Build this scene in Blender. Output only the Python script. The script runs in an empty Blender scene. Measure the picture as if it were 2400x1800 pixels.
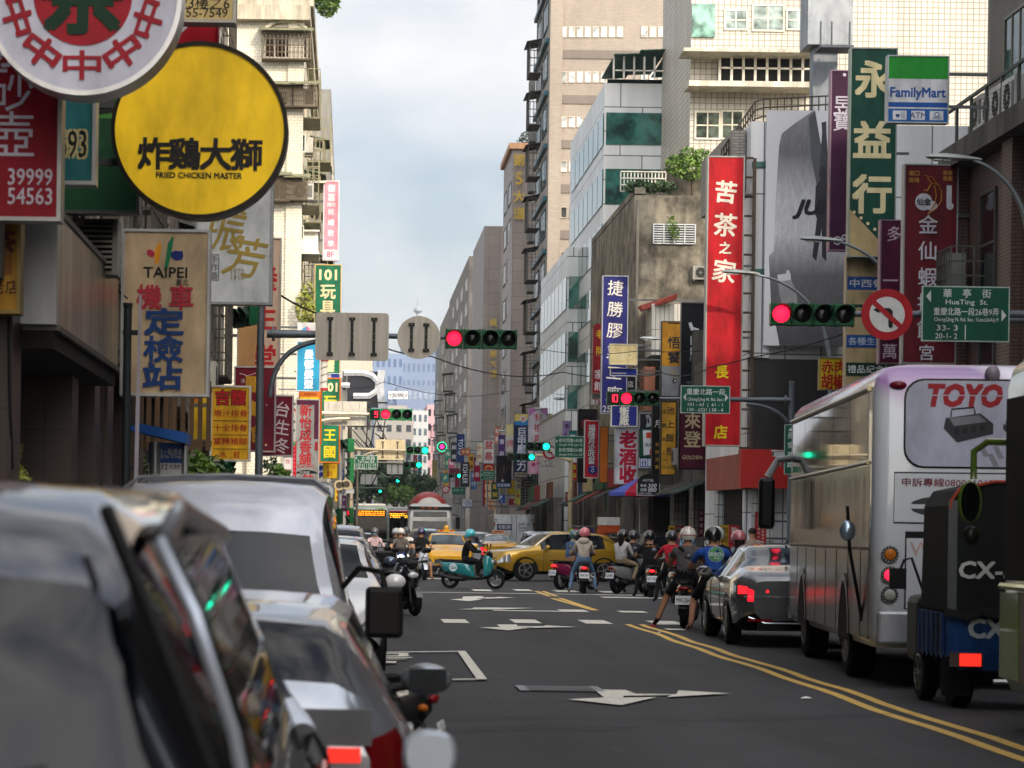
import bpy, math, random
from mathutils import Vector, Matrix
random.seed(11)
SC = bpy.context.scene; COL = SC.collection; R = math.radians; PI = math.pi
# ---------------------------------------------------------------- camera, sky, sun, exposure
F, X0, Y0, K, HC = 6000.0, 820.0, 1243.0, .014, 1.55      # focal length in px of a 2400 px wide frame, vanishing point, roll, eye height
cam = bpy.data.cameras.new('camera'); co = bpy.data.objects.new('camera', cam); COL.objects.link(co)
cam.sensor_width = 36; cam.lens = F/2400*36; cam.shift_x = (1200-X0)/2400; cam.shift_y = (Y0-900)/2400
co.location = (0, 0, HC); co.rotation_euler = (R(90), -math.atan(K), 0)
cam.clip_start = .1; cam.clip_end = 20000
cam.dof.use_dof = True; cam.dof.focus_distance = 62; cam.dof.aperture_fstop = 5.0
SC.camera = co
SUN_EL, SUN_AZ = 31.0, 28.0                               # sun behind the camera, to its right
sd = Vector((math.sin(R(SUN_AZ))*math.cos(R(SUN_EL)), -math.cos(R(SUN_AZ))*math.cos(R(SUN_EL)), math.sin(R(SUN_EL))))
w = bpy.data.worlds.new('World'); SC.world = w; w.use_nodes = True
nt = w.node_tree; bg = nt.nodes['Background']
sky = nt.nodes.new('ShaderNodeTexSky'); sky.sky_type = 'NISHITA'; sky.sun_disc = False
sky.sun_elevation = R(SUN_EL); sky.sun_rotation = math.atan2(sd.x, sd.y); sky.dust_density = 3.0; sky.air_density = 1.0
tc = nt.nodes.new('ShaderNodeTexCoord'); mp = nt.nodes.new('ShaderNodeMapping'); mp.inputs['Scale'].default_value = (1, 1, 2.0)
nt.links.new(tc.outputs['Generated'], mp.inputs['Vector'])
nz = nt.nodes.new('ShaderNodeTexNoise'); nz.inputs['Scale'].default_value = 6.0; nz.inputs['Detail'].default_value = 5; nz.inputs['Roughness'].default_value = .5
nt.links.new(mp.outputs['Vector'], nz.inputs['Vector'])
cr = nt.nodes.new('ShaderNodeValToRGB'); cr.color_ramp.elements[0].position = .36; cr.color_ramp.elements[1].position = .64
cr.color_ramp.elements[0].color = (.12,)*3+(1,); cr.color_ramp.elements[1].color = (1.0,)*3+(1,)
nt.links.new(nz.outputs['Fac'], cr.inputs['Fac'])
mx = nt.nodes.new('ShaderNodeMix'); mx.data_type = 'RGBA'
nt.links.new(cr.outputs['Color'], mx.inputs['Factor']); nt.links.new(sky.outputs['Color'], mx.inputs['A'])
mx.inputs['B'].default_value = (7.9, 7.75, 7.6, 1)
vd = nt.nodes.new('ShaderNodeVectorMath'); vd.operation = 'DOT_PRODUCT'; nt.links.new(tc.outputs['Generated'], vd.inputs[0]); vd.inputs[1].default_value = sd   # clouds are brighter toward the sun
mr0 = nt.nodes.new('ShaderNodeMapRange'); mr0.interpolation_type = 'SMOOTHSTEP'; nt.links.new(vd.outputs['Value'], mr0.inputs['Value'])
mr0.inputs['From Min'].default_value = .0; mr0.inputs['From Max'].default_value = 1.0; mr0.inputs['To Min'].default_value = 1.0; mr0.inputs['To Max'].default_value = 3.8
vs_ = nt.nodes.new('ShaderNodeVectorMath'); vs_.operation = 'SCALE'; nt.links.new(mx.outputs['Result'], vs_.inputs[0]); nt.links.new(mr0.outputs[0], vs_.inputs['Scale'])
nt.links.new(vs_.outputs[0], bg.inputs['Color']); bg.inputs['Strength'].default_value = .105
sun = bpy.data.lights.new('sun', 'SUN'); so = bpy.data.objects.new('sun', sun); COL.objects.link(so)
sun.energy = 2.4; sun.angle = R(.6); sun.color = (1, .87, .70); so.rotation_euler = sd.to_track_quat('Z', 'Y').to_euler()
SC.view_settings.view_transform = 'Standard'; SC.view_settings.look = 'None'; SC.view_settings.exposure = .4; SC.view_settings.gamma = 1
SC.cycles.max_bounces = 6; SC.cycles.diffuse_bounces = 3; SC.cycles.glossy_bounces = 3; SC.cycles.volume_bounces = 0
SC.cycles.use_denoising = True; SC.cycles.caustics_reflective = False; SC.cycles.caustics_refractive = False

# ---------------------------------------------------------------- helpers
def at(px, py, Y):                                        # the point at distance Y seen at pixel (px, py) of the 2400 x 1800 photograph
    dx, dy = px-X0, py-Y0
    return Vector(((dx+K*dy)/F*Y, Y, HC-(dy-K*dx)/F*Y))
def lin(h):
    h = h.lstrip('#'); o = []
    for i in (0, 2, 4):
        c = int(h[i:i+2], 16)/255; o.append(c/12.92 if c <= .04045 else ((c+.055)/1.055)**2.4)
    return tuple(o)+(1,)
MATS = {}
def newmat(key):
    m = bpy.data.materials.new(key); m.use_nodes = True; MATS[key] = m
    return m, m.node_tree, m.node_tree.nodes['Principled BSDF']
def N(t, kind, **kw):
    n = t.nodes.new(kind)
    for k, v in kw.items():
        if k in n.inputs: n.inputs[k].default_value = v
        else: setattr(n, k, v)
    return n
def wpos(t, sx=1, sy=1, sz=1, flat=False):                # world position as texture vector; flat: (x+y, z)
    g = N(t, 'ShaderNodeNewGeometry')
    if flat:
        s = N(t, 'ShaderNodeSeparateXYZ'); t.links.new(g.outputs['Position'], s.inputs[0])
        a = N(t, 'ShaderNodeMath'); t.links.new(s.outputs['X'], a.inputs[0]); t.links.new(s.outputs['Y'], a.inputs[1])
        c = N(t, 'ShaderNodeCombineXYZ'); t.links.new(a.outputs[0], c.inputs['X']); t.links.new(s.outputs['Z'], c.inputs['Y'])
        return c.outputs[0]
    mpn = N(t, 'ShaderNodeMapping'); mpn.inputs['Scale'].default_value = (sx, sy, sz); t.links.new(g.outputs['Position'], mpn.inputs['Vector'])
    return mpn.outputs[0]
def mul(t, a, b, fac=1.0):
    m = N(t, 'ShaderNodeMix', data_type='RGBA', blend_type='MULTIPLY'); m.inputs['Factor'].default_value = fac
    t.links.new(a, m.inputs['A']); t.links.new(b, m.inputs['B']); return m.outputs['Result']
def ramp(t, fac, p0, c0, p1, c1):
    r = N(t, 'ShaderNodeValToRGB'); e = r.color_ramp.elements
    e[0].position, e[1].position = p0, p1; e[0].color = (c0,)*3+(1,) if not isinstance(c0, tuple) else c0; e[1].color = (c1,)*3+(1,) if not isinstance(c1, tuple) else c1
    t.links.new(fac, r.inputs['Fac']); return r.outputs['Color']
def P(h, rough=.5, metal=0.0, dirt=.16, coat=0.0, spec=.17):  # a plain painted surface with faint grime
    key = f'{h}_{rough}_{metal}_{dirt}_{coat}'
    if key in MATS: return MATS[key]
    m, t, b = newmat(key); rgb = N(t, 'ShaderNodeRGB'); rgb.outputs[0].default_value = lin(h)
    n = N(t, 'ShaderNodeTexNoise', Scale=2.3, Detail=6.0, Roughness=.65); t.links.new(wpos(t, 1, 1, .45), n.inputs['Vector'])
    c = mul(t, rgb.outputs[0], ramp(t, n.outputs['Fac'], .32, 1-dirt*2.2, .6, 1.0))
    t.links.new(c, b.inputs['Base Color']); b.inputs['Roughness'].default_value = rough; b.inputs['Metallic'].default_value = metal
    b.inputs['Coat Weight'].default_value = coat; b.inputs['Coat Roughness'].default_value = .04; b.inputs['Specular IOR Level'].default_value = spec
    return m
def GL(h, rough=.04, spec=.3, wave=.0):                   # window glass: dark body, sharp reflections
    key = f'glass{h}{rough}{wave}'
    if key in MATS: return MATS[key]
    m, t, b = newmat(key); b.inputs['Roughness'].default_value = rough; b.inputs['Specular IOR Level'].default_value = spec
    rgb = N(t, 'ShaderNodeRGB'); rgb.outputs[0].default_value = lin(h)
    n = N(t, 'ShaderNodeTexNoise', Scale=1.6, Detail=4.0); t.links.new(wpos(t), n.inputs['Vector'])
    t.links.new(mul(t, rgb.outputs[0], ramp(t, n.outputs['Fac'], .36, .25, .62, 1.25)), b.inputs['Base Color'])
    if wave:
        bp = N(t, 'ShaderNodeBump', Strength=wave); n2 = N(t, 'ShaderNodeTexNoise', Scale=.8, Detail=1.0); t.links.new(wpos(t), n2.inputs['Vector'])
        t.links.new(n2.outputs['Fac'], bp.inputs['Height']); t.links.new(bp.outputs[0], b.inputs['Normal'])
    return m
def EM(h, s=3.0, dots=0.0):                               # a lit lamp; dots: the grid of its LEDs (metres)
    key = f'lamp{h}{s}{dots}'
    if key in MATS: return MATS[key]
    m, t, b = newmat(key); b.inputs['Base Color'].default_value = tuple(x*.15 for x in lin(h)[:3])+(1,)
    b.inputs['Emission Color'].default_value = lin(h)
    if dots:
        v = N(t, 'ShaderNodeTexVoronoi', Scale=1/dots, Randomness=0.0); v.inputs['Randomness'].default_value = .15
        t.links.new(wpos(t, 1, .0, 1), v.inputs['Vector'])
        r = ramp(t, v.outputs['Distance'], .25, s*1.9, .55, s*.35)
        t.links.new(r, b.inputs['Emission Strength'])
    else: b.inputs['Emission Strength'].default_value = s
    return m
def TILE(key, h, mortar, bw, bh, stain=.35, rough=.55, gap=.012, grime='#5a5248'):
    if key in MATS: return MATS[key]
    m, t, b = newmat(key); uv = wpos(t, flat=True)
    br = N(t, 'ShaderNodeTexBrick', Scale=1.0); br.offset = 0.5 if bw > bh*1.5 else 0
    br.inputs['Brick Width'].default_value = bw; br.inputs['Row Height'].default_value = bh; br.inputs['Mortar Size'].default_value = gap
    c = lin(h); br.inputs['Color1'].default_value = c; br.inputs['Color2'].default_value = tuple(x*.86 for x in c[:3])+(1,); br.inputs['Mortar'].default_value = lin(mortar)
    t.links.new(uv, br.inputs['Vector'])
    n = N(t, 'ShaderNodeTexNoise', Scale=1.0, Detail=7.0, Roughness=.6); t.links.new(wpos(t, 1.1, 1.1, .12), n.inputs['Vector'])
    n2 = N(t, 'ShaderNodeTexNoise', Scale=.35, Detail=4.0); t.links.new(wpos(t), n2.inputs['Vector'])
    g = lin(grime); k = tuple(.25+.75*x for x in g[:3])+(1,)
    s1 = ramp(t, n.outputs['Fac'], .34, tuple(1-stain*1.2*(1-x) for x in k[:3])+(1,), .58, 1.0)
    s2 = ramp(t, n2.outputs['Fac'], .35, 1-stain*.5, .65, 1.0)
    t.links.new(mul(t, mul(t, br.outputs['Color'], s1), s2), b.inputs['Base Color']); b.inputs['Roughness'].default_value = rough
    return m
def CONC(key, h, h2, stain=.5, rough=.85, sc=1.0, zs=1.0):        # weathered render: blotches, runs of water
    if key in MATS: return MATS[key]
    m, t, b = newmat(key)
    n = N(t, 'ShaderNodeTexNoise', Scale=1.1*sc, Detail=9.0, Roughness=.68); t.links.new(wpos(t, 1, 1, .3*zs), n.inputs['Vector'])
    base = ramp(t, n.outputs['Fac'], .38, lin(h2), .62, lin(h))
    n2 = N(t, 'ShaderNodeTexNoise', Scale=2.6*sc, Detail=6.0, Roughness=.7); t.links.new(wpos(t, 1.2, 1.2, .1*zs), n2.inputs['Vector'])
    t.links.new(mul(t, base, ramp(t, n2.outputs['Fac'], .36, 1-stain, .6, 1.0)), b.inputs['Base Color']); b.inputs['Roughness'].default_value = rough
    return m

GLY = {}
def glyphs(s, bold=0.0):                                   # flat lettering as (verts, faces)
    key = (s, bold)
    if key not in GLY:
        cu = bpy.data.curves.new('t', 'FONT'); cu.body = s; cu.resolution_u = 2; cu.align_x = 'CENTER'; cu.offset = bold
        o = bpy.data.objects.new('t', cu); COL.objects.link(o)
        dg = bpy.context.evaluated_depsgraph_get(); me = bpy.data.meshes.new_from_object(o.evaluated_get(dg))
        GLY[key] = ([(v.co.x, v.co.y) for v in me.vertices], [tuple(p.vertices) for p in me.polygons])
        bpy.data.objects.remove(o); bpy.data.curves.remove(cu); bpy.data.meshes.remove(me)
    return GLY[key]

def tag(o, label=None, cat=None, group=None, kind=None):
    for k, v in (('label', label), ('category', cat), ('group', group), ('kind', kind)):
        if v: o[k] = v
    return o
def empty(name, loc=(0, 0, 0), rz=0, label=None, cat=None, group=None):
    o = bpy.data.objects.new(name, None); COL.objects.link(o); o.location = loc; o.rotation_euler.z = rz; o.empty_display_size = .2
    return tag(o, label, cat, group)
class MB:                                                  # collects shapes, then links them as ONE mesh object
    def __init__(s, mat=None): s.v = []; s.f = []; s.mi = []; s.mats = []; s.cur = 0; s.M = None; s.smooth = []; s.sm = False; s.mat(mat)
    def mat(s, m):
        if m is not None:
            if m not in s.mats: s.mats.append(m)
            s.cur = s.mats.index(m)
        return s
    def add(s, vs, fs):
        b = len(s.v)
        for p in vs: s.v.append(tuple(s.M @ Vector(p)) if s.M else tuple(p))
        for f in fs: s.f.append(tuple(b+i for i in f)); s.mi.append(s.cur); s.smooth.append(s.sm)
        return s
    def box(s, x0, x1, y0, y1, z0, z1):
        return s.add([(x, y, z) for z in (z0, z1) for y in (y0, y1) for x in (x0, x1)], [(0, 2, 3, 1), (4, 5, 7, 6), (0, 1, 5, 4), (1, 3, 7, 5), (3, 2, 6, 7), (2, 0, 4, 6)])
    def poly(s, pts): return s.add(pts, [tuple(range(len(pts)))])
    def prism(s, pts, d):                                  # polygon of 3-D points swept by the vector d
        n = len(pts); d = Vector(d); q = [Vector(p) for p in pts]
        return s.add(q+[p+d for p in q], [tuple(range(n))[::-1], tuple(range(n, 2*n))]+[(i, (i+1) % n, n+(i+1) % n, n+i) for i in range(n)])
    def rings(s, rr, cap=True, closed=True):
        n = len(rr[0]); vs = [p for r in rr for p in r]; fs = []
        for i in range(len(rr)-1):
            for j in range(n if closed else n-1):
                k = (j+1) % n; fs.append((i*n+j, i*n+k, (i+1)*n+k, (i+1)*n+j))
        if cap: fs += [tuple(range(n))[::-1], tuple(range((len(rr)-1)*n, len(rr)*n))]
        return s.add(vs, fs)
    def tube(s, pts, r, n=8, cap=True):
        pts = [Vector(p) for p in pts]; rs = r if isinstance(r, (list, tuple)) else [r]*len(pts); rr = []; up = None; o = s.sm; s.sm = True
        for i, p in enumerate(pts):
            d = (pts[min(i+1, len(pts)-1)]-pts[max(i-1, 0)]).normalized()
            if up is None: up = Vector((0, 0, 1)) if abs(d.z) < .9 else Vector((1, 0, 0))
            a = d.cross(up).normalized(); up = a.cross(d).normalized()
            rr.append([p+(a*math.cos(2*PI*k/n)+up*math.sin(2*PI*k/n))*rs[i] for k in range(n)])
        s.rings(rr, cap); s.sm = o; return s
    def lathe(s, prof, c=(0, 0, 0), axis='z', n=16, cap=True):   # prof: (radius, along)
        o = s.sm; s.sm = True; rr = []
        for r, h in prof:
            ring = []
            for k in range(n):
                a, b = r*math.cos(2*PI*k/n), r*math.sin(2*PI*k/n)
                q = {'z': (a, b, h), 'y': (a, h, b), 'x': (h, a, b)}[axis]
                ring.append((q[0]+c[0], q[1]+c[1], q[2]+c[2]))
            rr.append(ring)
        s.rings(rr, cap); s.sm = o; return s
    def ball(s, c, rx, ry=None, rz=None, n=12, m=8, z0=-1.0, z1=1.0):
        ry = ry or rx; rz = rz or rx; rr = []; o = s.sm; s.sm = True
        for i in range(m+1):
            h = z0+(z1-z0)*i/m; h = math.sin(math.asin(max(-1, min(1, z0)))+(math.asin(min(1, z1))-math.asin(max(-1, z0)))*i/m); q = max(math.sqrt(max(0, 1-h*h)), .002)
            rr.append([(c[0]+rx*q*math.cos(2*PI*k/n), c[1]+ry*q*math.sin(2*PI*k/n), c[2]+rz*h) for k in range(n)])
        s.rings(rr); s.sm = o; return s
    def disc(s, c, r, n=28, a0=0, a1=2*PI):                # a disc facing -Y
        full = abs(a1-a0-2*PI) < 1e-6; k = n if full else n+1
        return s.poly([(c[0]+r*math.cos(a0+(a1-a0)*i/n), c[1], c[2]+r*math.sin(a0+(a1-a0)*i/n)) for i in range(k)])
    def ring(s, c, r0, r1, n=28, a0=0, a1=2*PI):
        vs = []; 
        for i in range(n+1):
            a = a0+(a1-a0)*i/n
            vs += [(c[0]+r0*math.cos(a), c[1], c[2]+r0*math.sin(a)), (c[0]+r1*math.cos(a), c[1], c[2]+r1*math.sin(a))]
        return s.add(vs, [(2*i, 2*i+1, 2*i+3, 2*i+2) for i in range(n)])
    def text(s, t, c, h, w=None, bold=.012, rot=0, shear=0, sx=1.0, maxw=None):      # lettering in the XZ plane facing -Y, centred on c
        if bold:                                           # heavier strokes: the glyph laid down again a hair apart
            k = h/.93 if any(ord(q) > 0x2e00 for q in t) else h/.70; e = bold*k*.8
            for i, (a, b) in enumerate(((-1, -1), (1, 1), (-1, 1), (1, -1), (0, 0))[:2 if bold < .016 else 4 if bold < .03 else 5]):
                s.text(t, (c[0]+a*e, c[1]-.00012*i, c[2]+b*e), h, w, 0, rot, shear, sx, maxw)
            return s
        cjk = any(ord(q) > 0x2e00 for q in t); vs, fs = glyphs(t, bold)
        if not vs: return s
        k = h/.93 if cjk else h/.70; cy = .38 if cjk else .345
        xs = [v[0] for v in vs]; wid = (max(xs)-min(xs))*k; mid = (max(xs)+min(xs))/2 if len(t) > 1 else 0
        q = sx
        if w: q = w/wid
        elif maxw and wid > maxw: q = maxw/wid
        ca, sa = math.cos(rot), math.sin(rot); out = []
        for x, y in vs:
            a, b = (x-mid)*k*q+shear*(y-cy)*k, (y-cy)*k
            out.append((c[0]+a*ca-b*sa, c[1], c[2]+a*sa+b*ca))
        return s.add(out, fs)
    def build(s, name, parent=None, loc=(0, 0, 0), rz=0, bevel=0, angle=40, label=None, cat=None, group=None, kind=None, smooth=False):
        me = bpy.data.meshes.new(name); me.from_pydata(s.v, [], s.f)
        for m in s.mats: me.materials.append(m)
        me.polygons.foreach_set('material_index', s.mi); me.polygons.foreach_set('use_smooth', [True if smooth else q for q in s.smooth])
        me.update()
        if smooth or any(s.smooth): me.set_sharp_from_angle(angle=R(angle))
        o = bpy.data.objects.new(name, me); COL.objects.link(o); o.location = loc; o.rotation_euler.z = rz
        if parent: o.parent = parent
        if bevel:
            b = o.modifiers.new('bevel', 'BEVEL'); b.width = bevel; b.segments = 2; b.limit_method = 'ANGLE'; b.angle_limit = R(35)
        return tag(o, label, cat, group, kind)
def copy_tree(o, parent=None):
    c = o.copy(); COL.objects.link(c)
    if parent: c.parent = parent
    for ch in o.children: copy_tree(ch, c)
    return c
def CLOTH(h):                                             # fabric with bump creases, their shade also darkened into the colour
    key = 'cloth'+h
    if key in MATS: return MATS[key]
    m, t, b = newmat(key); rgb = N(t, 'ShaderNodeRGB'); rgb.outputs[0].default_value = lin(h)
    n = N(t, 'ShaderNodeTexNoise', Scale=7.0, Detail=3.0, Roughness=.55, Distortion=1.2); t.links.new(wpos(t, 1, 1, .55), n.inputs['Vector'])
    t.links.new(mul(t, rgb.outputs[0], ramp(t, n.outputs['Fac'], .35, .72, .6, 1.0)), b.inputs['Base Color']); b.inputs['Roughness'].default_value = .85; b.inputs['Specular IOR Level'].default_value = .2
    bp = N(t, 'ShaderNodeBump', Strength=.9, Distance=.06); t.links.new(n.outputs['Fac'], bp.inputs['Height']); t.links.new(bp.outputs[0], b.inputs['Normal'])
    return m
BLK = '#0b0b0c'; STEEL = '#6f7378'; DARKSTEEL = '#3c4247'
# ---------------------------------------------------------------- ground, road and its markings
def asphalt():
    m, t, b = newmat('asphalt')
    n = N(t, 'ShaderNodeTexNoise', Scale=60.0, Detail=4.0, Roughness=.7); t.links.new(wpos(t), n.inputs['Vector'])
    n2 = N(t, 'ShaderNodeTexNoise', Scale=.55, Detail=6.0, Roughness=.6); t.links.new(wpos(t, 1.4, .16, 1), n2.inputs['Vector'])
    n3 = N(t, 'ShaderNodeTexNoise', Scale=.8, Detail=5.0, Roughness=.7); t.links.new(wpos(t, 1, .5, 1), n3.inputs['Vector'])
    c = mul(t, ramp(t, n.outputs['Fac'], .3, lin('#202124'), .75, lin('#3e3e41')), ramp(t, n2.outputs['Fac'], .33, .52, .67, 1.2))
    n4 = N(t, 'ShaderNodeTexNoise', Scale=1.6, Detail=8.0, Roughness=.75); t.links.new(wpos(t, 3.0, .25, 1), n4.inputs['Vector'])
    sc = N(t, 'ShaderNodeMix', data_type='RGBA'); t.links.new(ramp(t, n4.outputs['Fac'], .62, 0.0, .8, .5), sc.inputs['Factor'])
    t.links.new(mul(t, c, ramp(t, n3.outputs['Fac'], .38, .78, .6, 1.0)), sc.inputs['A']); sc.inputs['B'].default_value = lin('#7c7c7e')
    t.links.new(sc.outputs['Result'], b.inputs['Base Color']); b.inputs['Roughness'].default_value = .8; b.inputs['Specular IOR Level'].default_value = .35
    bp = N(t, 'ShaderNodeBump', Strength=.25, Distance=.01); t.links.new(n.outputs['Fac'], bp.inputs['Height']); t.links.new(bp.outputs[0], b.inputs['Normal'])
    return m
def roadpaint(key, h, wear=.5):
    m, t, b = newmat(key)
    n = N(t, 'ShaderNodeTexNoise', Scale=9.0, Detail=8.0, Roughness=.75); t.links.new(wpos(t, 1.2, .6, 1), n.inputs['Vector'])
    c = ramp(t, n.outputs['Fac'], .30, tuple(x*(1-wear) for x in lin(h)[:3])+(1,), .52, lin(h))
    t.links.new(c, b.inputs['Base Color']); b.inputs['Roughness'].default_value = .7
    return m
ASPH = asphalt(); WHT = roadpaint('white road paint', '#c3c0b4', .45); YEL = roadpaint('yellow road paint', '#c9a24a', .35)
g = MB(CONC('paving', '#77746e', '#5c5a56', .2)); g.box(-1500, 1500, -200, 9000, -.5, -.02); g.build('ground', kind='structure')
g = MB(ASPH); g.box(-2.1, 11.6, -60, 900, -.4, 0); g.build('road', kind='structure')
g = MB(ASPH); g.box(-150, 150, 55, 76, -.3, -.004); g.build('cross_street', kind='structure')
PAVE = TILE('pavement slabs', '#7d7a74', '#55524d', .4, .4, .3)
for nm, x0, x1, y0, y1 in (('pavement', -9, -2.1, -40, 54.5), ('pavement', 11.6, 22, -40, 54), ('pavement', -9, -2.1, 84, 900), ('pavement', 11.6, 22, 77, 900)):
    g = MB(PAVE); g.box(x0, x1, y0, y1, -.2, .13); g.build(nm, kind='structure')
for x0, x1, y0, y1 in ((-2.1, -1.95, -40, 54.5), (11.45, 11.6, -40, 54), (-2.1, -1.95, 84, 900), (11.45, 11.6, 77, 900)):
    g = MB(P('#8a8780', .8)); g.box(x0, x1, y0, y1, -.1, .15); g.build('kerb', kind='structure')
def ground(px, py, z=0):                                  # where the ray through a pixel meets the road
    dx, dy = px-X0, py-Y0; Y = F*(HC-z)/(dy-K*dx); return at(px, py, Y)
ZM = [.004]
def mark(name, polys, mt):
    g = MB(mt)
    for p in polys: g.poly([(x, y, ZM[0]) for x, y in p])
    ZM[0] += .0006; return g.build(name, kind='structure')
def band(pts, wdt): # a painted line of width wdt along points
    L = []; Rr = []
    for i, p in enumerate(pts):
        a, b = Vector(pts[max(i-1, 0)]), Vector(pts[min(i+1, len(pts)-1)]); d = (b-a).normalized(); n = Vector((-d.y, d.x))*wdt/2
        L.append((p[0]+n.x, p[1]+n.y)); Rr.append((p[0]-n.x, p[1]-n.y))
    return [[L[i], L[i+1], Rr[i+1], Rr[i]] for i in range(len(pts)-1)]
wob = [(4.78+.025*math.sin(y*1.3)+.02*math.sin(y*.5), y) for y in range(10, 45)]
mark('road_marking', band(wob, .11), YEL); mark('road_marking', band([(x+.24+.01*math.sin(y*2), y) for x, y in wob], .11), YEL)
def gp(px, py): p = ground(px, py); return (p.x, p.y)
for a, b in (((1295, 1403), (1394, 1431)), ((1311, 1402), (1398, 1431)), ((1256, 1386), (1288, 1398)), ((1272, 1386), (1304, 1398))):
    mark('road_marking', band([gp(*a), gp(*b)], .12), YEL)
for (x0, x1, y) in ((1036, 1094, 1456), (1200, 1260, 1456.5), (1363, 1423, 1458), (1525, 1590, 1460), (905, 932, 1455), (1205, 1243, 1383.5), (1300, 1350, 1386), (1408, 1450, 1388), (1108, 1150, 1384)):
    p, q = gp(x0, y), gp(x1, y); hh = .9; mark('road_marking', [[(p[0], p[1]-hh), (q[0], p[1]-hh), (q[0], p[1]+hh), (p[0], p[1]+hh)]], WHT)
for (x0, x1, y, hh) in ((920, 1390, 1388, .18), (1155, 1370, 1432, .25), (1310, 1370, 1431.5, .5), (1450, 1510, 1435, .5), (1410, 1560, 1401, .5), (1390, 1500, 1395, .3), (1560, 1600, 1477, .3), (990, 1120, 1357, .5)):
    p, q = gp(x0, y), gp(x1, y); mark('road_marking', [[(p[0], p[1]-hh), (q[0], p[1]-hh), (q[0], p[1]+hh), (p[0], p[1]+hh)]], WHT)
for A in (((1392, 1620), (1466, 1621), (1490, 1630), (1585, 1631), (1590, 1622), (1712, 1629), (1562, 1638), (1575, 1632.5), (1460, 1635), (1462, 1639), (1538, 1638), (1456, 1657), (1330, 1643), (1416, 1639)),
          ((1164, 1466), (1210, 1466), (1214, 1470), (1275, 1470), (1278, 1468), (1354, 1472), (1240, 1474), (1250, 1471.5), (1197, 1473), (1248, 1473), (1190, 1480), (1123, 1473), (1172, 1472)),
          ((1085, 1400), (1130, 1399), (1133, 1402), (1162, 1402), (1166, 1400.5), (1207, 1403), (1135, 1405), (1142, 1403.5), (1112, 1405), (1132, 1406), (1100, 1411), (1054, 1407), (1084, 1405)),
          ((1110, 1426), (1165, 1426), (1250, 1427), (1170, 1430.5), (1072, 1430.5), (1108, 1428.5))):
    mark('road_marking', [[gp(*p) for p in A]], WHT)
SEAM = P('#141416', .9)
for pts in (((930, 1690), (1300, 1684), (1700, 1690), (2300, 1672)), ((1000, 1716), (1250, 1708), (1500, 1712)), ((1500, 1560), (1900, 1568), (2100, 1590)), ((930, 1500), (1250, 1503), (1480, 1508))):
    mark('road_seam', band([gp(*p) for p in pts], .03), SEAM)
mark('road_scratch', band([gp(930, 1722), gp(1300, 1712), gp(1420, 1714)], .015), P('#4c4c4e', .8))
mark('road_marking', [[gp(1072, 1530), gp(1091, 1530), gp(1141, 1596), gp(1117, 1596)]], WHT)
mark('road_marking', [[gp(905, 1532), gp(1090, 1529.5), gp(1090, 1531), gp(905, 1533.6)]], WHT)
mark('road_marking', [[gp(975, 1598), gp(1141, 1595), gp(1141, 1597), gp(975, 1600)]], WHT)
for q in ((905, 1535, 940, 1537), (936, 1535, 958, 1541), (905, 1541, 960, 1543), (905, 1545, 967, 1547), (905, 1549, 955, 1550.5), (905, 1555, 930, 1559)):
    mark('road_marking', [[gp(q[0], q[1]), gp(q[2], q[1]), gp(q[2]-3, q[3]), gp(q[0]-3, q[3])]], WHT)
a, b = gp(1222, 1616), gp(1391, 1613); gy = a[1]
dr = MB(P('#15161a', .8)); dr.box(a[0], b[0], gy-.36, gy+.36, .004, .012)
dr.mat(P('#7d8286', .5, .2))
for i in range(23):
    x = a[0]+(b[0]-a[0])*i/22; dr.box(x-.007, x+.007, gy-.37, gy+.37, .012, .02)
dr.box(a[0]-.04, a[0]+.05, gy-.4, gy+.4, .0125, .0195); dr.box(b[0]-.05, b[0]+.04, gy-.4, gy+.4, .0125, .0195)
dr.build('drain_grate', label='steel drain grate set in the dark asphalt behind the nearest turn arrow', cat='drain grate')
for k, (px, py, s) in enumerate(((1888, 1639, .06), (1545, 1484, .03))):
    p = ground(px, py); g = MB(P('#d8d8d4', .7)); g.add([(p.x-s, p.y-.05, .012), (p.x+s, p.y-.03, .014), (p.x+s*.8, p.y+.06, .018), (p.x-s*.6, p.y+.05, .01), (p.x, p.y, .03)], [(0, 1, 4), (1, 2, 4), (2, 3, 4), (3, 0, 4), (3, 2, 1, 0)])
    g.build('paper_scrap', label=('white paper scrap lying on the asphalt left of the double yellow line', 'tiny dark-edged paper scrap on the road before the waiting riders')[k], cat='litter')

# ---------------------------------------------------------------- buildings
WINS = {}
def winmesh(w, h, cols=2, rows=1, frame='#b9b4a8', glass='#2b3436', deep=.05, trans=0):
    key = (round(w, 2), round(h, 2), cols, rows, frame, glass)
    if key not in WINS:
        m = MB(P(frame, .5)); fw = min(.07, w*.08)
        m.box(-w/2, w/2, -deep, 0, h/2-fw, h/2); m.box(-w/2, w/2, -deep-.02, 0, -h/2, -h/2+fw)
        m.box(-w/2, -w/2+fw, -deep, 0, -h/2+fw, h/2-fw); m.box(w/2-fw, w/2, -deep, 0, -h/2+fw, h/2-fw)
        for i in range(1, cols): x = -w/2+w*i/cols; m.box(x-fw*.4, x+fw*.4, -deep*.8, 0, -h/2+fw, h/2-fw)
        for i in range(1, rows): z = -h/2+h*i/rows; m.box(-w/2+fw, w/2-fw, -deep*.7, 0, z-fw*.35, z+fw*.35)
        m.mat(GL(glass, .06)); m.poly([(-w/2+fw, -deep*.4, -h/2+fw), (w/2-fw, -deep*.4, -h/2+fw), (w/2-fw, -deep*.4, h/2-fw), (-w/2+fw, -deep*.4, h/2-fw)])
        o = m.build('window'); WINS[key] = o.data; bpy.data.objects.remove(o)
    return WINS[key]
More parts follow.
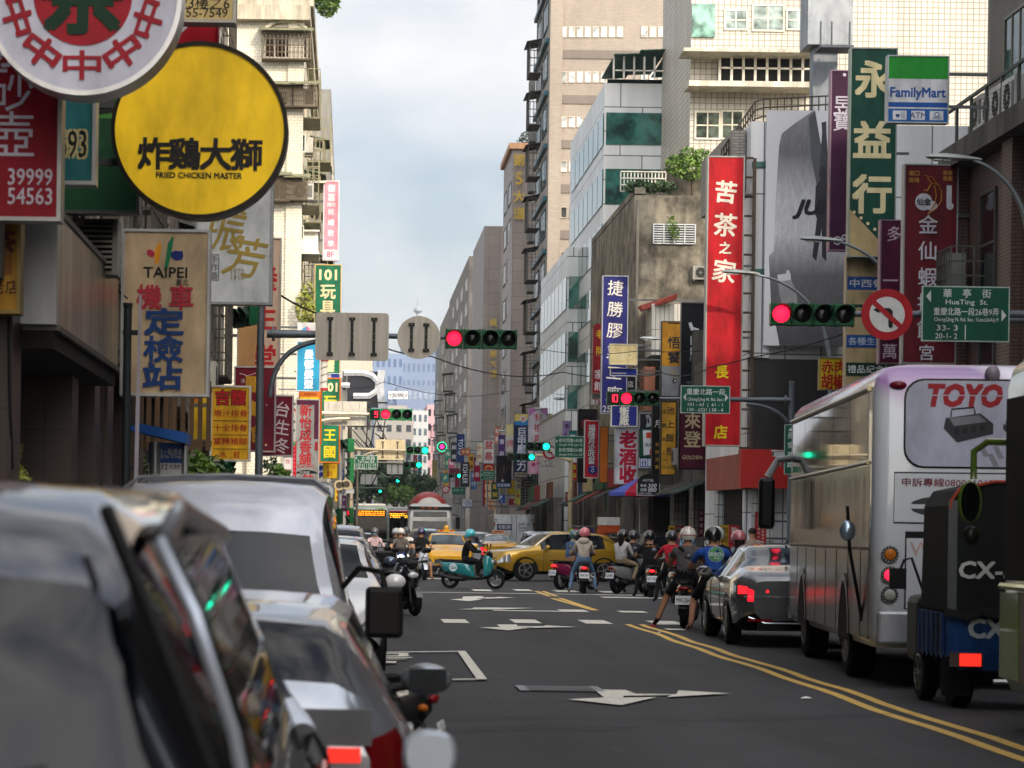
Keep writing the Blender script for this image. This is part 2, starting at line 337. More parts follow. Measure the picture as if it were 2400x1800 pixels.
def window(par, x, y, z, w, h, face='y', **kw):            # face y: looks toward the camera; x-: toward the left; x+: toward the right
    o = bpy.data.objects.new('window', winmesh(w, h, **kw)); COL.objects.link(o); o.parent = par
    o.location = (x, y, z); o.rotation_euler.z = {'y': 0, 'x-': -PI/2, 'x+': PI/2}[face]
    return o
def pxwin(par, Y, x0, y0, x1, y1, **kw):
    a, b = at(x0, y0, Y), at(x1, y1, Y); return window(par, (a.x+b.x)/2, Y-.004, (a.z+b.z)/2, b.x-a.x, a.z-b.z, **kw)
def bldg(label, x0, x1, y0, y1, h, mt, name='building', z0=.13, group=None, parapet=.0):
    m = MB(mt); m.box(x0, x1, y0, y1, z0, h)
    if parapet:
        for q in ((x0-.12, x1+.12, y0-.12, y0+.15), (x0-.12, x1+.12, y1-.15, y1+.12), (x0-.12, x0+.15, y0+.15, y1-.15), (x1-.15, x1+.12, y0+.15, y1-.15)): m.box(*q, h+.003, h+parapet)
    return m.build(name, label=label, cat='building', group=group)
def part(par, name, mt, boxes, **kw):
    m = MB(mt)
    for b in boxes: m.box(*b)
    return m.build(name, par, **kw)
def cage(par, x, y, z, w, h, d, face='y', c='#8f8a7c', nb=9, name='window_cage', roof=None):   # barred box over a window
    m = MB(P(c, .6, .2)); r = .014
    for i in range(nb+1):
        q = -w/2+w*i/nb; m.box(q-r, q+r, -d-r, -d+r, -h/2, h/2)
    for i in range(5):
        q = -h/2+h*i/4; m.box(-w/2, w/2, -d-r, -d+r, q-r, q+r); m.box(-w/2-r, -w/2+r, -d, 0, q-r, q+r); m.box(w/2-r, w/2+r, -d, 0, q-r, q+r)
    for i in range(1, 3): m.box(-w/2-r, -w/2+r, -d*i/3-r, -d*i/3+r, -h/2, h/2); m.box(w/2-r, w/2+r, -d*i/3-r, -d*i/3+r, -h/2, h/2)
    m.box(-w/2, w/2, -d, 0, -h/2-.03, -h/2)
    if roof: m.mat(P(roof, .8)); m.prism([(-w/2-.1, 0, h/2+.2), (-w/2-.1, -d-.2, h/2+.02), (-w/2-.1, -d-.2, h/2+.06), (-w/2-.1, 0, h/2+.24)], (w+.2, 0, 0))
    o = m.build(name, par); o.location = (x, y, z); o.rotation_euler.z = {'y': 0, 'x-': -PI/2, 'x+': PI/2}[face]; return o
def aircon(par, x, y, z, face='y', s=1.0, c='#b9b6ac', label=None, cat=None, group=None):
    m = MB(P(c, .5)); m.box(-.4*s, .4*s, -.3*s, 0, -.28*s, .28*s); m.mat(P('#22231f', .7)); m.sm = False
    m.ring((-.08*s, -.302*s, 0), .05*s, .21*s, 20); m.mat(P('#6c6a64', .6))
    for k in range(7): zz = (-.2+.066*k)*s; m.box(-.3*s, .14*s, -.31*s, -.304*s, zz-.006*s, zz+.006*s)
    m.box(.2*s, .36*s, -.306*s, -.3*s, -.2*s, .2*s); m.mat(P('#4f4d48', .7)); m.box(-.38*s, -.3*s, -.28*s, .06, -.36*s, -.28*s); m.box(.3*s, .38*s, -.28*s, .06, -.36*s, -.28*s)
    o = m.build('air_conditioner', par); o.location = (x, y, z); o.rotation_euler.z = {'y': 0, 'x-': -PI/2, 'x+': PI/2}[face]; return tag(o, label, cat, group)

# --- left row near the camera: arcade below, flats above
LW = CONC('old plaster', '#5f5b54', '#3c3832', .6)
DARK = P('#17130f', .9)
def leftblock(label, y0, y1, h, mt, ups, cols, brown=None):
    b = bldg(label, -14, -5.6, y0, y1, h, mt, 'shophouse')
    part(b, 'upper_floors', mt, [(-5.6, -2.7, y0, y1, 3.45, h)])
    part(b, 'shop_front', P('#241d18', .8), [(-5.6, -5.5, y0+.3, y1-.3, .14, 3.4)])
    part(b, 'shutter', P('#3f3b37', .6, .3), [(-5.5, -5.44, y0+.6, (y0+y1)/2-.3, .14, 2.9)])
    for c in cols: part(b, 'pillar', brown or mt, [(-3.25, -2.7, c-.28, c+.28, .13, 3.45)])
    for zz in ups:
        n = max(1, int((y1-y0)/3.6))
        for i in range(n):
            yy = y0+(i+.5)*(y1-y0)/n
            window(b, -2.696, yy, zz, 2.0, 1.5, 'x+', cols=3, frame='#8f8b82', glass='#1d2224')
            if y0 < 0: continue
            if (i+int(zz)) % 2: cage(b, -2.69, yy, zz, 2.2, 1.7, .38, 'x+', '#55514a', roof='#5e625c')
            else: aircon(b, -2.69, yy+1.0, zz-1.0, 'x+')
    return b
BROWN = TILE('brown glazed tile', '#33231d', '#14100e', .32, .62, .3, .4)
leftblock('grey plaster shophouse nearest on the left, above the brushed metal fascia', -30, 27.5, 30, LW, (5.2, 8.4, 11.6), (16, 20.6, 25, 27.2), BROWN)
b = leftblock('brown tiled shophouse on the left behind the beige motorcycle inspection sign', 27.7, 38.4, 13.5, TILE('tan tile', '#6b5d4e', '#3c342c', .3, .12, .4), (5.2, 8.4, 11.4), (28, 33, 38.1), BROWN)
part(b, 'side_wall', BROWN, [(-3.3, -2.66, 27.9, 28.6, .14, 3.4)])
leftblock('narrow grey shophouse on the left corner behind the wine red signs', 38.6, 53.6, 12.5, CONC('corner plaster', '#7d776c', '#4e4942', .6), (5.2, 8.4, 11.0), (39, 45.5, 53.2))
# metal fascia box over the arcade
fm, ft, fb = newmat('brushed fascia'); fb.inputs['Metallic'].default_value = .85
fn = N(ft, 'ShaderNodeTexNoise', Scale=5.0, Detail=5.0); ft.links.new(wpos(ft, .2, 1.6, .12), fn.inputs['Vector'])
ft.links.new(ramp(ft, fn.outputs['Fac'], .35, lin('#7c786a'), .65, lin('#b9b7ac')), fb.inputs['Base Color']); fb.inputs['Roughness'].default_value = .28
m = MB(fm); m.box(-2.68, -2.42, 20.9, 26.4, 3.2, 4.1)
o = m.build('fascia_board', label='blank brushed metal fascia box over the dark arcade on the left', cat='fascia')
part(o, 'end_panel', P('#9fa3a3', .5), [(-2.72, -2.41, 20.78, 20.897, 3.19, 4.12)])
part(o, 'rim', P('#5b5a55', .5, .5), [(-2.70, -2.40, 20.9, 26.45, 4.102, 4.15), (-2.70, -2.40, 20.9, 26.45, 3.15, 3.198)])
part(o, 'awning_base', P('#211e1b', .8), [(-3.6, -2.44, 20.9, 26.4, 3.0, 3.149)])
# wooden slat screen and a white wall panel at the second shophouse
m = MB(P('#8d8c86', .6)); m.box(-2.69, -2.3, 24.9, 25.3, at(220, 645, 25).z, at(220, 515, 25).z); m.mat(P('#1a1b1b', .8)); m.box(-2.64, -2.35, 24.885, 24.898, at(220, 636, 25).z, at(220, 526, 25).z); m.mat(P('#a9a79e', .6))
for i in range(9): z = at(220, 636, 25).z+.05*i+.02; m.box(-2.64, -2.35, 24.86, 24.884, z, z+.02)
m.mat(P('#6d6a62', .7)); z = at(220, 505, 25).z; m.prism([(-2.7, 25.6, z+.12), (-2.7, 24.5, z), (-2.7, 24.5, z+.02), (-2.7, 25.6, z+.15)], (.5, 0, 0)); m.build('louvre_box', label='louvred grey box under a tin canopy, left of the beige inspection sign', cat='ventilator')
m = MB(P('#5e4a38', .75)); a = at(352, 930, 33); 
for i in range(9):
    x = -2.75+.11*i; m.box(x, x+.06, 32.95, 33.0, 2.55, 3.45)
m.box(-2.78, -1.8, 33.0, 33.03, 2.6, 2.68); m.box(-2.78, -1.8, 33.0, 33.03, 3.3, 3.38)
m.build('slat_screen', label='weathered wooden slat screen below the beige inspection sign', cat='screen')
# --- cream flats beyond the crossing on the left (sunlit)
CREAM = TILE('cream tile', '#e3dcc6', '#b5ab92', .22, .10, .28, .5, .010, '#7a6a50')
cb = bldg('sunlit cream tiled flats beyond the crossing on the left', -16, -1.86, 88, 112, 19.0, CREAM, 'apartment_building')
part(cb, 'cornice', CONC('cornice plaster', '#cfc7b2', '#a59c86', .4), [(-16.2, -1.6, 87.6, 112, 19.003, 19.5), (-16.2, -1.5, 87.75, 112, 19.5, 20.0), (-2.6, -1.45, 87.5, 88.6, 20.0, 20.5), (-4.6, -3.7, 87.5, 88.6, 20.0, 20.5)])
part(cb, 'pilaster', CREAM, [(-2.35, -1.8, 87.9, 87.997, .2, 19.0)])
def P3(px, py, Y): return at(px, py, Y)
for (x0, y0, x1, y1, k) in ((618, 82, 722, 140, 1), (632, 208, 680, 250, 1), (690, 208, 738, 250, 1), (677, 314, 717, 358, 0), (640, 420, 672, 470, 1), (682, 528, 712, 562, 0), (676, 425, 715, 468, 1)):
    pxwin(cb, 88, x0, y0, x1, y1, cols=2 if x1-x0 < 60 else 4, frame='#c9c4b4', glass='#3a2c22' if k else '#4b5250')
    if k:
        a, b = at(x0-3, y0-2, 88), at(x1+6, y1+4, 88); cage(cb, (a.x+b.x)/2, 87.99, (a.z+b.z)/2, b.x-a.x, a.z-b.z, .45, 'y', '#6e6250', 12, roof='#7d7c62')
m = MB(CONC('cornice plaster', '#cfc7b2', '#a59c86', .4)); A = at(670, 78, 87.9)
pts = [(A.x+.75*math.cos(t), 0, A.z+.42*math.sin(t)) for t in [PI*i/12 for i in range(13)]]
m.tube([(x, 87.9, z) for x, _, z in pts], .07, 6); m.build('window_arch', cb)
for i in range(5):
    zz = 4.6+3.0*i
    for k, yy in enumerate((89.6, 94.5, 100, 106)):
        window(cb, -1.856, yy, zz, 2.4, 1.5, 'x+', cols=3, frame='#bab4a0', glass='#26302e')
        if (i+k) % 3 < 2: cage(cb, -1.85, yy, zz, 2.6, 1.7, .6+.15*((i*k) % 3), 'x+', '#8e8970', 8, roof='#6f7a68' if k % 2 else None)
        else: aircon(cb, -1.85, yy, zz-.9, 'x+')
part(cb, 'balcony_rail', P('#e9e6da', .5), [(-2.05+.0, -1.25, 89.0+.16*i, 89.05+.16*i, 11.2, 11.9) for i in range(14)]+[(-2.05, -1.2, 88.8, 91.4, 11.9, 11.96), (-2.05, -1.2, 88.8, 91.4, 11.12, 11.2)])
part(cb, 'balcony_awning', P('#cfcbb8', .6), [(-1.86, -1.0, 88.9, 91.6, 13.6, 13.68)])
part(cb, 'drain_pipe', P('#857d6c', .6), [(-3.66, -3.58, 87.86, 87.94, .2, 17)])
aircon(cb, at(708, 452, 88).x, 87.9, at(708, 452, 88).z)
b = bldg('grey concrete flats behind the cream building on the left', -14, -1.1, 113, 150, 21, CONC('grey flat', '#9b9a92', '#7d7b74', .4), 'apartment_building')
for i in range(6):
    for k in range(5): window(b, -1.096, 116+7*k, 3.6+3*i, 2.6, 1.5, 'x+', cols=3)
b = bldg('pale tiled block farther along the left side', -14, -1.5, 152, 215, 17.5, TILE('pale tile', '#c9c0ac', '#9b9482', .3, .15, .3), 'apartment_building')
for i in range(5):
    for k in range(5): window(b, -1.496, 156+11*k, 3.6+3*i, 3.4, 1.5, 'x+', cols=3)
b = bldg('low beige shop row at the far left before the hazy towers', -16, -.9, 218, 330, 11.5, TILE('beige tile', '#b5a994', '#8d836f', .3, .15, .3), 'shop_row')
for k in range(8): window(b, -.896, 224+13*k, 7, 4, 1.5, 'x+', cols=3); window(b, -.896, 224+13*k, 10, 4, 1.4, 'x+', cols=3)

# --- right side, nearest first
RBRICK = TILE('red brown brick', '#654a3e', '#34271f', .26, .075, .35, .7)
rb = bldg('red brown brick building on the right edge with a row of outdoor units', 13.0, 30, -40, 55, 9.4, RBRICK, 'brick_building', parapet=.0)
part(rb, 'ledge', CONC('ledge concrete', '#5c574e', '#33302a', .6), [(12.55, 13.6, -40, 55.1, 9.403, 9.85)])
for i in range(12):
    part(rb, 'brick_pier', RBRICK, [(12.78, 12.997, 54.2-4.4*i, 55.0-4.4*i, .14, 9.39)])
    for zz in (4.6, 7.6): window(rb, 12.996, 52.4-4.4*i, zz, 1.3, 2.2, 'x-', cols=1, rows=2, frame='#4c4a46', glass='#171b1c')
part(rb, 'upper_floor', TILE('dark brick', '#54463c', '#382f29', .26, .075, .4), [(13.5, 30, -40, 54.6, 9.855, 13.4)])
for i in range(14): window(rb, 13.496, 52-3.1*i, 11.4, 2.5, 2.0, 'x-', cols=4, rows=1, frame='#77756d', glass='#39524a')
part(rb, 'upper_rail', P('#4f5550', .6, .4), [(12.6, 12.66, 20, 54.9, 10.6, 10.66)]+[(12.6, 12.66, 20+1.25*i, 20.06+1.25*i, 9.85, 10.6) for i in range(28)])
part(rb, 'roof_slab', CONC('ledge concrete', '#5c574e', '#33302a', .6), [(12.9, 30, -40, 55, 13.403, 13.75)])
part(rb, 'roof_room', CONC('mossy wall', '#7a6e58', '#3f3a2c', .7), [(14.4, 28, 44, 54, 13.755, 17.2)])
m = MB(P('#4d4a44', .6, .3)); 
for i in range(7): m.tube([(13.0, 46+1.2*i, 15.9), (14.4, 46+1.2*i, 16.9)], .04, 5)
m.tube([(13, 45.8, 15.9), (13, 53.4, 15.9)], .05, 5)
m.mat(P('#8a8578', .7)); m.prism([(12.8, 45.6, 15.98), (14.4, 45.6, 17.08), (14.4, 45.6, 17.14), (12.8, 45.6, 16.04)], (0, 8, 0)); m.build('roof_awning', rb)
for k, (px, py, Y) in enumerate(((2312, 268, 52.6), (2340, 254, 51.5), (2362, 242, 50.5), (2390, 226, 49.5))):
    q = at(px, py, Y); aircon(rb, q.x+.15, q.y, q.z, 'x-', 1.25, '#c9c9c4')
aircon(rb, at(2260, 640, 54).x-.1, 54, at(2260, 640, 54).z, 'x-', 1.3, '#777a74'); cage(rb, 12.99, 53.6, at(2260, 650, 54).z-.1, 1.9, 1.2, .7, 'x-', '#5d5f58', 9)
b = bldg('unseen dark block behind the photographer, added to shade the near street', 24, 60, -45, 8, 42, CONC('dark block', '#77726a', '#5c5850', .4), 'office_block')  # out of view, added to keep low sun off the road and signs
bc = bldg('unseen dark block behind the near right corner, added to shade the road', 24, 60, 8.1, 40, 27, CONC('dark block', '#77726a', '#5c5850', .4), 'office_block')  # unseen, added with its height set to shade the road
for i in range(8):
    for k in range(3): window(bc, 23.996, 14+9.5*k, 4+3.3*i, 4, 1.6, 'x-', cols=3)
b = bldg('grey tower block far back on the right, behind the brick building', 17, 40, 58, 69, 23, CONC('grey tower', '#87857e', '#66645d', .45), 'office_block', parapet=.5)
part(b, 'roof_tank_room', CONC('grey tower', '#87857e', '#66645d', .45), [(19, 26, 59, 66, 23.003, 26)])
for i in range(6):
    for k in range(3): window(b, 19+4.5*k, 57.996, 5+3.2*i, 2.6, 1.6, cols=3)
# JUN corner: white tile building with banner
jb = bldg('white panelled corner building behind the grey suit banner', 10.95, 26, 71, 79, 13.0, TILE('white panel', '#d6d8da', '#5f6264', 1.0, 2.2, .25, .4, .02), 'corner_building')
part(jb, 'black_facade', CONC('black stone', '#17181b', '#0d0e10', .3, .35), [(11.05, 18, 70.86, 70.997, at(1800, 1062, 71).z, at(1800, 842, 71).z)])
a = at(1756, 1050, 71)
part(jb, 'panel_column', TILE('white panel', '#d6d8da', '#5f6264', 1.0, 2.2, .25, .4, .02), [(10.93, 11.5, 70.7, 70.997, at(1780, 840, 71).z, 13.0)])
part(jb, 'glass_strip', GL('#4f6f6c'), [(10.96, 11.47, 70.66, 70.697, at(1780, q+14, 71).z, at(1780, q, 71).z) for q in (383, 633)])
part(jb, 'stair_wall', TILE('grey slate tile', '#8d877e', '#5a554e', .3, .08, .4), [(10.55, 10.92, 71.6, 78, 11.2, 12.9)])
m = MB(P('#45403a', .6, .4))
rp = [at(1691, 352, 72), at(1770, 238, 73), at(1790, 232, 74), at(2000, 222, 74)]
for dz in (0, .25, .5): m.tube([p-Vector((0, 0, dz)) for p in rp], .025, 5)
for i in range(15):
    p = rp[0].lerp(rp[1], i/14); m.tube([p, p-Vector((0, 0, .75))], .018, 4)
for i in range(14):
    p = rp[2].lerp(rp[3], i/13); m.tube([p, p-Vector((0, 0, .75))], .018, 4)
m.build('roof_railing', jb)
part(jb, 'red_fascia', P('#a32622', .5), [(10.7, 12.6, 70.2, 70.7, at(1740, 1143, 70).z, at(1740, 1052, 70).z)])
part(jb, 'red_fascia', P('#8f241f', .5), [(12.603, 13.4, 70.25, 70.7, at(1740, 1143, 70).z, at(1740, 1030, 70).z)])
m = MB(P('#8f4a44', .55)); m.prism([at(1742, 1146, 70.4), at(1742, 1062, 70.4), at(1655, 1076, 76.8), at(1655, 1150, 76.8)], (.25, 0, 0)); m.build('pink_fascia', jb)
part(jb, 'tiled_pillar', TILE('white square tile', '#c6cbc8', '#2e3232', .12, .35, .3), [(at(1766, 1200, 70.6).x, at(1815, 1200, 70.6).x, 70.72, 71.4, .13, at(1740, 1146, 70).z)])
part(jb, 'tiled_pillar', TILE('white square tile', '#c6cbc8', '#2e3232', .12, .35, .3), [(10.75, 11.1, 75, 75.6, .13, 3.0)])
part(jb, 'arcade_shade_sheet', P('#1b1917', .9), [(10.93, 10.947, 71.5, 74.9, .14, 3.0)])  # thin dark sheet painting the shade of the arcade on the wall
# dark brick/roof piece and weathered concrete house
wc = bldg('weathered concrete house with a barred vent and plants on its roof', at(1484, 700, 95).x, 24, 95, 112, at(1560, 458, 95).z, CONC('weathered concrete', '#8d8573', '#4b453a', .45, .9, 1.0, 3.0), 'concrete_house')
a, b = at(1531, 526, 95), at(1628, 572, 95); m = MB(P('#c9ccca', .5))
for i in range(9): z = a.z+(b.z-a.z)*i/8; m.box(a.x, b.x, 94.9, 94.94, z-.02, z+.02)
for i in range(5): x = a.x+(b.x-a.x)*i/4; m.box(x-.02, x+.02, 94.86, 94.9, b.z, a.z)
m.mat(DARK); m.box(a.x, b.x, 94.95, 94.99, b.z, a.z); m.build('barred_vent', wc)
part(wc, 'roof_curb', CONC('weathered concrete', '#8d8573', '#4b453a', .45, .9, 1.0, 3.0), [(wc_x, wc_x+.4, 95, 112, at(1560, 455, 95).z+.003, at(1560, 440, 95).z) for wc_x in (at(1484, 700, 95).x,)]+[(at(1572, 400, 95).x, 24, 97, 110, at(1560, 455, 95).z+.003, at(1600, 395, 97).z)])
a, b = at(1455, 402, 95.5), at(1560, 450, 95.5); m = MB(P('#c2beb0', .5))
for i in range(14): x = a.x+(b.x-a.x)*i/13; m.box(x-.02, x+.02, 95.5, 95.54, b.z, a.z)
for i in range(4): z = a.z+(b.z-a.z)*i/3; m.box(a.x, b.x, 95.46, 95.5, z-.02, z+.02)
m.build('roof_cage', wc)
m = MB(CONC('red awning tin', '#a4402f', '#7e3024', .3)); m.prism([at(1500, 716, 94), at(1587, 688, 92), at(1587, 700, 92), at(1508, 727, 93.5)], (0, .8, .0)); m.build('red_awning', wc)
part(wc, 'tin_wall', TILE('corrugated tin', '#c9c6ba', '#6d6a62', .16, 9, .3), [(at(1528, 720, 93).x, at(1600, 720, 93).x, 93, 94.99, at(1550, 832, 93).z, at(1550, 712, 93).z)])
part(wc, 'brick_stub', TILE('orange brick', '#b5623f', '#6d5a4a', .25, .08, .4), [(at(1510, 900, 93.4).x, at(1535, 900, 93.4).x, 93.4, 94.98, at(1520, 970, 93).z, at(1520, 858, 93).z)])
part(wc, 'dark_lean_to', P('#25221f', .9), [(at(1535, 900, 93.4).x+.003, at(1652, 900, 93.4).x, 93.4, 94.98, .14, at(1520, 850, 93).z)])
aircon(wc, at(1645, 640, 94.9).x, 94.99, at(1645, 640, 94.9).z, 'y', .9, '#8f8d84'); part(wc, 'drain_pipe', P('#7d786c', .6), [(at(1490, 600, 95).x, at(1490, 600, 95).x+.1, 94.88, 94.98, 7, at(1490, 470, 95).z)])
# glass fronted building
GT = GL('#2f5f56', .03, .5, .15); GB = MB
def gb(label, x0, x1, Y, y1, top, bands, cols, name='glass_building'):
    b = bldg(label, x0, x1, Y, y1, top, TILE('white metal panel', '#d3d5d4', '#4c5150', 2.0, 1.1, .2, .35, .025), name)
    for (pt, pb) in bands:
        zt, zb = at(1500, pt, Y).z, at(1500, pb, Y).z
        for i in range(cols):
            xa = x0+(x1-x0)*i/cols+.08; xb = x0+(x1-x0)*(i+1)/cols-.08
            part(b, 'glass_panel', GT, [(xa, xb, Y-.05, Y-.003, zb, zt)])
        n = int((y1-Y)/2.4)
        for i in range(n): part(b, 'glass_panel', GT, [(x0-.05, x0-.003, Y+.12+2.4*i, Y+2.3+2.4*i, zb, zt)])
    return b
g1 = gb('building of white panels and green glass bays below the terrace', at(1412, 600, 116).x, 30, 116, 134, at(1500, 196, 116).z, ((265, 340), (397, 480), (524, 600), (655, 730), (800, 880)), 5)
m = MB(P('#3a5a4a', .6, .3)); a, b = at(1440, 130, 115), at(1608, 118, 115)
for i in range(11):
    x = a.x+(b.x-a.x)*i/11; m.box(x, x+(b.x-a.x)/11-.02, 114.8, 121, a.z+.012*i+.15*((i//4) % 2), a.z+.05+.012*i+.15*((i//4) % 2))
m.mat(P('#c8c6bc', .5))
for i in range(8):
    x = a.x+(b.x-a.x)*i/7; m.box(x-.04, x+.04, 115.2, 115.28, at(1500, 192, 116).z, a.z)
m.box(a.x, b.x, 115.2, 115.28, at(1500, 165, 115).z, at(1500, 162, 115).z)
m.build('terrace_awning', g1)
part(g1, 'terrace_wall', P('#24332d', .6), [(a.x+.3, b.x+4, 121, 121.2, at(1500, 195, 116).z, a.z)])
g2 = gb('lower glass fronted building left of the blue vertical sign', at(1329, 700, 128).x, 30, 128, 146, at(1400, 580, 128).z, ((650, 725), (780, 850), (905, 960)), 4)
# white tiled block above
WT = TILE('white mosaic', '#c6c0b1', '#857d70', .24, .24, .22, .5, .02)
w5 = bldg('white mosaic tiled block with wide window bands, high on the right', at(1618, 200, 106).x, 34, 106, 115.8, 26.5, WT, 'tiled_block')
for q in ((1697, 22, 1752, 72), (1762, 10, 1838, 75), (1842, 22, 1896, 72), (1628, 260, 1688, 328), (1690, 258, 1742, 328)): pxwin(w5, 106, *q, cols=2, rows=2, frame='#d7d0bd', glass='#8fa09a' if q[1] < 100 else '#5c665c')
part(w5, 'corner_glass', GL('#7da596', .05), [(at(1621, 50, 106).x, at(1675, 50, 106).x, 105.9, 105.997, at(1650, 88, 106).z, at(1650, 10, 106).z)])
part(w5, 'canopy_slab', CONC('canopy slab', '#c9c4b4', '#a39d8d', .3), [(at(1600, 120, 104.5).x, at(1915, 120, 104.5).x, 104.2, 105.99, at(1700, 124, 104.5).z, at(1700, 116, 104.5).z)])
part(w5, 'gallery', P('#2a2a28', .8), [(at(1690, 150, 105.6).x, at(1915, 150, 105.6).x, 105.7, 105.99, at(1700, 190, 105.6).z, at(1700, 128, 105.6).z)])
a, b = at(1690, 128, 105), at(1912, 190, 105)
part(w5, 'gallery_frame', P('#d6d0c0', .5), [(a.x+(b.x-a.x)*i/8-.05, a.x+(b.x-a.x)*i/8+.05, 105.3, 105.4, b.z, a.z) for i in range(9)]+[(a.x, b.x, 105.3, 105.38, (a.z+b.z)/2, (a.z+b.z)/2+.07)])
part(w5, 'lower_slab', CONC('canopy slab', '#c9c4b4', '#a39d8d', .3), [(at(1614, 195, 104.5).x, at(1915, 195, 104.5).x, 104.4, 105.99, at(1700, 203, 104.5).z, at(1700, 190, 104.5).z)])
# grey steel billboard column
bp_ = MB(P('#8d9296', .5, .5)); a, b = at(1895, -40, 84), at(1998, 105, 84); bp_.box(a.x, b.x, 84, 85.5, b.z, a.z+2)
bo = bp_.build('billboard_frame', label='grey steel billboard frame on a column, top right beside the green sign', cat='billboard')
a = at(1940, 105, 84.6); part(bo, 'column', P('#7a7f84', .5, .5), [(a.x-.5, a.x+.3, 84.4, 85.1, 13, at(1940, 105, 84).z-.003)])
part(bo, 'catwalk', P('#50545a', .5, .5), [(at(1922, 110, 83).x, at(2000, 110, 83).x, 82.9, 83.997, at(1940, 112, 83).z, at(1940, 106, 83).z)]+[(at(q, 60, 83).x, at(q, 60, 83).x+.05, 83, 83.05, at(1940, 106, 83).z, at(1940, 50, 83).z) for q in (1922, 1948, 1990)])
# taupe tower
TAU = TILE('taupe tile', '#92877a', '#766b60', .3, .1, .18, .6, .008)
tt = bldg('tall taupe office tower with strip windows, centre right', at(1283, 500, 150).x, 40, 150, 161, 62, TAU, 'office_tower')
part(tt, 'corner_pier', TAU, [(at(1283, 500, 150).x-.003, at(1312, 500, 150).x, 149.6, 149.997, .2, 34)])
for zt in (62, 168, 273, 377, 485, 590, 695, 800):
    for (xa, xb, n) in ((1312, 1462, 8), (1500, 1580, 4)):
        for i in range(n):
            x0_, x1_ = xa+(xb-xa)*i/n+2, xa+(xb-xa)*(i+1)/n-2
            pxwin(tt, 150, x0_, zt, x1_, zt+26, cols=1, frame='#c9bfae', glass='#b9bdb8' if zt < 450 else '#3a3b3a')
    a = at(1312, zt+55, 150); part(tt, 'string_course', TILE('dark taupe tile', '#6d6359', '#5a5148', .3, .1, .2), [(a.x, 40, 149.93, 149.997, a.z-.5, a.z)])
for i in range(11):
    part(tt, 'side_fin', P('#2f5560', .4, .3), [(at(1283, 500, 150).x-.22, at(1283, 500, 150).x-.006, 150.5, 160.5, 2.5+3.1*i, 2.75+3.1*i)])
    for k in range(2): window(tt, at(1283, 500, 150).x-.008, 153+5*k, 4.4+3.1*i, 3.6, 1.7, 'x-', cols=3, frame='#2c4a50', glass='#1d3a3e')
part(tt, 'roof_railing', P('#2f6a62', .5), [(at(1283, 0, 150).x, 16, 149.7, 149.75, 34.2, 34.3), (at(1283, 0, 150).x, 16, 149.7, 149.75, 35, 35.1)])
b = bldg('very tall hidden block added behind the taupe tower to shade the towers beyond', 40, 75, 165, 235, 78, CONC('dark block', '#77726a', '#5c5850', .4), 'office_block')  # hidden block, added only to shade the towers farther on
for k in range(9): cage(tt, at(1283, 500, 150).x-.23, 154.5, 5.2+3.1*k, 2.6, 1.8, .7, 'x-', '#4f4c46', 7, roof='#3c3a36'); aircon(tt, at(1283, 500, 150).x-.23, 158.6, 4.4+3.1*k, 'x-', 1.2, '#8f8d86')
# avenue tower with gold characters
AV = TILE('brown granite', '#857a72', '#5e564f', 1.2, 1.0, .2, .5, .02)
av = bldg('brown granite tower with gold characters down its corner', at(1200, 500, 205).x, 40, 205, 217, at(1220, 350, 205).z, AV, 'office_tower')
part(av, 'lower_block', AV, [(at(1196, 500, 203).x, 39, 200, 204.99, .2, at(1220, 535, 203).z)])
part(av, 'crown', P('#b58d6c', .7), [(at(1199, 350, 205).x-.2, 40, 204.7, 217, at(1220, 350, 205).z+.003, at(1220, 345, 205).z+.3)])  # orange tone paints sunlight onto the top of the tower
m = MB(P('#b79a3f', .35, .6))
for ch, py in (('第', 375), ('5', 418), ('大', 460), ('道', 500)): q = at(1217, py, 204.6); m.text(ch, (q.x, 204.6, q.z), .95, bold=.02)
m.build('gold_lettering', av)
for i in range(9):
    for k in range(2): window(av, at(1200, 500, 205).x-.006, 208+5.6*k, 5+3*i, 3.5, 1.8, 'x-', cols=2, frame='#5e564f', glass='#2a2c2e')
g9 = bldg('grey brown tower with gold brush characters and ribbed corner strip', at(1133, 700, 242).x, 40, 242, 264, at(1150, 530, 242).z, TILE('grey granite', '#776d66', '#564e48', 1.3, 1.1, .2, .5, .02), 'office_tower')
part(g9, 'ribbed_strip', TILE('ribs', '#8b8076', '#4f4842', .18, 30, .2), [(at(1172, 700, 242).x, at(1192, 700, 242).x, 241.8, 241.997, .2, at(1150, 530, 242).z)])
m = MB(P('#b79a3f', .35, .6))
for ch, py in (('嬪', 756), ('峨', 793), ('業', 830), ('大', 852), ('樓', 876)): q = at(1156, py, 241.6); m.text(ch, (q.x, 241.6, q.z), .72, bold=.01)
m.build('gold_lettering', g9)
for (x0, x1, py, Y, c, lab) in ((1097, 1300, 600, 300, '#8b857d', 'grey flats in the right row beyond the brush character tower'), (1064, 1260, 690, 370, '#9a8f80', 'beige flats in the right row with barred balconies'),
                              (1046, 1200, 745, 470, '#9aa0a4', 'pale grey block at the far end of the right row')):
    b = bldg(lab, at(x0, 800, Y).x, at(x0, 800, Y).x+30, Y, Y+60, at(x0, py, Y).z, CONC('flat'+c, c, '#6c665e', .35), 'apartment_building')
    for i in range(10):
        for k in range(4):
            zz = 4+3*i
            if zz < at(x0, py, Y).z-1.5: window(b, at(x0, 800, Y).x-.006, Y+6+13*k, zz, 5, 1.6, 'x-', cols=3); 
    for i in range(6): cage(b, at(x0, 800, Y).x-.01, Y+4+8*i, 6+3.1*(i % 6), 4, 2.2, 1.2, 'x-', '#55524c', 8, roof='#4a4844')
    for i in range(5): pxwin(b, Y, x0+12+16*i, py+60, x0+22+16*i, py+75, cols=1)
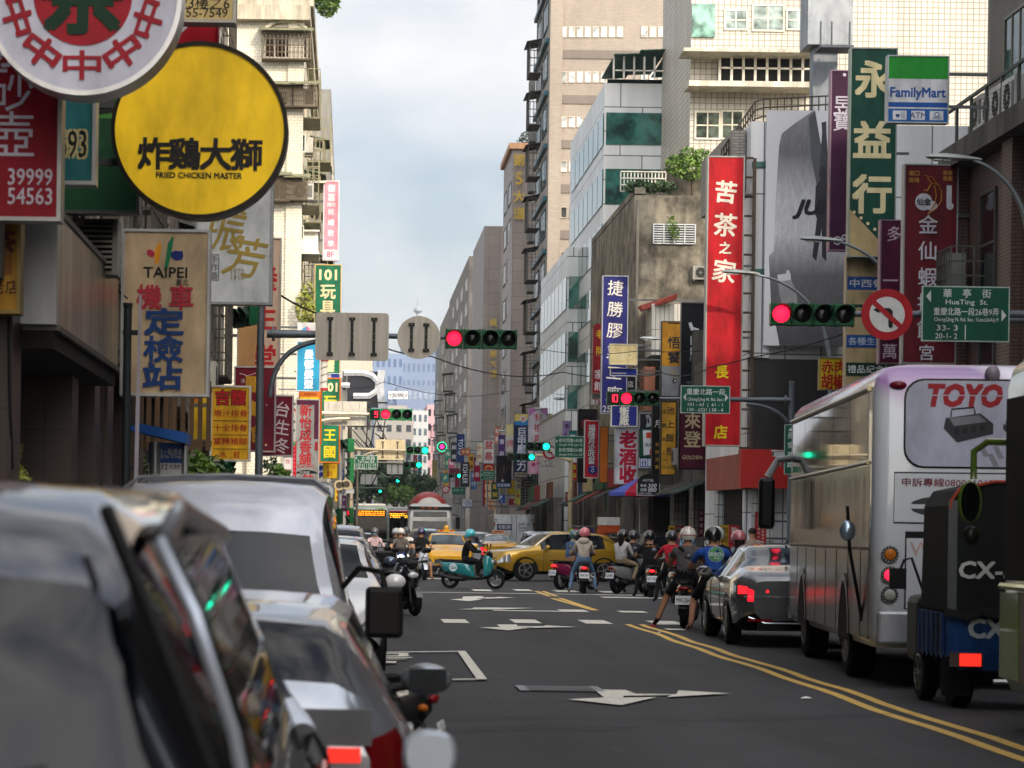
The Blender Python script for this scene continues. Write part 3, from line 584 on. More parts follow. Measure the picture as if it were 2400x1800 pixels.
# --- far end of the street
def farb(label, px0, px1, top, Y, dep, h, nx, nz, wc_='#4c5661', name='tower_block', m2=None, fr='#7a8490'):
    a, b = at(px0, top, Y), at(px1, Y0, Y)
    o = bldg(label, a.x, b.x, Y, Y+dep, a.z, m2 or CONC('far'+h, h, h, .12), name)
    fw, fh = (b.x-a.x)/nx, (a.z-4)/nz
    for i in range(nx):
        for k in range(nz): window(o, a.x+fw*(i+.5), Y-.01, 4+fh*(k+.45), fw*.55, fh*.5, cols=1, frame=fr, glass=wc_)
    return o
farb('pale blue hazy tower with pointed top beyond the street end', 942, 1040, 800, 1500, 40, '#67768f', 9, 11, '#4c6282')  # these far towers carry distance haze in their bluish wall colour
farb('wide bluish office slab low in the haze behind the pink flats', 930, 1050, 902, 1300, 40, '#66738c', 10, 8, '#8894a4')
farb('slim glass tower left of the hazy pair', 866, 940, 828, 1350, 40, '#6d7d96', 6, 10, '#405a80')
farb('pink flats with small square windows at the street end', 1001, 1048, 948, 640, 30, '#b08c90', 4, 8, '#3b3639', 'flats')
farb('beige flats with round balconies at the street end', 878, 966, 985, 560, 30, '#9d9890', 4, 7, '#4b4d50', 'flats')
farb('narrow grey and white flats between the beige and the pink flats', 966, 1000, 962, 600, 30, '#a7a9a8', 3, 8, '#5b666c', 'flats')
tw = farb('stepped stone tower with white character boards on its roof', 908, 950, 950, 700, 30, '#97928c', 3, 5, '#5a5a5a')
m = MB(P('#e8e6e0', .6))
for i in range(4): q = at(915+12*i, 926, 699); m.box(q.x-.55, q.x+.55, 698.6, 699, q.z-1.1, q.z+1.0)
m.mat(P('#2b2b2b')); 
for i in range(4): q = at(915+12*i, 926, 698.5); m.text('大安保全'[i], (q.x, 698.5, q.z), 1.2)
m.build('roof_sign', tw)
wb = farb('cream flats above the black curved billboard on the far left', 800, 868, 842, 420, 40, '#b9b1a0', 5, 4, '#3f4246', 'flats')
m = MB(P('#26282d', .6)); a, b = at(815, 870, 418), at(898, 955, 418); m.box(a.x, b.x, 418, 419.5, b.z, a.z); m.mat(P('#c6c8ca', .5))
def S(px, py, Y=417.9): q = at(px, py, Y); return (q.x, Y, q.z)
m.tube([S(806, 874), S(850, 874), S(872, 880), S(886, 895), S(884, 915), S(866, 928), S(828, 928)], .55, 6); m.tube([S(800, 903), S(820, 903)], .5, 6)
m.tube([S(895, 868), S(890, 900), S(896, 958)], .7, 6); m.build('black_billboard', label='black billboard with a big white curved stroke far left', cat='billboard')
# hills and the broadcasting mast
hm = CONC('hill haze blue', '#39485a', '#2e3d4a', .2)  # blue grey puts distance haze into the hill colour
m = MB(hm); m.sm = True; rr = []
for i in range(41):
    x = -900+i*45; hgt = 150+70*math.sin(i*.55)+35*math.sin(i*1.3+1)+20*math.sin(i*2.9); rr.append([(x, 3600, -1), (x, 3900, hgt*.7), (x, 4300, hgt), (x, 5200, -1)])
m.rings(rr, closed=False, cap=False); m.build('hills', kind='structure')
q = at(980, 745, 1490); m = MB(P('#8a909a', .6)); tb = at(980, 800, 1490).z-2
m.tube([(q.x, 1500, tb), (q.x, 1500, at(980, 735, 1500).z)], [1.6, .9], 10); m.ball((q.x, 1500, at(980, 727, 1500).z), 2.2, n=14)
m.tube([(q.x, 1500, at(980, 735, 1500).z), (q.x, 1500, at(980, 697, 1500).z)], [.45, .2], 6); m.lathe([(2.6, 0), (2.6, .5)], (q.x, 1500, at(980, 730, 1500).z), n=14)
m.build('broadcast_mast', label='slender roof mast with a ball, rising over the hazy tower', cat='mast')
# ---------------------------------------------------------------- shop signs, hung out over the street
FRM = '#8b8e90'
def items_on(m, items, wd, hg, y=0.0):
    """lettering and shapes on a board of wd x hg metres; u, v run 0..1 from its top left corner, sizes are fractions of its width"""
    k = 0
    for it in items:
        k += 1; yy = y-.004-.0015*k; t = it[0]
        U = lambda u: (u-.5)*wd
        V = lambda v: (.5-v)*hg
        if t == 'r': _, u0, v0, u1, v1, c = it; m.mat(P(c)); m.poly([(U(u0), yy, V(v1)), (U(u1), yy, V(v1)), (U(u1), yy, V(v0)), (U(u0), yy, V(v0))])
        elif t == 'p': m.mat(P(it[2])); m.poly([(U(a), yy, V(b)) for a, b in it[1]])
        elif t == 'c': _, u, v, r, c = it; m.mat(P(c)); m.disc((U(u), yy, V(v)), r*wd)
        elif t == 'o': _, u, v, r0, r1, c = it; m.mat(P(c)); m.ring((U(u), yy, V(v)), r0*wd, r1*wd)
        elif t == 'l': m.mat(P(it[3])); m.tube([(U(a), yy, V(b)) for a, b in it[1]], it[2]*wd, 4)
        elif t == 't':
            _, s, u, v, h, c = it[:6]; kw = dict(it[6]) if len(it) > 6 else {}
            if 'w' in kw: kw['w'] *= wd
            if kw.pop('out', None): oc = it[6]['out']; k2 = {q: r for q, r in kw.items() if q != 'out'}; m.mat(P(oc)); k2['bold'] = kw.get('bold', .012)+.055; m.text(s, (U(u), yy+.0008, V(v)), h*wd, maxw=None, **k2)
            kw.setdefault('maxw', wd*.97); m.mat(P(c)); m.text(s, (U(u), yy, V(v)), h*wd, **kw)
        elif t == 'v':
            _, s, u, v0, v1, h, c = it[:7]; kw = dict(it[7]) if len(it) > 7 else {}; oc = kw.pop('out', None)
            for i, ch in enumerate(s):
                v = v0+(v1-v0)*(i/(len(s)-1) if len(s) > 1 else .5)
                if oc: m.mat(P(oc)); m.text(ch, (U(u), yy+.0008, V(v)), h*wd, **dict(kw, bold=kw.get('bold', .012)+.06))
                m.mat(P(c)); m.text(ch, (U(u), yy, V(v)), h*wd, **kw)
SHOPS = 'shop signs hung out over the street'
def sign(label, px, Y, bg, items=(), fr=FRM, t=.16, fw=.03, wall=None, name='shop_sign', cat='sign', group=SHOPS, top=None, rz=0, side=None):
    a, b = at((px[0]+px[2])/2, (px[1]+px[3])/2, Y), Y/F
    wd, hg = (px[2]-px[0])*b, (px[3]-px[1])*b
    m = MB(P(side or bg)); m.box(-wd/2, wd/2, 0, t, -hg/2, hg/2); m.mat(P(bg, dirt=.22)); m.poly([(-wd/2, -.003, -hg/2), (wd/2, -.003, -hg/2), (wd/2, -.003, hg/2), (-wd/2, -.003, hg/2)])
    if top == 'round':
        m.mat(P(bg)); m.prism([(wd/2*math.cos(PI*i/12), 0, hg/2+wd*.42*math.sin(PI*i/12)) for i in range(13)], (0, t, 0))
    items_on(m, items, wd, hg)
    o = m.build(name, loc=a, rz=rz, label=label, cat=cat, group=group)
    if fr:
        f = MB(P(fr, .4, .4)); d = t+.02
        f.box(-wd/2-fw, wd/2+fw, -.025, d, hg/2, hg/2+fw) if top != 'round' else None
        f.box(-wd/2-fw, wd/2+fw, -.025, d, -hg/2-fw, -hg/2); f.box(-wd/2-fw, -wd/2, -.025, d, -hg/2, hg/2); f.box(wd/2, wd/2+fw, -.025, d, -hg/2, hg/2)
        f.build('frame', o)
    if wall is None: wall = -2.75 if a.x < 2 else 13.0
    q = wall-a.x; e = wd/2 if q > 0 else -wd/2
    if abs(q) > wd/2+.1:
        f = MB(P('#5b5e60', .5, .5)); n = 2 if hg < 3 else int(hg/1.6)
        for i in range(n): z = -hg/2+hg*(i+.5)/n; f.box(min(e, q), max(e, q), t*.3, t*.3+.06, z-.03, z+.03)
        f.build('bracket', o)
    return o
def round_sign(label, c, r, Y, bg, rim, draw, t=.22, wall=None, group=SHOPS, seg=64, rimw=.025):
    a = at(c[0], c[1], Y); rr = r*Y/F; m = MB(P(rim, .35, .3)); m.lathe([(rr, 0), (rr, t)], (0, 0, 0), 'y', seg); m.mat(P(bg)); m.disc((0, -.004, 0), rr*.995, seg)
    draw(m, rr); o = m.build('round_sign', loc=a, label=label, cat='sign', group=group)
    f = MB(P(rim, .35, .5)); f.lathe([(rr*.985, -.02), (rr+rimw, -.02), (rr+rimw, t+.02), (rr*.985, t+.02)], (0, 0, 0), 'y', seg, cap=False); f.build('rim', o)
    if wall is not None:
        f = MB(P('#3a3c3e', .5, .4)); q = wall-a.x
        for z in (-.25, .25): f.box(min(q, 0), max(q, 0), t+.03, t+.09, z-.03, z+.03)
        f.build('bracket', o)
    return o
# -- left side, nearest first
def d1(m, r):
    m.mat(P('#a11f2d')); m.disc((0, -.012, 0), r*.515, 48); m.mat(P('#123524')); m.text('茶', (0, -.02, r*.05), r*.86, bold=.035)
    m.mat(P('#9c1f2e'))
    for i in range(10):
        a = -PI/2+2*PI*i/10; m.text('中', (r*.72*math.cos(a), -.012-.0006*i, r*.72*math.sin(a)), r*.30, bold=.03, rot=a+PI/2, sx=1.5)
round_sign('huge white round sign with a red chain ring, top left corner', (195, -8), 224, 18, '#c9cbdc', '#d6d6d6', d1, .3, -2.75, seg=96)
def d2(m, r):
    m.mat(P('#141210'))
    for ch, x in (('炸', -.53), ('鷄', -.17), ('大', .19), ('獅', .55)): m.text(ch, (x*r, -.012, -.28*r), .36*r, bold=.035)
    m.text('FRIED CHICKEN MASTER', (0, -.012, -.53*r), .066*r, w=r*1.0, bold=.03)
round_sign('big yellow round sign with black characters in a thin black rim', (468, 305), 201, 22, '#f9cf1e', '#18150f', d2, .22, -2.75, seg=96)
sign('tall crimson sign with white characters and phone digits at the left edge', (-110, -60, 137, 508), 19, '#8e1124', [('t', '紫', .53, .29, .43, '#c9c4d2'), ('t', '砂', .55, .473, .43, '#c9c4d2', {'bold': .0}), ('t', '壺', .56, .66, .44, '#c9c4d2', {'bold': .0}), ('t', '39999', .745, .834, .155, '#c9c4d2', {'w': .42}), ('t', '54563', .745, .914, .155, '#c9c4d2', {'w': .42})], '#a3a3a3', .2)
sign('teal sign with black outlined digits behind the crimson sign', (60, 60, 218, 424), 20.3, '#2d7377', [('t', '693', .70, .76, .40, '#17181a', {'w': .42, 'out': '#c9bd86'}), ('p', [(.48, .02), (.55, .02), (.53, .4), (.5, .42)], '#b9c2a0')], '#b7bcbc', .16)
sign('dark green sign with leaf silhouettes between the teal and yellow signs', (60, 120, 322, 493), 23.4, '#0d3d22', [('r', .3, 0, 1, .42, '#3d7a34'), ('p', [(.66, .15), (.72, .2), (.75, .14), (.76, .22), (.8, .3), (.74, .33), (.7, .28), (.64, .32)], '#174a2c'), ('c', .66, .58, .045, '#17452a'), ('c', .70, .70, .055, '#17452a'), ('p', [(.64, .34), (.78, .33), (.8, .38), (.64, .4)], '#101a12')], '#4a4c4c', .14)
sign('cream sign with a black address line and phone number, top left', (395, -70, 546, 46), 25, '#c2ad74', [('t', '號3樓之6', .52, .66, .21, '#231d16', {'w': .86}), ('t', '2555-7549', .50, .86, .14, '#231d16', {'w': .84})], '#8f8c84', .2)
sign('red sign with white rays behind the yellow round sign', (392, 50, 506, 170), 26, '#b3162b', [('p', [(0, .1), (.42, .0), (.55, .02), (.2, .3), (0, .38)], '#d8d3d3'), ('p', [(0, .55), (.35, .5), (.6, .62), (.4, .6), (0, .8)], '#d8d3d3')], '#7b1420', .14)
sign('beige motorcycle inspection sign with a brush stroke city emblem', (290, 544, 485, 922), 27, '#b49f80', [
    ('p', [(.37, .10), (.42, .062), (.445, .075), (.43, .15), (.41, .195), (.37, .20), (.355, .14)], '#d08c1c'), ('p', [(.52, .07), (.565, .03), (.59, .03), (.57, .12), (.54, .19), (.51, .25), (.475, .24), (.5, .15)], '#14734a'),
    ('p', [(.27, .115), (.31, .108), (.36, .125), (.36, .15), (.33, .16), (.27, .14)], '#a52a45'), ('p', [(.555, .13), (.6, .115), (.66, .117), (.70, .115), (.71, .15), (.69, .17), (.62, .175), (.56, .155)], '#14246b'),
    ('t', 'TAIPEI', .495, .25, .125, '#151312', {'w': .52, 'bold': .02}), ('t', '臺北', .70, .311, .075, '#201c18'), ('t', '機', .305, .404, .29, '#a02c3a', {'bold': .03}), ('t', '車', .69, .404, .29, '#a02c3a', {'bold': .03}),
    ('t', '定', .49, .556, .31, '#173a70', {'bold': .045, 'sx': 1.5}), ('t', '檢', .485, .726, .31, '#173a70', {'bold': .03, 'sx': 1.5}), ('t', '站', .475, .895, .31, '#173a70', {'bold': .045, 'sx': 1.5})], '#9da0a0', .2)
sign('grey white incense shop sign with gold brush characters', (462, 430, 634, 708), 32, '#bcc1c2', [('t', '貢', .46, .10, .5, '#94803a', {'rot': -.1}), ('t', '振', .36, .40, .55, '#94803a', {'bold': .012, 'rot': -.15, 'shear': .1}), ('t', '芳', .66, .62, .55, '#94803a', {'bold': .012, 'rot': -.15, 'shear': .1}),
    ('r', .175, .60, .305, .82, '#2a2a2a'), ('r', .185, .605, .295, .815, '#a9b0b4'), ('v', '手作香', .24, .64, .78, .1, '#4a4640'), ('t', '1970', .56, .74, .07, '#8f8868'), ('t', '1910', .56, .79, .07, '#8f8868')], '#7c8184', .2)
sign('pale pinkish sign with big red characters behind the incense sign', (560, 560, 655, 862), 53.2, '#b59c88', [('v', '養生堂', .62, .3, .92, .62, '#a51d1d', {'bold': .03}), ('c', .62, .06, .07, '#a51d1d'), ('p', [(.2, .55), (.5, .6), (.4, 1), (0, 1), (0, .7)], '#a98152')], '#98948c', .2)
sign('wine red sign with gold characters behind the signal pole', (551, 862, 643, 1056), 52, '#6d1227', [('v', '麗寶館', .45, .2, .8, .42, '#b98a22', {'bold': .03}), ('t', '水', .2, .16, .13, '#c8b7b2'), ('l', [(.1, .07), (.3, .1), (.55, .06), (.7, .09)], .012, '#c9a5a5'), ('c', .8, .45, .02, '#c8a9a2'), ('c', .7, .75, .02, '#c8a9a2'), ('c', .8, .93, .03, '#c9b48a')], '#a9a0a0', .18)
sign('wine red sign with white script characters beside the white signal pole', (604, 929, 684, 1066), 52.7, '#6e1128', [('v', '台生冬', .72, .22, .84, .44, '#c9bcc0', {'rot': -.15})], '#a9a0a0', .18)
sign('yellow noodle shop menu sign with red rows of characters', (497, 908, 583, 1077), 40, '#d3a018', [('t', '吉馥', .5, .14, .40, '#a8161b', {'out': '#1c1209', 'bold': .03})]+
    [('t', s, .5, v, .19, '#a01a14', {'w': .9 if i < 3 else .55}) for i, (s, v) in enumerate((('原汁排骨', .36), ('十全排骨', .56), ('當歸豬腳', .745), ('水　餃', .93)))]+[('r', .04, v, .96, v+.008, '#4a2c0c') for v in (.46, .655, .85)], '#b8b4a8', .18)
sign('plain yellow sign with half hidden red marks left of the menu sign', (446, 918, 492, 1042), 41, '#c8a416', [('t', '高', .2, .12, .5, '#b02a1c'), ('t', '麵', .3, .6, .4, '#b98a1a')], '#8e8a80', .16)
sign('ochre sign with dark brush marks cut off by the left edge', (-70, 512, 40, 726), 19.8, '#b0822a', [('r', .2, .06, .9, .62, '#8c5a24'), ('t', '茶', .7, .25, .5, '#4a2414', {'bold': .04}), ('t', '老店', .75, .75, .3, '#3a2412')], '#7d6a3c', .2)
# -- left side beyond the crossing
sign('long pink vertical sign with white characters high on the cream flats', (760, 426, 792, 608), 89, '#d88a97', [('v', '儷嘉', .5, .085, .20, .56, '#eedfdf'), ('t', '國際', .5, .295, .30, '#eedfdf'), ('v', '紋繡教學', .5, .385, .80, .46, '#eedfdf'), ('r', .03, .875, .97, .995, '#ecdcdc'), ('t', '8F', .5, .935, .42, '#c96478', {'bold': .03})], '#d9c5c5', .25, .04, -1.86)
sign('green vertical toy shop sign with cream characters above the blank panel', (738, 622, 797, 880), 88, '#1d6b4a', [('t', '101', .5, .085, .40, '#e2d2a0', {'bold': .035, 'w': .68}), ('v', '玩具城', .5, .235, .53, .58, '#e2d2a0', {'bold': .03}), ('t', 'a', .62, .87, .75, '#e2d2a0', {'bold': .06, 'shear': .25})], '#c9b06a', .3, .03, -1.86)
sign('green vertical toy shop sign with yellow characters below the first', (752, 888, 795, 1082), 86, '#1d6b4a', [('t', '101', .5, .10, .46, '#e2d2a0', {'bold': .035, 'w': .72}), ('v', '玩具王國', .5, .27, .88, .66, '#e0c21e', {'bold': .03})], '#d8701f', .3, .04, -1.86)
sign('small blue lettered board between the two green toy signs', (738, 876, 796, 888), 86.5, '#1d3a8c', [('t', '乙級', .5, .5, .17, '#d8d8dc')], '#cfd0cc', .3, .02, -1.86)
sign('sky blue hair salon sign with white characters', (697, 802, 749, 915), 74, '#2f93b8', [('v', '曼都髮型', .52, .25, .87, .40, '#e4ecec', {'bold': .05})], '#c9c9c2', .2, .03, -2.2)
sign('white panel with pink and blue petals above the blue salon sign', (697, 756, 742, 801), 74.2, '#c9c6c2', [('p', [(.46, .75), (.22+.1*i-.05, .2+.08*abs(i-2.5)), (.32+.1*i-.05, .15+.08*abs(i-2.5))], ('#3a8fb5', '#3a8fb5', '#4aa3c4', '#c2307a', '#c2307a', '#d2478c')[i]) for i in range(6)], None, .2, .03, -2.2)
sign('orange board with a yellow band above the grey incense sign', (702, 916, 752, 1040), 79, '#cc6c22', [('r', .0, .12, .9, .2, '#d8b21e'), ('r', .2, .04, .8, .09, '#9c4a18')], '#b05a1c', .2, .03, -1.86)
sign('grey incense shop sign with a long column of red characters', (694, 938, 746, 1140), 71, '#8b8a86', [('r', .0, .0, 1, .055, '#4c1a36'), ('r', .8, .0, 1.0, .45, '#4c1a36'), ('v', '新怡成香舖', .42, .12, .68, .52, '#a3262c', {'bold': .03}), ('t', '5561842', .45, .765, .15, '#9c3038', {'w': .78}), ('p', [(.5+.48*math.cos(q), .85-.04*math.sin(q)) for q in [PI*i/10 for i in range(11)]], '#17171a'), ('t', 'INCENSE', .4, .835, .08, '#b0b0b0'), ('t', '飩', .55, .925, .5, '#a3262c', {'bold': .03}), ('r', .85, .48, .98, .58, '#8c1c24')], '#a7a59f', .2, .03, -2.4)
sign('narrow white sign with red characters at the foot of the white signal pole', (664, 1071, 684, 1160), 69, '#c9c6c2', [('v', '西藥部度', .5, .12, .88, .5, '#b02830')], '#b9b4b0', .14, .02, -2.4)
sign('narrow red dotted strip sign beside the grey incense sign', (685, 1035, 694, 1148), 69.5, '#b01226', [('c', .5, .1+.085*i, .1, '#d8c8c8') for i in range(10)]+[('p', [(.1, .0), (.9, .02), (.6, .08), (.2, .07)], '#2a8a50')], None, .14, .02, -2.4)
sign('yellow drink shop sign with red characters below the green toy sign', (758, 1086, 790, 1120), 87, '#c7a31a', [('t', '冬瓜茶', .5, .25, .25, '#b0561a'), ('t', '飲', .45, .7, .42, '#b0461a')], '#8f7c2a', .2, .02, -1.86)
sign('small blue number board left of the yellow drink sign', (747, 1091, 757, 1117), 87, '#1c2f86', [('t', '64', .5, .5, .75, '#d0d4e0')], None, .1, .02, -1.86)
sign('colourful card shop board above the grey round sign', (698, 1141, 741, 1161), 80, '#c9b84e', [('t', 'カード', .5, .35, .3, '#1c3d8f', {'bold': .05, 'shear': .2}), ('t', '電玩卡', .5, .8, .17, '#3a6a3a')], '#6d6a4a', .2, .02, -1.86)
def d3(m, r): m.mat(P('#16171a')); m.text('聚', (0, -.012, 0), r*1.1, bold=.02, rot=-.1)
round_sign('small grey round sign with one black brush character', (759, 1152), 22, 84, '#8c9194', '#75797c', d3, .15, -1.86, seg=32)
m = MB(P('#c9c4b8', .4)); q = at(759, 878, 80); m.lathe([(.11, -.42), (.11, .42)], (0, 0, 0), 'z', 16); m.mat(P('#8f8a80', .4))
m.tube([(.112*math.cos(t), .112*math.sin(t), -.4+t*.036) for t in [i*.35 for i in range(64)]], .022, 5); m.mat(P('#a83238')); m.lathe([(.14, -.5), (.14, -.42)]); m.lathe([(.14, .42), (.14, .47)])
o = m.build('barber_pole', loc=q, label='white spiral barber pole between the salon and toy signs', cat='barber pole'); part(o, 'bracket', P('#77787a', .5, .4), [(-2.3-q.x, -.1, -.03, .03, -.5, -.46)])
# -- right side, nearest first
sign('hanging convenience store sign in green, white and blue stripes', (2082, 133, 2221, 286), 51, '#c9ccd0', [('r', 0, 0, 1, .34, '#1e8a2c'), ('r', 0, .70, 1, .775, '#1c4f96'), ('r', 0, .80, 1, 1, '#1c5a9c'), ('t', 'FamilyMart', .5, .545, .16, '#1d4f92', {'w': .93, 'bold': .03})]+
     [('r', .08+.31*i, .83, .31+.31*i, .97, '#c9ccd0') for i in range(3)]+[('t', 'ATM', .505, .90, .10, '#2a4a78'), ('t', 'WiFi', .82, .94, .055, '#2a4a78'), ('o', .82, .885, .03, .045, '#2a4a78'), ('p', [(.12, .885), (.2, .885), (.18, .935), (.14, .935)], '#2a4a78'), ('r', .225, .85, .235, .94, '#2a4a78'), ('r', .26, .85, .27, .94, '#2a4a78')], '#9aa0a4', .2, .025, 12.6)
sign('tall dark green sign with three huge cream characters', (1993, 115, 2098, 600), 60, '#0e4034', [('t', '永', .5, .145, .80, '#c9bd92', {'bold': .035}), ('t', '益', .48, .44, .82, '#c9bd92', {'bold': .035}), ('t', '行', .5, .70, .84, '#c9bd92', {'bold': .035}), ('p', [(0, .775), (1, 1.0), (0, 1.0)], '#a8946a')]+[('c', .10+.155*i, .79+.027*i, .037, '#c9bd92') for i in range(6)], '#8c968c', .25, .03)
sign('tan board with blue label bands under the tall dark green sign', (1984, 600, 2076, 925), 60.4, '#a3916c', [('r', 0, .15, 1, .245, '#1c4480'), ('t', '中西餐', .5, .197, .20, '#c3c6c8', {'w': .86}), ('r', 0, .35, 1, .44, '#143028'), ('t', '高級', .4, .395, .18, '#b9a878'), ('r', 0, .57, 1, .66, '#1c4480'), ('t', '各種生態', .5, .615, .19, '#a9b4c0', {'w': .9}), ('r', 0, .77, 1, .865, '#16301f'), ('t', '禮品紀念', .5, .817, .2, '#c3c6c8', {'w': .92}), ('t', '盒', .5, .06, .2, '#93835f'), ('t', '茶葉', .5, .29, .2, '#93835f')], '#9a927c', .25, .03)
sign('purple sign with a white character behind the dark green sign', (1947, 167, 1992, 585), 63, '#3b1735', [('t', '昱', .6, .19, 1.0, '#b9b4c0', {'maxw': None}), ('t', '寶', .6, .28, 1.0, '#b9b4c0', {'maxw': None}), ('o', .4, .95, .16, .22, '#b9b4c0'), ('o', .75, .93, .08, .13, '#b9b4c0'), ('c', .65, .02, .09, '#b9b4c0')], '#86707f', .25, .03)
sign('purple sign with white characters half behind the shrimp roll sign', (2064, 518, 2114, 850), 57.5, '#4e1530', [('t', '多', .6, .09, .7, '#b9a8b0'), ('t', '一', .45, .42, .7, '#b9a8b0'), ('t', '人', .5, .68, .7, '#b9a8b0'), ('t', '萬', .45, .92, .7, '#b9a8b0')], '#86707f', .22, .03)
sign('dark red seafood sign with an outlined shrimp emblem and white characters', (2119, 388, 2240, 850), 54, '#5c0f1c', [('t', '蝦口', .17, .04, .10, '#b98a3a'), ('t', '高味', .17, .075, .10, '#b98a3a'), ('t', '自自', .82, .035, .09, '#b98a3a'), ('t', '售製', .82, .065, .09, '#b98a3a'), ('c', .36, .185, .165, '#b9bcc4'), ('c', .52, .205, .10, '#b9bcc4'), ('r', .80, .10, .90, .21, '#b9bcc4'), ('o', .87, .205, .03, .07, '#b9bcc4'),
     ('l', [(.42, .06), (.5, .09), (.62, .095), (.7, .13), (.7, .18), (.62, .215), (.52, .235)], .012, '#a8742a'), ('l', [(.50, .095), (.42, .13), (.36, .125)], .016, '#a8742a'), ('l', [(.56, .10), (.60, .15), (.58, .19), (.5, .225)], .012, '#a8742a'), ('l', [(.62, .10), (.52, .06), (.36, .05)], .008, '#a8742a'), ('l', [(.5, .235), (.44, .25)], .02, '#a8742a'),
     ('t', '仙金', .36, .185, .13, '#1a1414', {'bold': .03}), ('v', '金仙蝦捲飯', .45, .30, .83, .36, '#bcbcc6', {'bold': .015}), ('t', '宮', .45, .95, .3, '#bcbcc6')], '#8a8d90', .22, .03)
sign('yellow board with red characters between the lamp posts and the bus roof', (1922, 840, 1979, 912), 64, '#b39c18', [('t', '赤肉', .55, .27, .52, '#8e1c12', {'bold': .03}), ('t', '胡椒', .55, .75, .6, '#8e1c12', {'bold': .04})], '#8a8050', .2, .02)
sign('tall bright red sign with white brush characters', (1657, 369, 1738, 1043), 70.3, '#b5161f', [('t', '苦', .5, .12, .62, '#dcd6c6', {'bold': .03, 'rot': -.1}), ('t', '茶', .5, .235, .66, '#dcd6c6', {'bold': .02, 'rot': -.08}), ('t', '之', .5, .315, .34, '#dcd6c6', {'bold': .03}), ('t', '家', .48, .395, .66, '#dcd6c6', {'bold': .02, 'rot': -.15}), ('v', '長總店', .45, .745, .955, .38, '#d8c010', {'bold': .03})], '#9a9a94', .3, .04, 10.95)
m = MB(P('#50453c', .6, .4)); a, b = at(1742, 370, 70.5), at(1757, 1050, 70.5)
m.box(a.x, a.x+.05, 70.5, 70.56, b.z, a.z); m.box(b.x, b.x+.08, 70.5, 70.6, b.z, a.z)
for i in range(16): z = b.z+(a.z-b.z)*i/15; m.box(a.x, b.x, 70.52, 70.55, z-.03, z+.03)
m.build('sign_ladder', label='rusty ladder frame standing behind the tall bright red sign', cat='ladder')
sign('black clothing shop sign with a slanted silver logo', (1597, 711, 1649, 903), 84.5, '#0c0d12', [('p', [(.30, .24), (.44, .23), (.52, .29), (.78, .31), (.8, .34), (.78, .36), (.42, .335)], '#a9adb0'), ('p', [(.40, .40), (.78, .39), (.78, .43), (.52, .44), (.52, .47), (.78, .46), (.78, .50), (.40, .51)], '#a9adb0'), ('p', [(.40, .54), (.78, .52), (.78, .55), (.55, .575), (.78, .585), (.78, .61), (.5, .635), (.78, .65), (.76, .68), (.4, .625)], '#a9adb0'), ('t', 'MEN', .42, .67, .09, '#7f8488', {'rot': 1.5}), ('t', 'CLOTHING', .55, .965, .085, '#8b8f94', {'w': .55})], '#4a4c50', .25, .02)
sign('ochre and grey lunch box sign with dark characters', (1551, 754, 1596, 928), 87, '#b98325', [('r', 0, .6, 1, 1, '#85878a'), ('v', '悟饕', .62, .28, .48, .62, '#22262c', {'maxw': None, 'bold': .02}), ('t', '池', .6, .7, .4, '#a08a5c'), ('c', .68, .8, .11, '#20242a'), ('c', .70, .80, .05, '#d8d8d0'), ('r', .3, .01, .9, .03, '#4a3c1c')], '#3a3428', .25, .02)
sign('ochre lunch sign with a column of dark characters behind a lamp post', (1550, 942, 1583, 1112), 87, '#bb8a2a', [('v', '池上飯包', .62, .12, .68, .56, '#23231f', {'bold': .02}), ('v', '悟饕池上', .18, .14, .7, .3, '#23231f'), ('t', '02-2552', .5, .9, .18, '#3c3418', {'w': .85}), ('t', '台北', .3, .8, .15, '#4c3c18')], '#23221e', .25, .03)
sign('maroon sign with two cream characters under the street name sign', (1594, 905, 1652, 1098), 81, '#4a0f25', [('t', '來', .5, .42, .62, '#b9a783', {'bold': .02}), ('t', '登', .5, .645, .66, '#b9a783', {'bold': .02}), ('t', 'GOLDEN', .5, .865, .15, '#b9a783', {'w': .8})], '#17141a', .25, .04)
sign('narrow black household goods sign beside the ochre lunch sign', (1529, 950, 1548, 1114), 88.5, '#141112', [('t', '月', .7, .26, .9, '#c9c9c9', {'maxw': None}), ('v', '家飾百貨', .6, .56, .88, .46, '#b98f22')], '#2c2a2a', .2, .02)
sign('white sign with three big red characters behind a lamp post', (1443, 1004, 1494, 1133), 92, '#c4c5cc', [('v', '老酒收', .56, .2, .84, .76, '#a81230', {'bold': .05})], '#b0b2b6', .25, .03)
sign('indigo factory sign with white characters', (1434, 952, 1492, 998), 91, '#222a78', [('v', '衡廠', .5, .27, .73, .38, '#d9d6c4', {'bold': .03})], '#cfcdbf', .25, .03)
sign('black and white hotel sign above the countdown signal', (1425, 880, 1489, 920), 94, '#17171b', [('t', '皇后旅店', .5, .5, .24, '#c9cacc', {'w': .86})], '#a9abae', .3, .05)
sign('sunlit blank cream sign box with faint marks, in front of the navy sign', (1431, 808, 1492, 853), 90, '#d8c48c', [('o', .72, .55, .09, .13, '#e2d2a4'), ('p', [(.15, .4), (.6, .45), (.55, .8), (.3, .82)], '#dfce9c')], '#d2c9b0', .3, .03)
sign('small blue panel under the cream sign box', (1432, 864, 1492, 880), 90.3, '#1c2f8a', [('r', .05, .6, .6, .75, '#b9b49c')], '#c9c9c4', .3, .02)
sign('tall navy sign with white brush characters', (1412, 648, 1469, 968), 93, '#1f2060', [('v', '捷勝膠業工廠', .5, .085, .86, .62, '#cfc9bb', {'bold': .01, 'rot': -.08}), ('t', '255', .3, .97, .26, '#b9b7b0')], '#9da0a8', .3, .03)
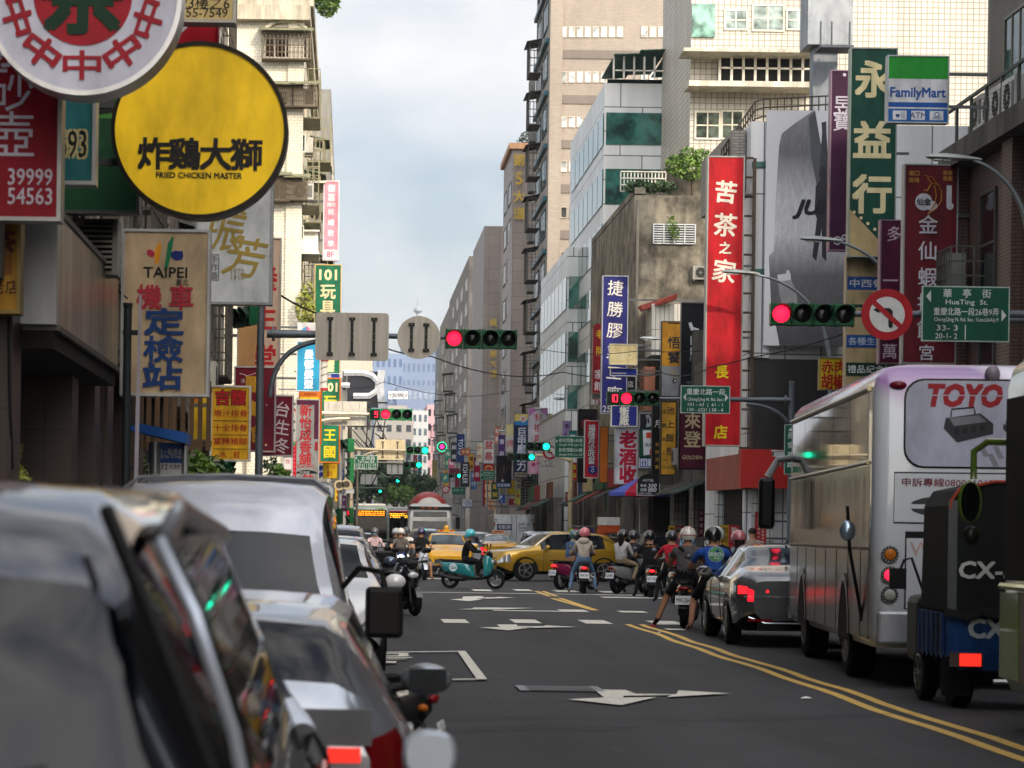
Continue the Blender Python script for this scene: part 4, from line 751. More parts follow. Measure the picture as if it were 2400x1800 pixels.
sign('dark red sign with a rounded top and yellow brush strokes behind the navy sign', (1390, 768, 1414, 920), 97, '#7d1420', [('v', '老牌', .7, .1, .36, .9, '#c9a21a', {'bold': .02, 'maxw': None}), ('v', '家館', .6, .72, .9, .9, '#c9c4c4', {'maxw': None})], '#8c5a5a', .25, .02, top='round')
sign('white board with blue and red print under the rounded red sign', (1386, 925, 1412, 948), 97.3, '#c2c2c0', [('t', '國民', .45, .25, .4, '#1d3a32'), ('t', 'Ta', .5, .7, .5, '#a8202c')], '#9a9a98', .2, .02)
sign('green and white convenience store sign with a red bar', (1501, 1005, 1527, 1071), 90, '#14462f', [('p', [(.2, .05), (1, .05), (1, .9), (.3, .95)], '#bfc4c8'), ('r', .5, .13, 1, .33, '#b53a1e'), ('t', 'ELE', .72, .57, .26, '#173c2c', {'bold': .04, 'maxw': None}), ('r', .85, .72, 1, .95, '#a8202c')], '#16382a', .25, .03)
sign('blue toilet pictogram board below the green store sign', (1500, 1073, 1528, 1095), 90, '#173a86', [('r', .05, .1, .62, .9, '#b9c0cc')]+[q for x in (.22, .45) for q in (('c', x, .27, .05, '#173a86'), ('p', [(x-.08, .38), (x+.08, .38), (x+.05, .6), (x+.04, .85), (x-.04, .85), (x-.05, .6)], '#173a86'))]+[('r', .68, .1, 1, .9, '#b9c0cc')], '#b9bcc4', .2, .02)
sign('black sign with a pale line drawing above the green store sign', (1500, 970, 1528, 1003), 90.2, '#131316', [('p', [(.45, .1), (.75, .05), (.95, .4), (.9, .9), (.5, .95), (.6, .5)], '#8d9096'), ('p', [(.6, .3), (.7, .2), (.8, .6), (.66, .7)], '#1c1c20')], '#9a9c9e', .2, .03)
sign('arched black hotel price board', (1494, 1132, 1545, 1160), 86, '#111114', [('t', 'HOTEL', .5, -.22, .115, '#b9bcc0', {'w': .5}), ('t', '休息', .27, .22, .14, '#c9cacc'), ('t', '300', .68, .22, .18, '#c9cacc', {'shear': .2, 'w': .38}), ('t', '住宿', .27, .57, .14, '#c9cacc'), ('t', '880', .68, .57, .18, '#c9cacc', {'shear': .2, 'w': .38}), ('t', '2559-0489', .35, .88, .09, '#a9acb4', {'w': .6})], '#a9acb0', .15, .02, top='round')
sign('red pawn shop sign with outlined characters and a blue emblem', (1371, 987, 1402, 1119), 100, '#9c1224', [('v', '福隆月企收當', .5, .12, .7, .52, '#c9c9cc', {'out': '#17171a'}), ('c', .6, .86, .36, '#18226b'), ('o', .6, .88, .08, .12, '#b9bcd0'), ('l', [(.45, .82), (.7, .8), (.6, .86)], .03, '#b9bcd0')], '#b9b4b4', .25, .03)
sign('black sign with a red letter left of the red pawn sign', (1355, 960, 1397, 1130), 108, '#0f0f13', [('o', .45, .2, .22, .30, '#8c1426'), ('r', .5, .17, .8, .24, '#0f0f13'), ('t', '大', .6, .72, .4, '#a9a9ac'), ('t', '家', .6, .83, .4, '#a9a9ac')], '#1d1d20', .25, .02)
sign('orange vertical sign strip beside the parking sign', (1406, 1001, 1424, 1130), 96, '#a85a14', [], '#3a2c1c', .25, .02)
sign('navy and cream pressed acrylic shop sign with a red emblem', (1205, 970, 1239, 1120), 150, '#17203f', [('r', 0, 0, 1, .12, '#c2ae62'), ('p', [(0, .12), (1, .09), (1, .17), (.5, .19), (0, .17)], '#2a6ea8'), ('c', .6, .08, .22, '#b9b7b4'), ('t', '巨', .6, .08, .24, '#a01f2c', {'bold': .05}), ('v', '巨申壓克力', .52, .28, .82, .6, '#bcc2d2', {'bold': .03}), ('t', '25590231', .5, .93, .12, '#b9b184', {'w': .9}), ('t', '25590682', .5, .97, .12, '#b9b184', {'w': .9})], '#30385a', .3, .03)
sign('white gift shop sign with a pink heart print at its foot', (1239, 957, 1279, 1110), 146, '#bcb8c0', [('p', [(0, 0), (.6, 0), (0, .12)], '#b06aa8'), ('v', '有禮真好', .52, .14, .62, .46, '#a82430'), ('p', [(0, .78), (1, .78), (1, 1), (0, 1)], '#c99aae'), ('p', [(.4, 1), (1, .86), (1, 1)], '#b8568c'), ('c', .3, .86, .12, '#a8304a'), ('c', .6, .84, .1, '#a8304a')], '#9c98a0', .3, .03)
sign('maroon sign with a cream top and one white character', (1290, 985, 1323, 1092), 138, '#6a1424', [('r', 0, 0, 1, .18, '#b0a078'), ('o', .5, .09, .1, .2, '#8c5a3a'), ('v', '華蓮', .5, .3, .55, .55, '#b9b0a4', {'bold': .02})], '#6d5a54', .3, .03)
sign('white and cream sign with a red character left of the navy acrylic sign', (1186, 994, 1203, 1058), 152, '#c2bfb8', [('r', 0, 0, 1, .42, '#c2b888'), ('t', '佛', .6, .7, 1.0, '#a8303a', {'maxw': None})], '#8f8c80', .3, .03)
sign('black poster sign with a blue caption line', (1164, 1069, 1198, 1143), 160, '#17131a', [('r', 0, .84, 1, 1, '#23456e'), ('t', '好習慣聽', .5, .92, .2, '#c3cbd4', {'w': .9}), ('p', [(.1, .3), (.5, .75), (.55, .8), (.45, .8)], '#6a3a34'), ('p', [(.95, .15), (.7, .5), (.66, .48)], '#6a3a34'), ('c', .42, .78, .09, '#a9aeb4'), ('r', .45, .3, .55, .55, '#5a4a4c')], '#3a3a40', .3, .03)
sign('white sign with red characters over a red motorcycle sign', (1134, 1032, 1157, 1086), 200, '#b9b4b4', [('v', '盆昌', .5, .2, .68, .8, '#a02430', {'bold': .03})], '#8f8c8c', .3, .03)
sign('red motorcycle shop sign with cream characters', (1132, 1087, 1158, 1186), 198, '#861622', [('o', .5, .13, .25, .36, '#b98a3a'), ('v', '光陽機車', .5, .36, .93, .62, '#c9b98a', {'bold': .03})], '#3a4a6a', .3, .04)
sign('navy vertical sign with sideways white letters', (1071, 1018, 1088, 1083), 240, '#1c2f5c', [('t', 'TOTO', .5, .45, .62, '#c3c8d0', {'rot': -PI/2, 'maxw': None, 'w': 2.2})], '#2c3a5c', .3, .03)
sign('black vertical sign with sideways white letters', (1080, 1084, 1099, 1140), 230, '#121317', [('t', 'KOHLER', .55, .48, .62, '#c3c8d0', {'rot': -PI/2, 'maxw': None, 'w': 2.4})], '#24262a', .3, .03)
sign('small orange sign beside the navy lettered sign', (1081, 1052, 1101, 1066), 225, '#b9541f', [('t', '家樂', .5, .5, .4, '#d2b8a0')], '#8a4a24', .25, .02)
sign('white board with a green ring logo, low on the far right row', (1084, 1170, 1106, 1190), 190, '#b4b8bc', [('o', .5, .45, .2, .27, '#2c5a8c'), ('t', 'H', .5, .45, .25, '#2c7a4a'), ('r', 0, .85, 1, 1, '#2c3a7a')], '#8f9296', .25, .02)
sign('plum board low beside the white lamp column', (1295, 1141, 1325, 1196), 140, '#3d1730', [('r', .1, .3, .6, .36, '#6d4a5c'), ('r', .1, .42, .8, .46, '#6d4a5c')], '#2c1424', .25, .02)
sign('blue vertical sign with white characters behind the sunlit lamp column', (1320, 1076, 1336, 1142), 132, '#20389a', [('v', '順風丁戶', .5, .1, .55, .7, '#c9cede'), ('t', '25', .5, .78, .6, '#c9cede'), ('t', '3乙', .5, .93, .5, '#c9cede')], '#b9bcc8', .25, .03)
sign('pink heart poster right of the seven to twenty two plate', (1299, 1098, 1313, 1130), 138, '#c9a4b0', [('c', .4, .6, .25, '#b0487c'), ('c', .7, .3, .2, '#b98a3a')], '#a98a94', .25, .02)
sign('red and white framed board low on the far right row', (1255, 1134, 1270, 1163), 165, '#8c1c2c', [('t', '門', .7, .55, .6, '#c9b4b4', {'maxw': None})], '#b9b4b0', .2, .04)
sign('grey notice board with rows of print beside the red framed board', (1270, 1131, 1309, 1162), 166, '#8d8f96', [('t', '各式招牌設計', .5, .2+.2*i, .12, '#4a4c54', {'w': .85}) for i in range(4)], '#6d6f74', .2, .02)
sign('yellow board with a red letter under the navy acrylic sign', (1190, 1126, 1207, 1158), 162, '#c2a61c', [('t', 'P', .4, .45, .6, '#a8281c', {'bold': .05})], '#6a5c1c', .2, .02)
sign('cream strip sign with brown characters left of the black lattice board', (1207, 1120, 1222, 1148), 158, '#b0a890', [('v', '保衣', .5, .2, .7, .8, '#332c24', {'bold': .03})], '#8a8470', .2, .02)
sign('yellow green strip sign with a red heart', (1207, 1149, 1219, 1182), 158, '#b9b04a', [('c', .6, .4, .3, '#8c2a24')], '#8a8440', .2, .02)
o = sign('black and white lattice board full of small characters', (1222, 1118, 1246, 1186), 157, '#1c1c1c', [('t', '印章刻印', .5, .08+.1*i, .19, '#a9a79c', {'w': .95}) for i in range(10)], '#2a2a2a', .2, .02)
sign('red plate sign with a logo low in the far right row', (1192, 1168, 1222, 1184), 170, '#7d1626', [('c', .5, .5, .12, '#b9a8a8')], '#b9a8a8', .2, .02)
sign('teal board with a pale running figure far along the right row', (1035, 1111, 1052, 1129), 300, '#1f5a5c', [('l', [(.3, .8), (.5, .5), (.7, .2)], .05, '#b9b46a'), ('l', [(.3, .4), (.7, .55)], .04, '#b9b46a')], '#2a4a4a', .3, .03)
sign('maroon and white sign far along the right row', (1053, 1098, 1077, 1145), 280, '#5c1626', [('r', .1, .3, .5, 1, '#8f8c8e'), ('t', '房屋', .3, .6, .3, '#3a2430')], '#6a5a60', .3, .03)
sign('faded red star banner far at the street end', (1039, 1062, 1050, 1099), 420, '#a83a5a', [('c', .5, .3, .16, '#c9a8b8'), ('c', .6, .6, .12, '#c9a8b8')], None, .3, .03)
sign('olive vertical sign far at the street end', (1013, 1078, 1024, 1142), 430, '#7d7440', [], '#6a6240', .3, .03)
sign('maroon vertical sign far at the street end', (968, 1066, 978, 1124), 440, '#73243a', [('v', '人本', .5, .25, .6, .7, '#a98a94')], None, .3, .03)
sign('teal vertical sign far at the street end', (979, 1066, 989, 1112), 445, '#245a66', [('v', '仁', .5, .3, .3, .7, '#8fa8b0')], None, .3, .03)
sign('red vertical notice banner hung on the tiled arcade pillar', (1771, 1201, 1794, 1282), 70.2, '#a01c28', [('c', .48, .2, .28, '#b9b4a4'), ('t', '★', .48, .2, .3, '#4a5a3a'), ('v', '本店營業中歡迎', .72, .36, .95, .24, '#c9c4b4'), ('v', '不倫潛行業，', .3, .36, .95, .24, '#c9c4b4')], '#8c2a30', .05, .02, name='notice_banner', cat='banner', group=None)
sign('narrow maroon pennant with pale characters hung under the arcade', (1636, 1196, 1650, 1258), 82, '#5c1226', [('v', '關節痛王', .5, .1, .8, .7, '#b9a4a8')], None, .04, .01, name='notice_banner', cat='banner', group=None)
# big suit banner on the corner building
a, b = at(1797, 258, 70.5), at(1978, 812, 70.5); wd, hg = b.x-a.x, a.z-b.z
bm, bt, bb = newmat('banner print'); gq = N(bt, 'ShaderNodeTexCoord'); sq = N(bt, 'ShaderNodeSeparateXYZ'); bt.links.new(gq.outputs['Object'], sq.inputs[0])
mr = N(bt, 'ShaderNodeMapRange'); mr.inputs['From Min'].default_value = -hg/2; mr.inputs['From Max'].default_value = hg/2; bt.links.new(sq.outputs['Z'], mr.inputs['Value'])
bt.links.new(ramp(bt, mr.outputs[0], .35, lin('#c2c4c8'), .8, lin('#aeb0b4')), bb.inputs['Base Color']); bb.inputs['Roughness'].default_value = .5
sm_, st, sb = newmat('suit print'); gq = N(st, 'ShaderNodeTexCoord'); sq = N(st, 'ShaderNodeSeparateXYZ'); st.links.new(gq.outputs['Object'], sq.inputs[0])
mr = N(st, 'ShaderNodeMapRange'); mr.inputs['From Min'].default_value = -hg/2; mr.inputs['From Max'].default_value = hg/2; st.links.new(sq.outputs['Z'], mr.inputs['Value'])
r_ = N(st, 'ShaderNodeValToRGB'); e = r_.color_ramp.elements; e[0].position = 0; e[0].color = lin('#3c3b3e'); e[1].position = 1; e[1].color = lin('#6c6d70')
for p_, c_ in ((.3, '#5a5a5e'), (.48, '#b4b6ba'), (.62, '#a9abb0'), (.82, '#54565a')): q = e.new(p_); q.color = lin(c_)
nn = N(st, 'ShaderNodeTexNoise', Scale=3.0, Detail=8.0, Roughness=.8); st.links.new(wpos(st, 4, 1, 1.2), nn.inputs['Vector'])
st.links.new(mr.outputs[0], r_.inputs['Fac']); st.links.new(mul(st, r_.outputs[0], ramp(st, nn.outputs['Fac'], .4, .72, .6, 1.0)), sb.inputs['Base Color'])
m = MB(bm); m.box(-wd/2, wd/2, 0, .06, -hg/2, hg/2)
def bq(pts, mt, k): m.mat(mt); m.poly([((u-.5)*wd, -.004-.002*k, (.5-v)*hg) for u, v in pts])
bq([(.19, .10), (.33, .06), (.58, .0), (1, .0), (1, .6), (.11, .6), (.13, .35), (.16, .15)], sm_, 0)
bq([(.05, .62), (.11, .6), (1, .6), (1, 1), (.2, 1), (.14, .9), (.10, .9)], sm_, 0)
bq([(.60, .0), (.88, .0), (.80, .12), (.74, .20), (.66, .12)], P('#c3c5ca', dirt=.03), 1)
bq([(.52, .03), (.60, .0), (.67, .13), (.72, .27), (.66, .36), (.56, .2)], P('#4c4e53', dirt=.1), 2)
bq([(.68, .05), (.74, .045), (.745, .09), (.78, .28), (.73, .35), (.66, .28), (.69, .09)], P('#3c3e43', dirt=.1), 3)
bq([(.66, .26), (.69, .235), (.735, .235), (.755, .265), (.74, .295), (.79, .31), (.82, .43), (.78, .44), (.77, .48), (.765, .64), (.71, .62), (.70, .50), (.64, .64), (.59, .62), (.64, .46), (.61, .43), (.62, .32), (.68, .295)], P('#2c2d31', dirt=.1), 4)
bq([(.27, .68), (.31, .68), (.30, .86), (.27, .86)], P('#c2c2c4', dirt=.05), 4)
bq([(.16, .70), (.32, .69), (.33, .72), (.17, .73)], P('#c2c2c4', dirt=.05), 5); bq([(.17, .73), (.33, .72), (.40, .77), (.42, .84), (.37, .86), (.36, .82), (.34, .88), (.25, .86), (.19, .79)], P('#8d8c8e', dirt=.1), 5)
m.mat(P('#1c1d20')); m.text('JUN', (.14*wd, -.02, hg*.5-hg*.41), hg*.06, bold=.05, shear=.35, w=wd*.5)
o = m.build('banner', loc=((a.x+b.x)/2, 70.5, (a.z+b.z)/2), label='huge grey banner with a headless dark suit, hung on the corner building', cat='banner')
# ---------------------------------------------------------------- signals, masts, street name boards, lamps
SG = P('#0f4a2c', .4); LENS_OFF = P('#101110', .15, 0, .1)
LIT = {'R': EM('#ff1030', 2.6, .028), 'G': EM('#10f0b4', 2.6, .03), 'A': EM('#ffb020', 2.5, .03)}
SIGS = 'traffic signal heads over the road'
def seg7(m, ch, x, z, h, y):
    w_, t = h*.55, h*.11; on = {'0': 'abcdef', '1': 'bc', '9': 'abcdfg'}[ch]
    for s_, (x0, x1, z0, z1) in dict(a=(-w_/2, w_/2, h/2-t, h/2), g=(-w_/2, w_/2, -t/2, t/2), d=(-w_/2, w_/2, -h/2, -h/2+t), f=(-w_/2, -w_/2+t, 0, h/2), b=(w_/2-t, w_/2, 0, h/2), e=(-w_/2, -w_/2+t, -h/2, 0), c=(w_/2-t, w_/2, -h/2, 0)).items():
        if s_ in on: m.poly([(x+x0, y, z+z0), (x+x1, y, z+z0), (x+x1, y, z+z1), (x+x0, y, z+z1)])
def signal(label, px, Y, state, rz=0, vertical=False, parent_loc=None, group=SIGS, body=SG):
    a = at((px[0]+px[2])/2, (px[1]+px[3])/2, Y); n = len(state); wd = (px[2]-px[0])*Y/F
    u = wd/n if not vertical else (px[3]-px[1])*Y/F/n
    m = MB(body)
    for i in range(n):
        q = (i-(n-1)/2)*u; g = u*.485
        if vertical: cx, cz = 0, -q
        else: cx, cz = q, 0
        m.box(cx-g, cx+g, 0, u*.55, cz-g*1.06, cz+g*1.06)
        for sx in (-1, 1):
            for sz in (-1, 1): m.box(cx+sx*g*.86-u*.05, cx+sx*g*.86+u*.05, .02, u*.4, cz+sz*g*1.1-u*.035, cz+sz*g*1.1+u*.035)
    o = m.build('traffic_signal', loc=a, rz=rz, label=label, cat='traffic signal', group=group, bevel=u*.03)
    for i, s in enumerate(state):
        q = (i-(n-1)/2)*u; cx, cz = (0, -q) if vertical else (q, 0)
        if s.isdigit() and len(s) <= 2 or s == 'b':
            f = MB(P('#0c0d0d', .3)); f.box(cx-u*.43, cx+u*.43, -.012, 0, cz-u*.43, cz+u*.43); f.mat(EM('#ff1838', 2.6))
            if s != 'b':
                for j, ch in enumerate(s): seg7(f, ch, cx+(j-(len(s)-1)/2)*u*.36+(.12*u if len(s) == 1 else 0), cz, u*.58, -.016)
            f.build('countdown_panel', o); continue
        f = MB(LIT.get(s, LENS_OFF)); f.lathe([(u*.05, -.05*u-.012), (u*.25, -.04*u-.01), (u*.40, -.004)], (cx, 0, cz), 'y', 24); f.build('lens', o)
        v = MB(P('#0a2c1c', .5)); v.sm = True; rr = []
        for (rad, yy) in ((.455*u, 0), (.465*u, -.5*u), (.44*u, -.5*u), (.43*u, 0)):
            rr.append([(cx+rad*math.cos(t), yy if yy == 0 or True else 0, cz+rad*math.sin(t)) for t in [R(-35)+R(250)*k/18 for k in range(19)]])
        rr[1] = [(x, -.52*u*(.35+.65*max(0, math.sin(R(-35)+R(250)*k/18))), z) for k, (x, _, z) in enumerate(rr[1])]
        rr[2] = [(x, rr[1][k][1], z) for k, (x, _, z) in enumerate(rr[2])]
        v.rings(rr, cap=False, closed=False); v.build('visor', o)
    return o
def mast(label, base, top, r, arms, c='#5b6268', braces=(), group=None, collars=True):
    m = MB(P(c, .45, .4)); m.tube([base, (base[0], base[1], top)], [r, r*.85], 14); m.lathe([(r*1.9, 0), (r*1.9, .03), (r*1.2, .06)], (base[0], base[1], base[2]), n=14); m.lathe([(r*.95, 0), (r*.95, .06)], (base[0], base[1], top), n=14)
    o = m.build('signal_mast', label=label, cat='signal mast', group=group)
    for pts, ra in arms:
        f = MB(P(c, .45, .4)); f.tube(pts, ra, 12)
        p0 = Vector(pts[0]); f.lathe([(ra[0]*1.7 if isinstance(ra, (list, tuple)) else ra*1.7, 0), (ra[0]*1.7 if isinstance(ra, (list, tuple)) else ra*1.7, .05)], (p0.x+(.1 if pts[1][0] > pts[0][0] else -.15), p0.y, p0.z), 'x', 12)
        f.build('arm', o)
    for pts, ra in braces: f = MB(P(c, .45, .4)); f.tube(pts, ra, 10); f.build('brace', o)
    return o
def curve(p0, p1, p2, n=9):
    p0, p1, p2 = Vector(p0), Vector(p1), Vector(p2)
    return [p0*(1-t)**2+p1*2*t*(1-t)+p2*t*t for t in [i/n for i in range(n+1)]]
def gz(px, py, Y): p = at(px, py, Y); return (p.x, p.y, p.z)
def road_sign(label, px, Y, bg, items, fr=None, fw=.025, back=None, wall=False, cat='street sign', name='street_sign', post=None, group=None, t=.03):
    a = at((px[0]+px[2])/2, (px[1]+px[3])/2, Y); b = Y/F; wd, hg = (px[2]-px[0])*b, (px[3]-px[1])*b
    m = MB(P(back or '#8f9294', .45, .3)); m.box(-wd/2, wd/2, 0, t, -hg/2, hg/2); m.mat(P(bg, .45)); m.poly([(-wd/2, -.003, -hg/2), (wd/2, -.003, -hg/2), (wd/2, -.003, hg/2), (-wd/2, -.003, hg/2)])
    if fr: items = [('r', 0, 0, 1, 1, fr), ('r', fw/wd, fw/hg, 1-fw/wd, 1-fw/hg, bg)]+list(items)
    items_on(m, items, wd, hg); o = m.build(name, loc=a, label=label, cat=cat, group=group); return o
# -- left near mast: arm over the road, the backs of two signs, four lens head, sideways head
p = at(611, 745, 50); B = (p.x, 50.1, .13)
o = mast('dark grey signal mast on the left kerb with a long arm over the road', B, at(611, 720, 50).z, .085, [([gz(626, 782, 50.1), gz(760, 784, 50.1), gz(1045, 791, 50.1)], [.085, .07, .04])], braces=[(curve(gz(633, 930, 50.1), gz(640, 800, 50.1), gz(775, 797, 50.1)), .052)])
signal('four lens signal lit red at the end of the dark mast arm', (1043, 770, 1213, 819), 50, 'R...')
signal('green signal head seen from its side beside the dark mast top', (503, 722, 625, 763), 50.2, '...', rz=R(-68))
def back_sign(label, px, Y, straps, c='#a39d92', rnd=False, sc='#26292c'):
    a = at((px[0]+px[2])/2, (px[1]+px[3])/2, Y); b = Y/F; wd, hg = (px[2]-px[0])*b, (px[3]-px[1])*b; k, tt, bb = newmat('sign back'+c+label[:6])
    n = N(tt, 'ShaderNodeTexNoise', Scale=2.5, Detail=6.0); tt.links.new(wpos(tt, 6, 1, .5), n.inputs['Vector']); tt.links.new(ramp(tt, n.outputs['Fac'], .3, tuple(x*.75 for x in lin(c)[:3])+(1,), .7, lin(c)), bb.inputs['Base Color']); bb.inputs['Metallic'].default_value = .25; bb.inputs['Roughness'].default_value = .45
    m = MB(k)
    if rnd: m.lathe([(wd/2, 0), (wd/2, .02)], (0, 0, 0), 'y', 40)
    else:
        q = .06; pts = []
        for cx, cz, a0 in ((wd/2-q, hg/2-q, 0), (-wd/2+q, hg/2-q, 90), (-wd/2+q, -hg/2+q, 180), (wd/2-q, -hg/2+q, 270)): pts += [(cx+q*math.cos(R(a0+t)), 0, cz+q*math.sin(R(a0+t))) for t in (0, 45, 90)]
        m.prism(pts, (0, .02, 0))
    o = m.build('road_sign', loc=a, label=label, cat='road sign')
    for s in straps:
        f = MB(P(sc, .5)); x = (s-.5)*wd; z = hg*.37 if not rnd else hg*.3; f.box(x-.028, x+.028, -.03, -.002, -z, z)
        for e in (-1, 1): f.box(x-.06, x+.06, -.034, -.001, e*z-.03, e*z+.03)
        f.mat(P('#8a7a4a', .4, .5))
        for e in (z, .06, -.06, -z): f.ball((x, -.036, e), .012, n=6, m=4)
        f.build('strap', o)
    return o
back_sign('grey back of a large rectangular road sign strapped to the left mast arm', (739, 733, 911, 845), 49.9, (.2, .5, .8))
back_sign('grey back of a round road sign strapped to the left mast arm', (931, 741, 1032, 841), 49.9, (.33, .67), rnd=True)
# -- cream mast beyond the crossing, countdown nine
p = at(697, 970, 81); o = mast('cream painted signal mast beyond the crossing with a straight arm', (p.x, 81.1, .13), at(697, 955, 81).z, .07, [([gz(702, 967, 81.1), gz(866, 971, 81.1)], [.07, .05])], c='#d9cdb2', braces=[(curve(gz(700, 1040, 81.1), gz(700, 978, 81.1), gz(820, 981, 81.1)), .05)])
signal('signal head with countdown nine and a red lens on the cream mast', (866, 958, 967, 985), 81, ['9', 'R', '.', '.'], body=P('#1f7a44', .4))
m = MB(P('#c9c4b6', .5)); a, b = at(760, 940, 81.3), at(859, 998, 81.3); m.box(a.x, b.x, 81.3, 81.36, b.z, a.z)
for u in (.12, .46, .85): x = a.x+(b.x-a.x)*u; m.box(x-.02, x+.02, 81.26, 81.298, b.z, a.z)
m.build('road_sign', label='cream back of a wide ribbed sign board on the cream mast arm', cat='road sign')
m = MB(P('#d2c9c6', .5)); 
for k, (x0, y0, x1, y1) in enumerate(((689, 955, 706, 945), (689, 956, 706, 966), (706, 945, 740, 956), (691, 960, 703, 973))):
    m.mat(P('#b8141f' if k % 2 else '#d2c9c6', .5)); p, q = at(x0, y0, 80.9), at(x1, y1, 80.9); m.prism([(p.x, 80.9, p.z), (q.x, 80.9, q.z), (q.x, 80.9, q.z-.06), (p.x, 80.9, p.z-.06)], (0, .01, 0)); m.mat(P('#b8141f', .5)); m.prism([(p.x, 80.89, p.z-.061), (q.x, 80.89, q.z-.061), (q.x, 80.89, q.z-.1), (p.x, 80.89, p.z-.1)], (0, .01, 0))
m.build('barrier_tape', label='red and white striped tape tied round the cream mast', cat='tape')
# -- masts farther along the left
p = at(824, 1050, 114); mast('cream mast with a curved brace carrying a green light, left of the road', (p.x, 114.1, .13), at(824, 1032, 114).z, .1, [([gz(826, 1052, 114.1), gz(952, 1056, 114.1)], [.08, .05])], c='#b9ad94', braces=[(curve(gz(826, 1110, 114.1), gz(835, 1062, 114.1), gz(886, 1058, 114.1)), .055)])
signal('three lens signal lit green on the cream mast left of the road', (952, 1046, 1005, 1065), 114, '..G', body=P('#1b6a3c', .4))
back_sign('sunlit cream back of a rectangular sign beside the green light', (880, 1030, 949, 1078), 114.3, (.25, .75), '#d8c8a2', sc='#6a6254')
road_sign('green street name board left of the road by the cream mast', (831, 1067, 885, 1100), 113, '#0f5a40', [('t', '太原路', .58, .2, .17, '#c3cac6', {'w': .6}), ('t', 'TaiYuan Rd.', .5, .45, .13, '#c3cac6', {'w': .75}), ('t', '139-61 | 57-19', .5, .68, .11, '#c3cac6', {'w': .86}), ('t', '138-56 | 56-42', .5, .88, .11, '#c3cac6', {'w': .86}), ('p', [(.1, .1), (.03, .2), (.1, .3)], '#c3cac6')], '#b9c2bc')
p = at(798, 1050, 100); mast('grey pole with sideways green signals and loudspeakers on the left', (p.x, 100, .13), at(798, 1000, 100).z, .1, [], c='#8d8f90')
signal('sideways green single lens head on the grey pole', (797, 1035, 826, 1053), 99.8, '.', rz=R(-75), body=P('#1b6a3c', .4))
signal('sideways vertical green signal head on the grey pole', (808, 1074, 828, 1130), 99.8, '...', rz=R(-80), vertical=True, body=P('#1b6a3c', .4))
signal('lower green pedestrian signal on the grey pole, lit red at its edge', (806, 1191, 828, 1226), 99.7, 'R.', rz=R(-70), vertical=True, body=P('#14502e', .4))
signal('dark green pedestrian signal box left of the grey pole', (780, 1192, 805, 1225), 99.9, '..', rz=R(-110), vertical=True, body=P('#0f3a22', .4))
for k, (px, py) in enumerate(((795, 1137), (812, 1135))):
    q = at(px, py, 98); m = MB(P('#b9ab8a', .4)); m.lathe([(.05, .3), (.06, .12), (.2, 0), (.2, -.02)], (0, 0, 0), 'y', 16); m.mat(BLK_ := P('#4a4438', .6)); m.disc((0, -.024, 0), .13, 14)
    m.build('loudspeaker', loc=q, label=('beige horn loudspeaker on the grey pole, the left one', 'beige horn loudspeaker on the grey pole, the right one')[k], cat='loudspeaker', group='horn loudspeakers')
def cctv(label, px, Y, s=.4, dx=1):
    q = at(px[0], px[1], Y); m = MB(P('#b9bcbc', .4)); m.box(-s*.5, s*.5, -.07, .07, -.07, .07); m.prism([(-s*.58, -.09, .075), (s*.5, -.09, .075), (s*.5, -.09, .095), (-s*.58, -.09, .1)], (0, .18, 0)); m.mat(P('#15171a', .2)); m.box(-s*.5-.01, -s*.5-.001, -.05, .05, -.05, .05)
    o = m.build('security_camera', loc=q, rz=R(20), label=label, cat='security camera', bevel=.012); f = MB(P('#6d7072', .5, .4)); f.tube([(s*.2, 0, -.07), (s*.25, 0, -.3), (s*.7*dx, .05, -.34)], .025, 6); f.build('bracket', o); return o
cctv('white box camera on the grey pole left of the road', (813, 1152), 98.5, .55)
cctv('white box camera beside the green vertical road board', (1824, 1064), 67.8, .3)
p = at(838, 1080, 140); mast('slim grey mast with a lower arm and a second green light', (p.x, 140.1, .13), at(838, 1070, 140).z, .08, [([gz(840, 1082, 140.1), gz(946, 1086, 140.1)], [.07, .05])], c='#9a9484')
signal('three lens signal lit green under the cream mast arm', (946, 1082, 989, 1097), 140, '..G', body=P('#1b6a3c', .4))
back_sign('white back of a sign board hanging below the second arm', (907, 1080, 944, 1111), 140.2, (.3, .7), '#c9c9c2', sc='#7a7a74')
signal('small distant signal lit green, farther left', (909, 1121, 937, 1132), 215, '..G', body=P('#123c26', .4))
back_sign('pale back of a wide sign far along on the left', (845, 1112, 884, 1135), 190, (.3, .7), '#b9bbb9', sc='#7a7a74')
signal('tiny distant signal lit green above the mixer lorry', (871, 1147, 895, 1156), 260, '..G', body=P('#123c26', .4))
for k, (px, py, Y) in enumerate(((925, 1118, 215), (870, 1116, 190), (885, 1143, 260))):
    q = at(px, py, Y); x = -1.7; m = MB(P('#6d7072', .5, .3)); m.tube([(x, Y+.2, .13), (x, Y+.2, q.z)], .08, 8); m.tube([(x, Y+.2, q.z-.05), (q.x+.5, Y+.2, q.z)], .05, 8)
    m.build('signal_mast', label=('grey mast holding the distant green light on the left', 'grey mast holding the pale sign back far left', 'thin grey mast behind the green bus roof')[k], cat='signal mast')
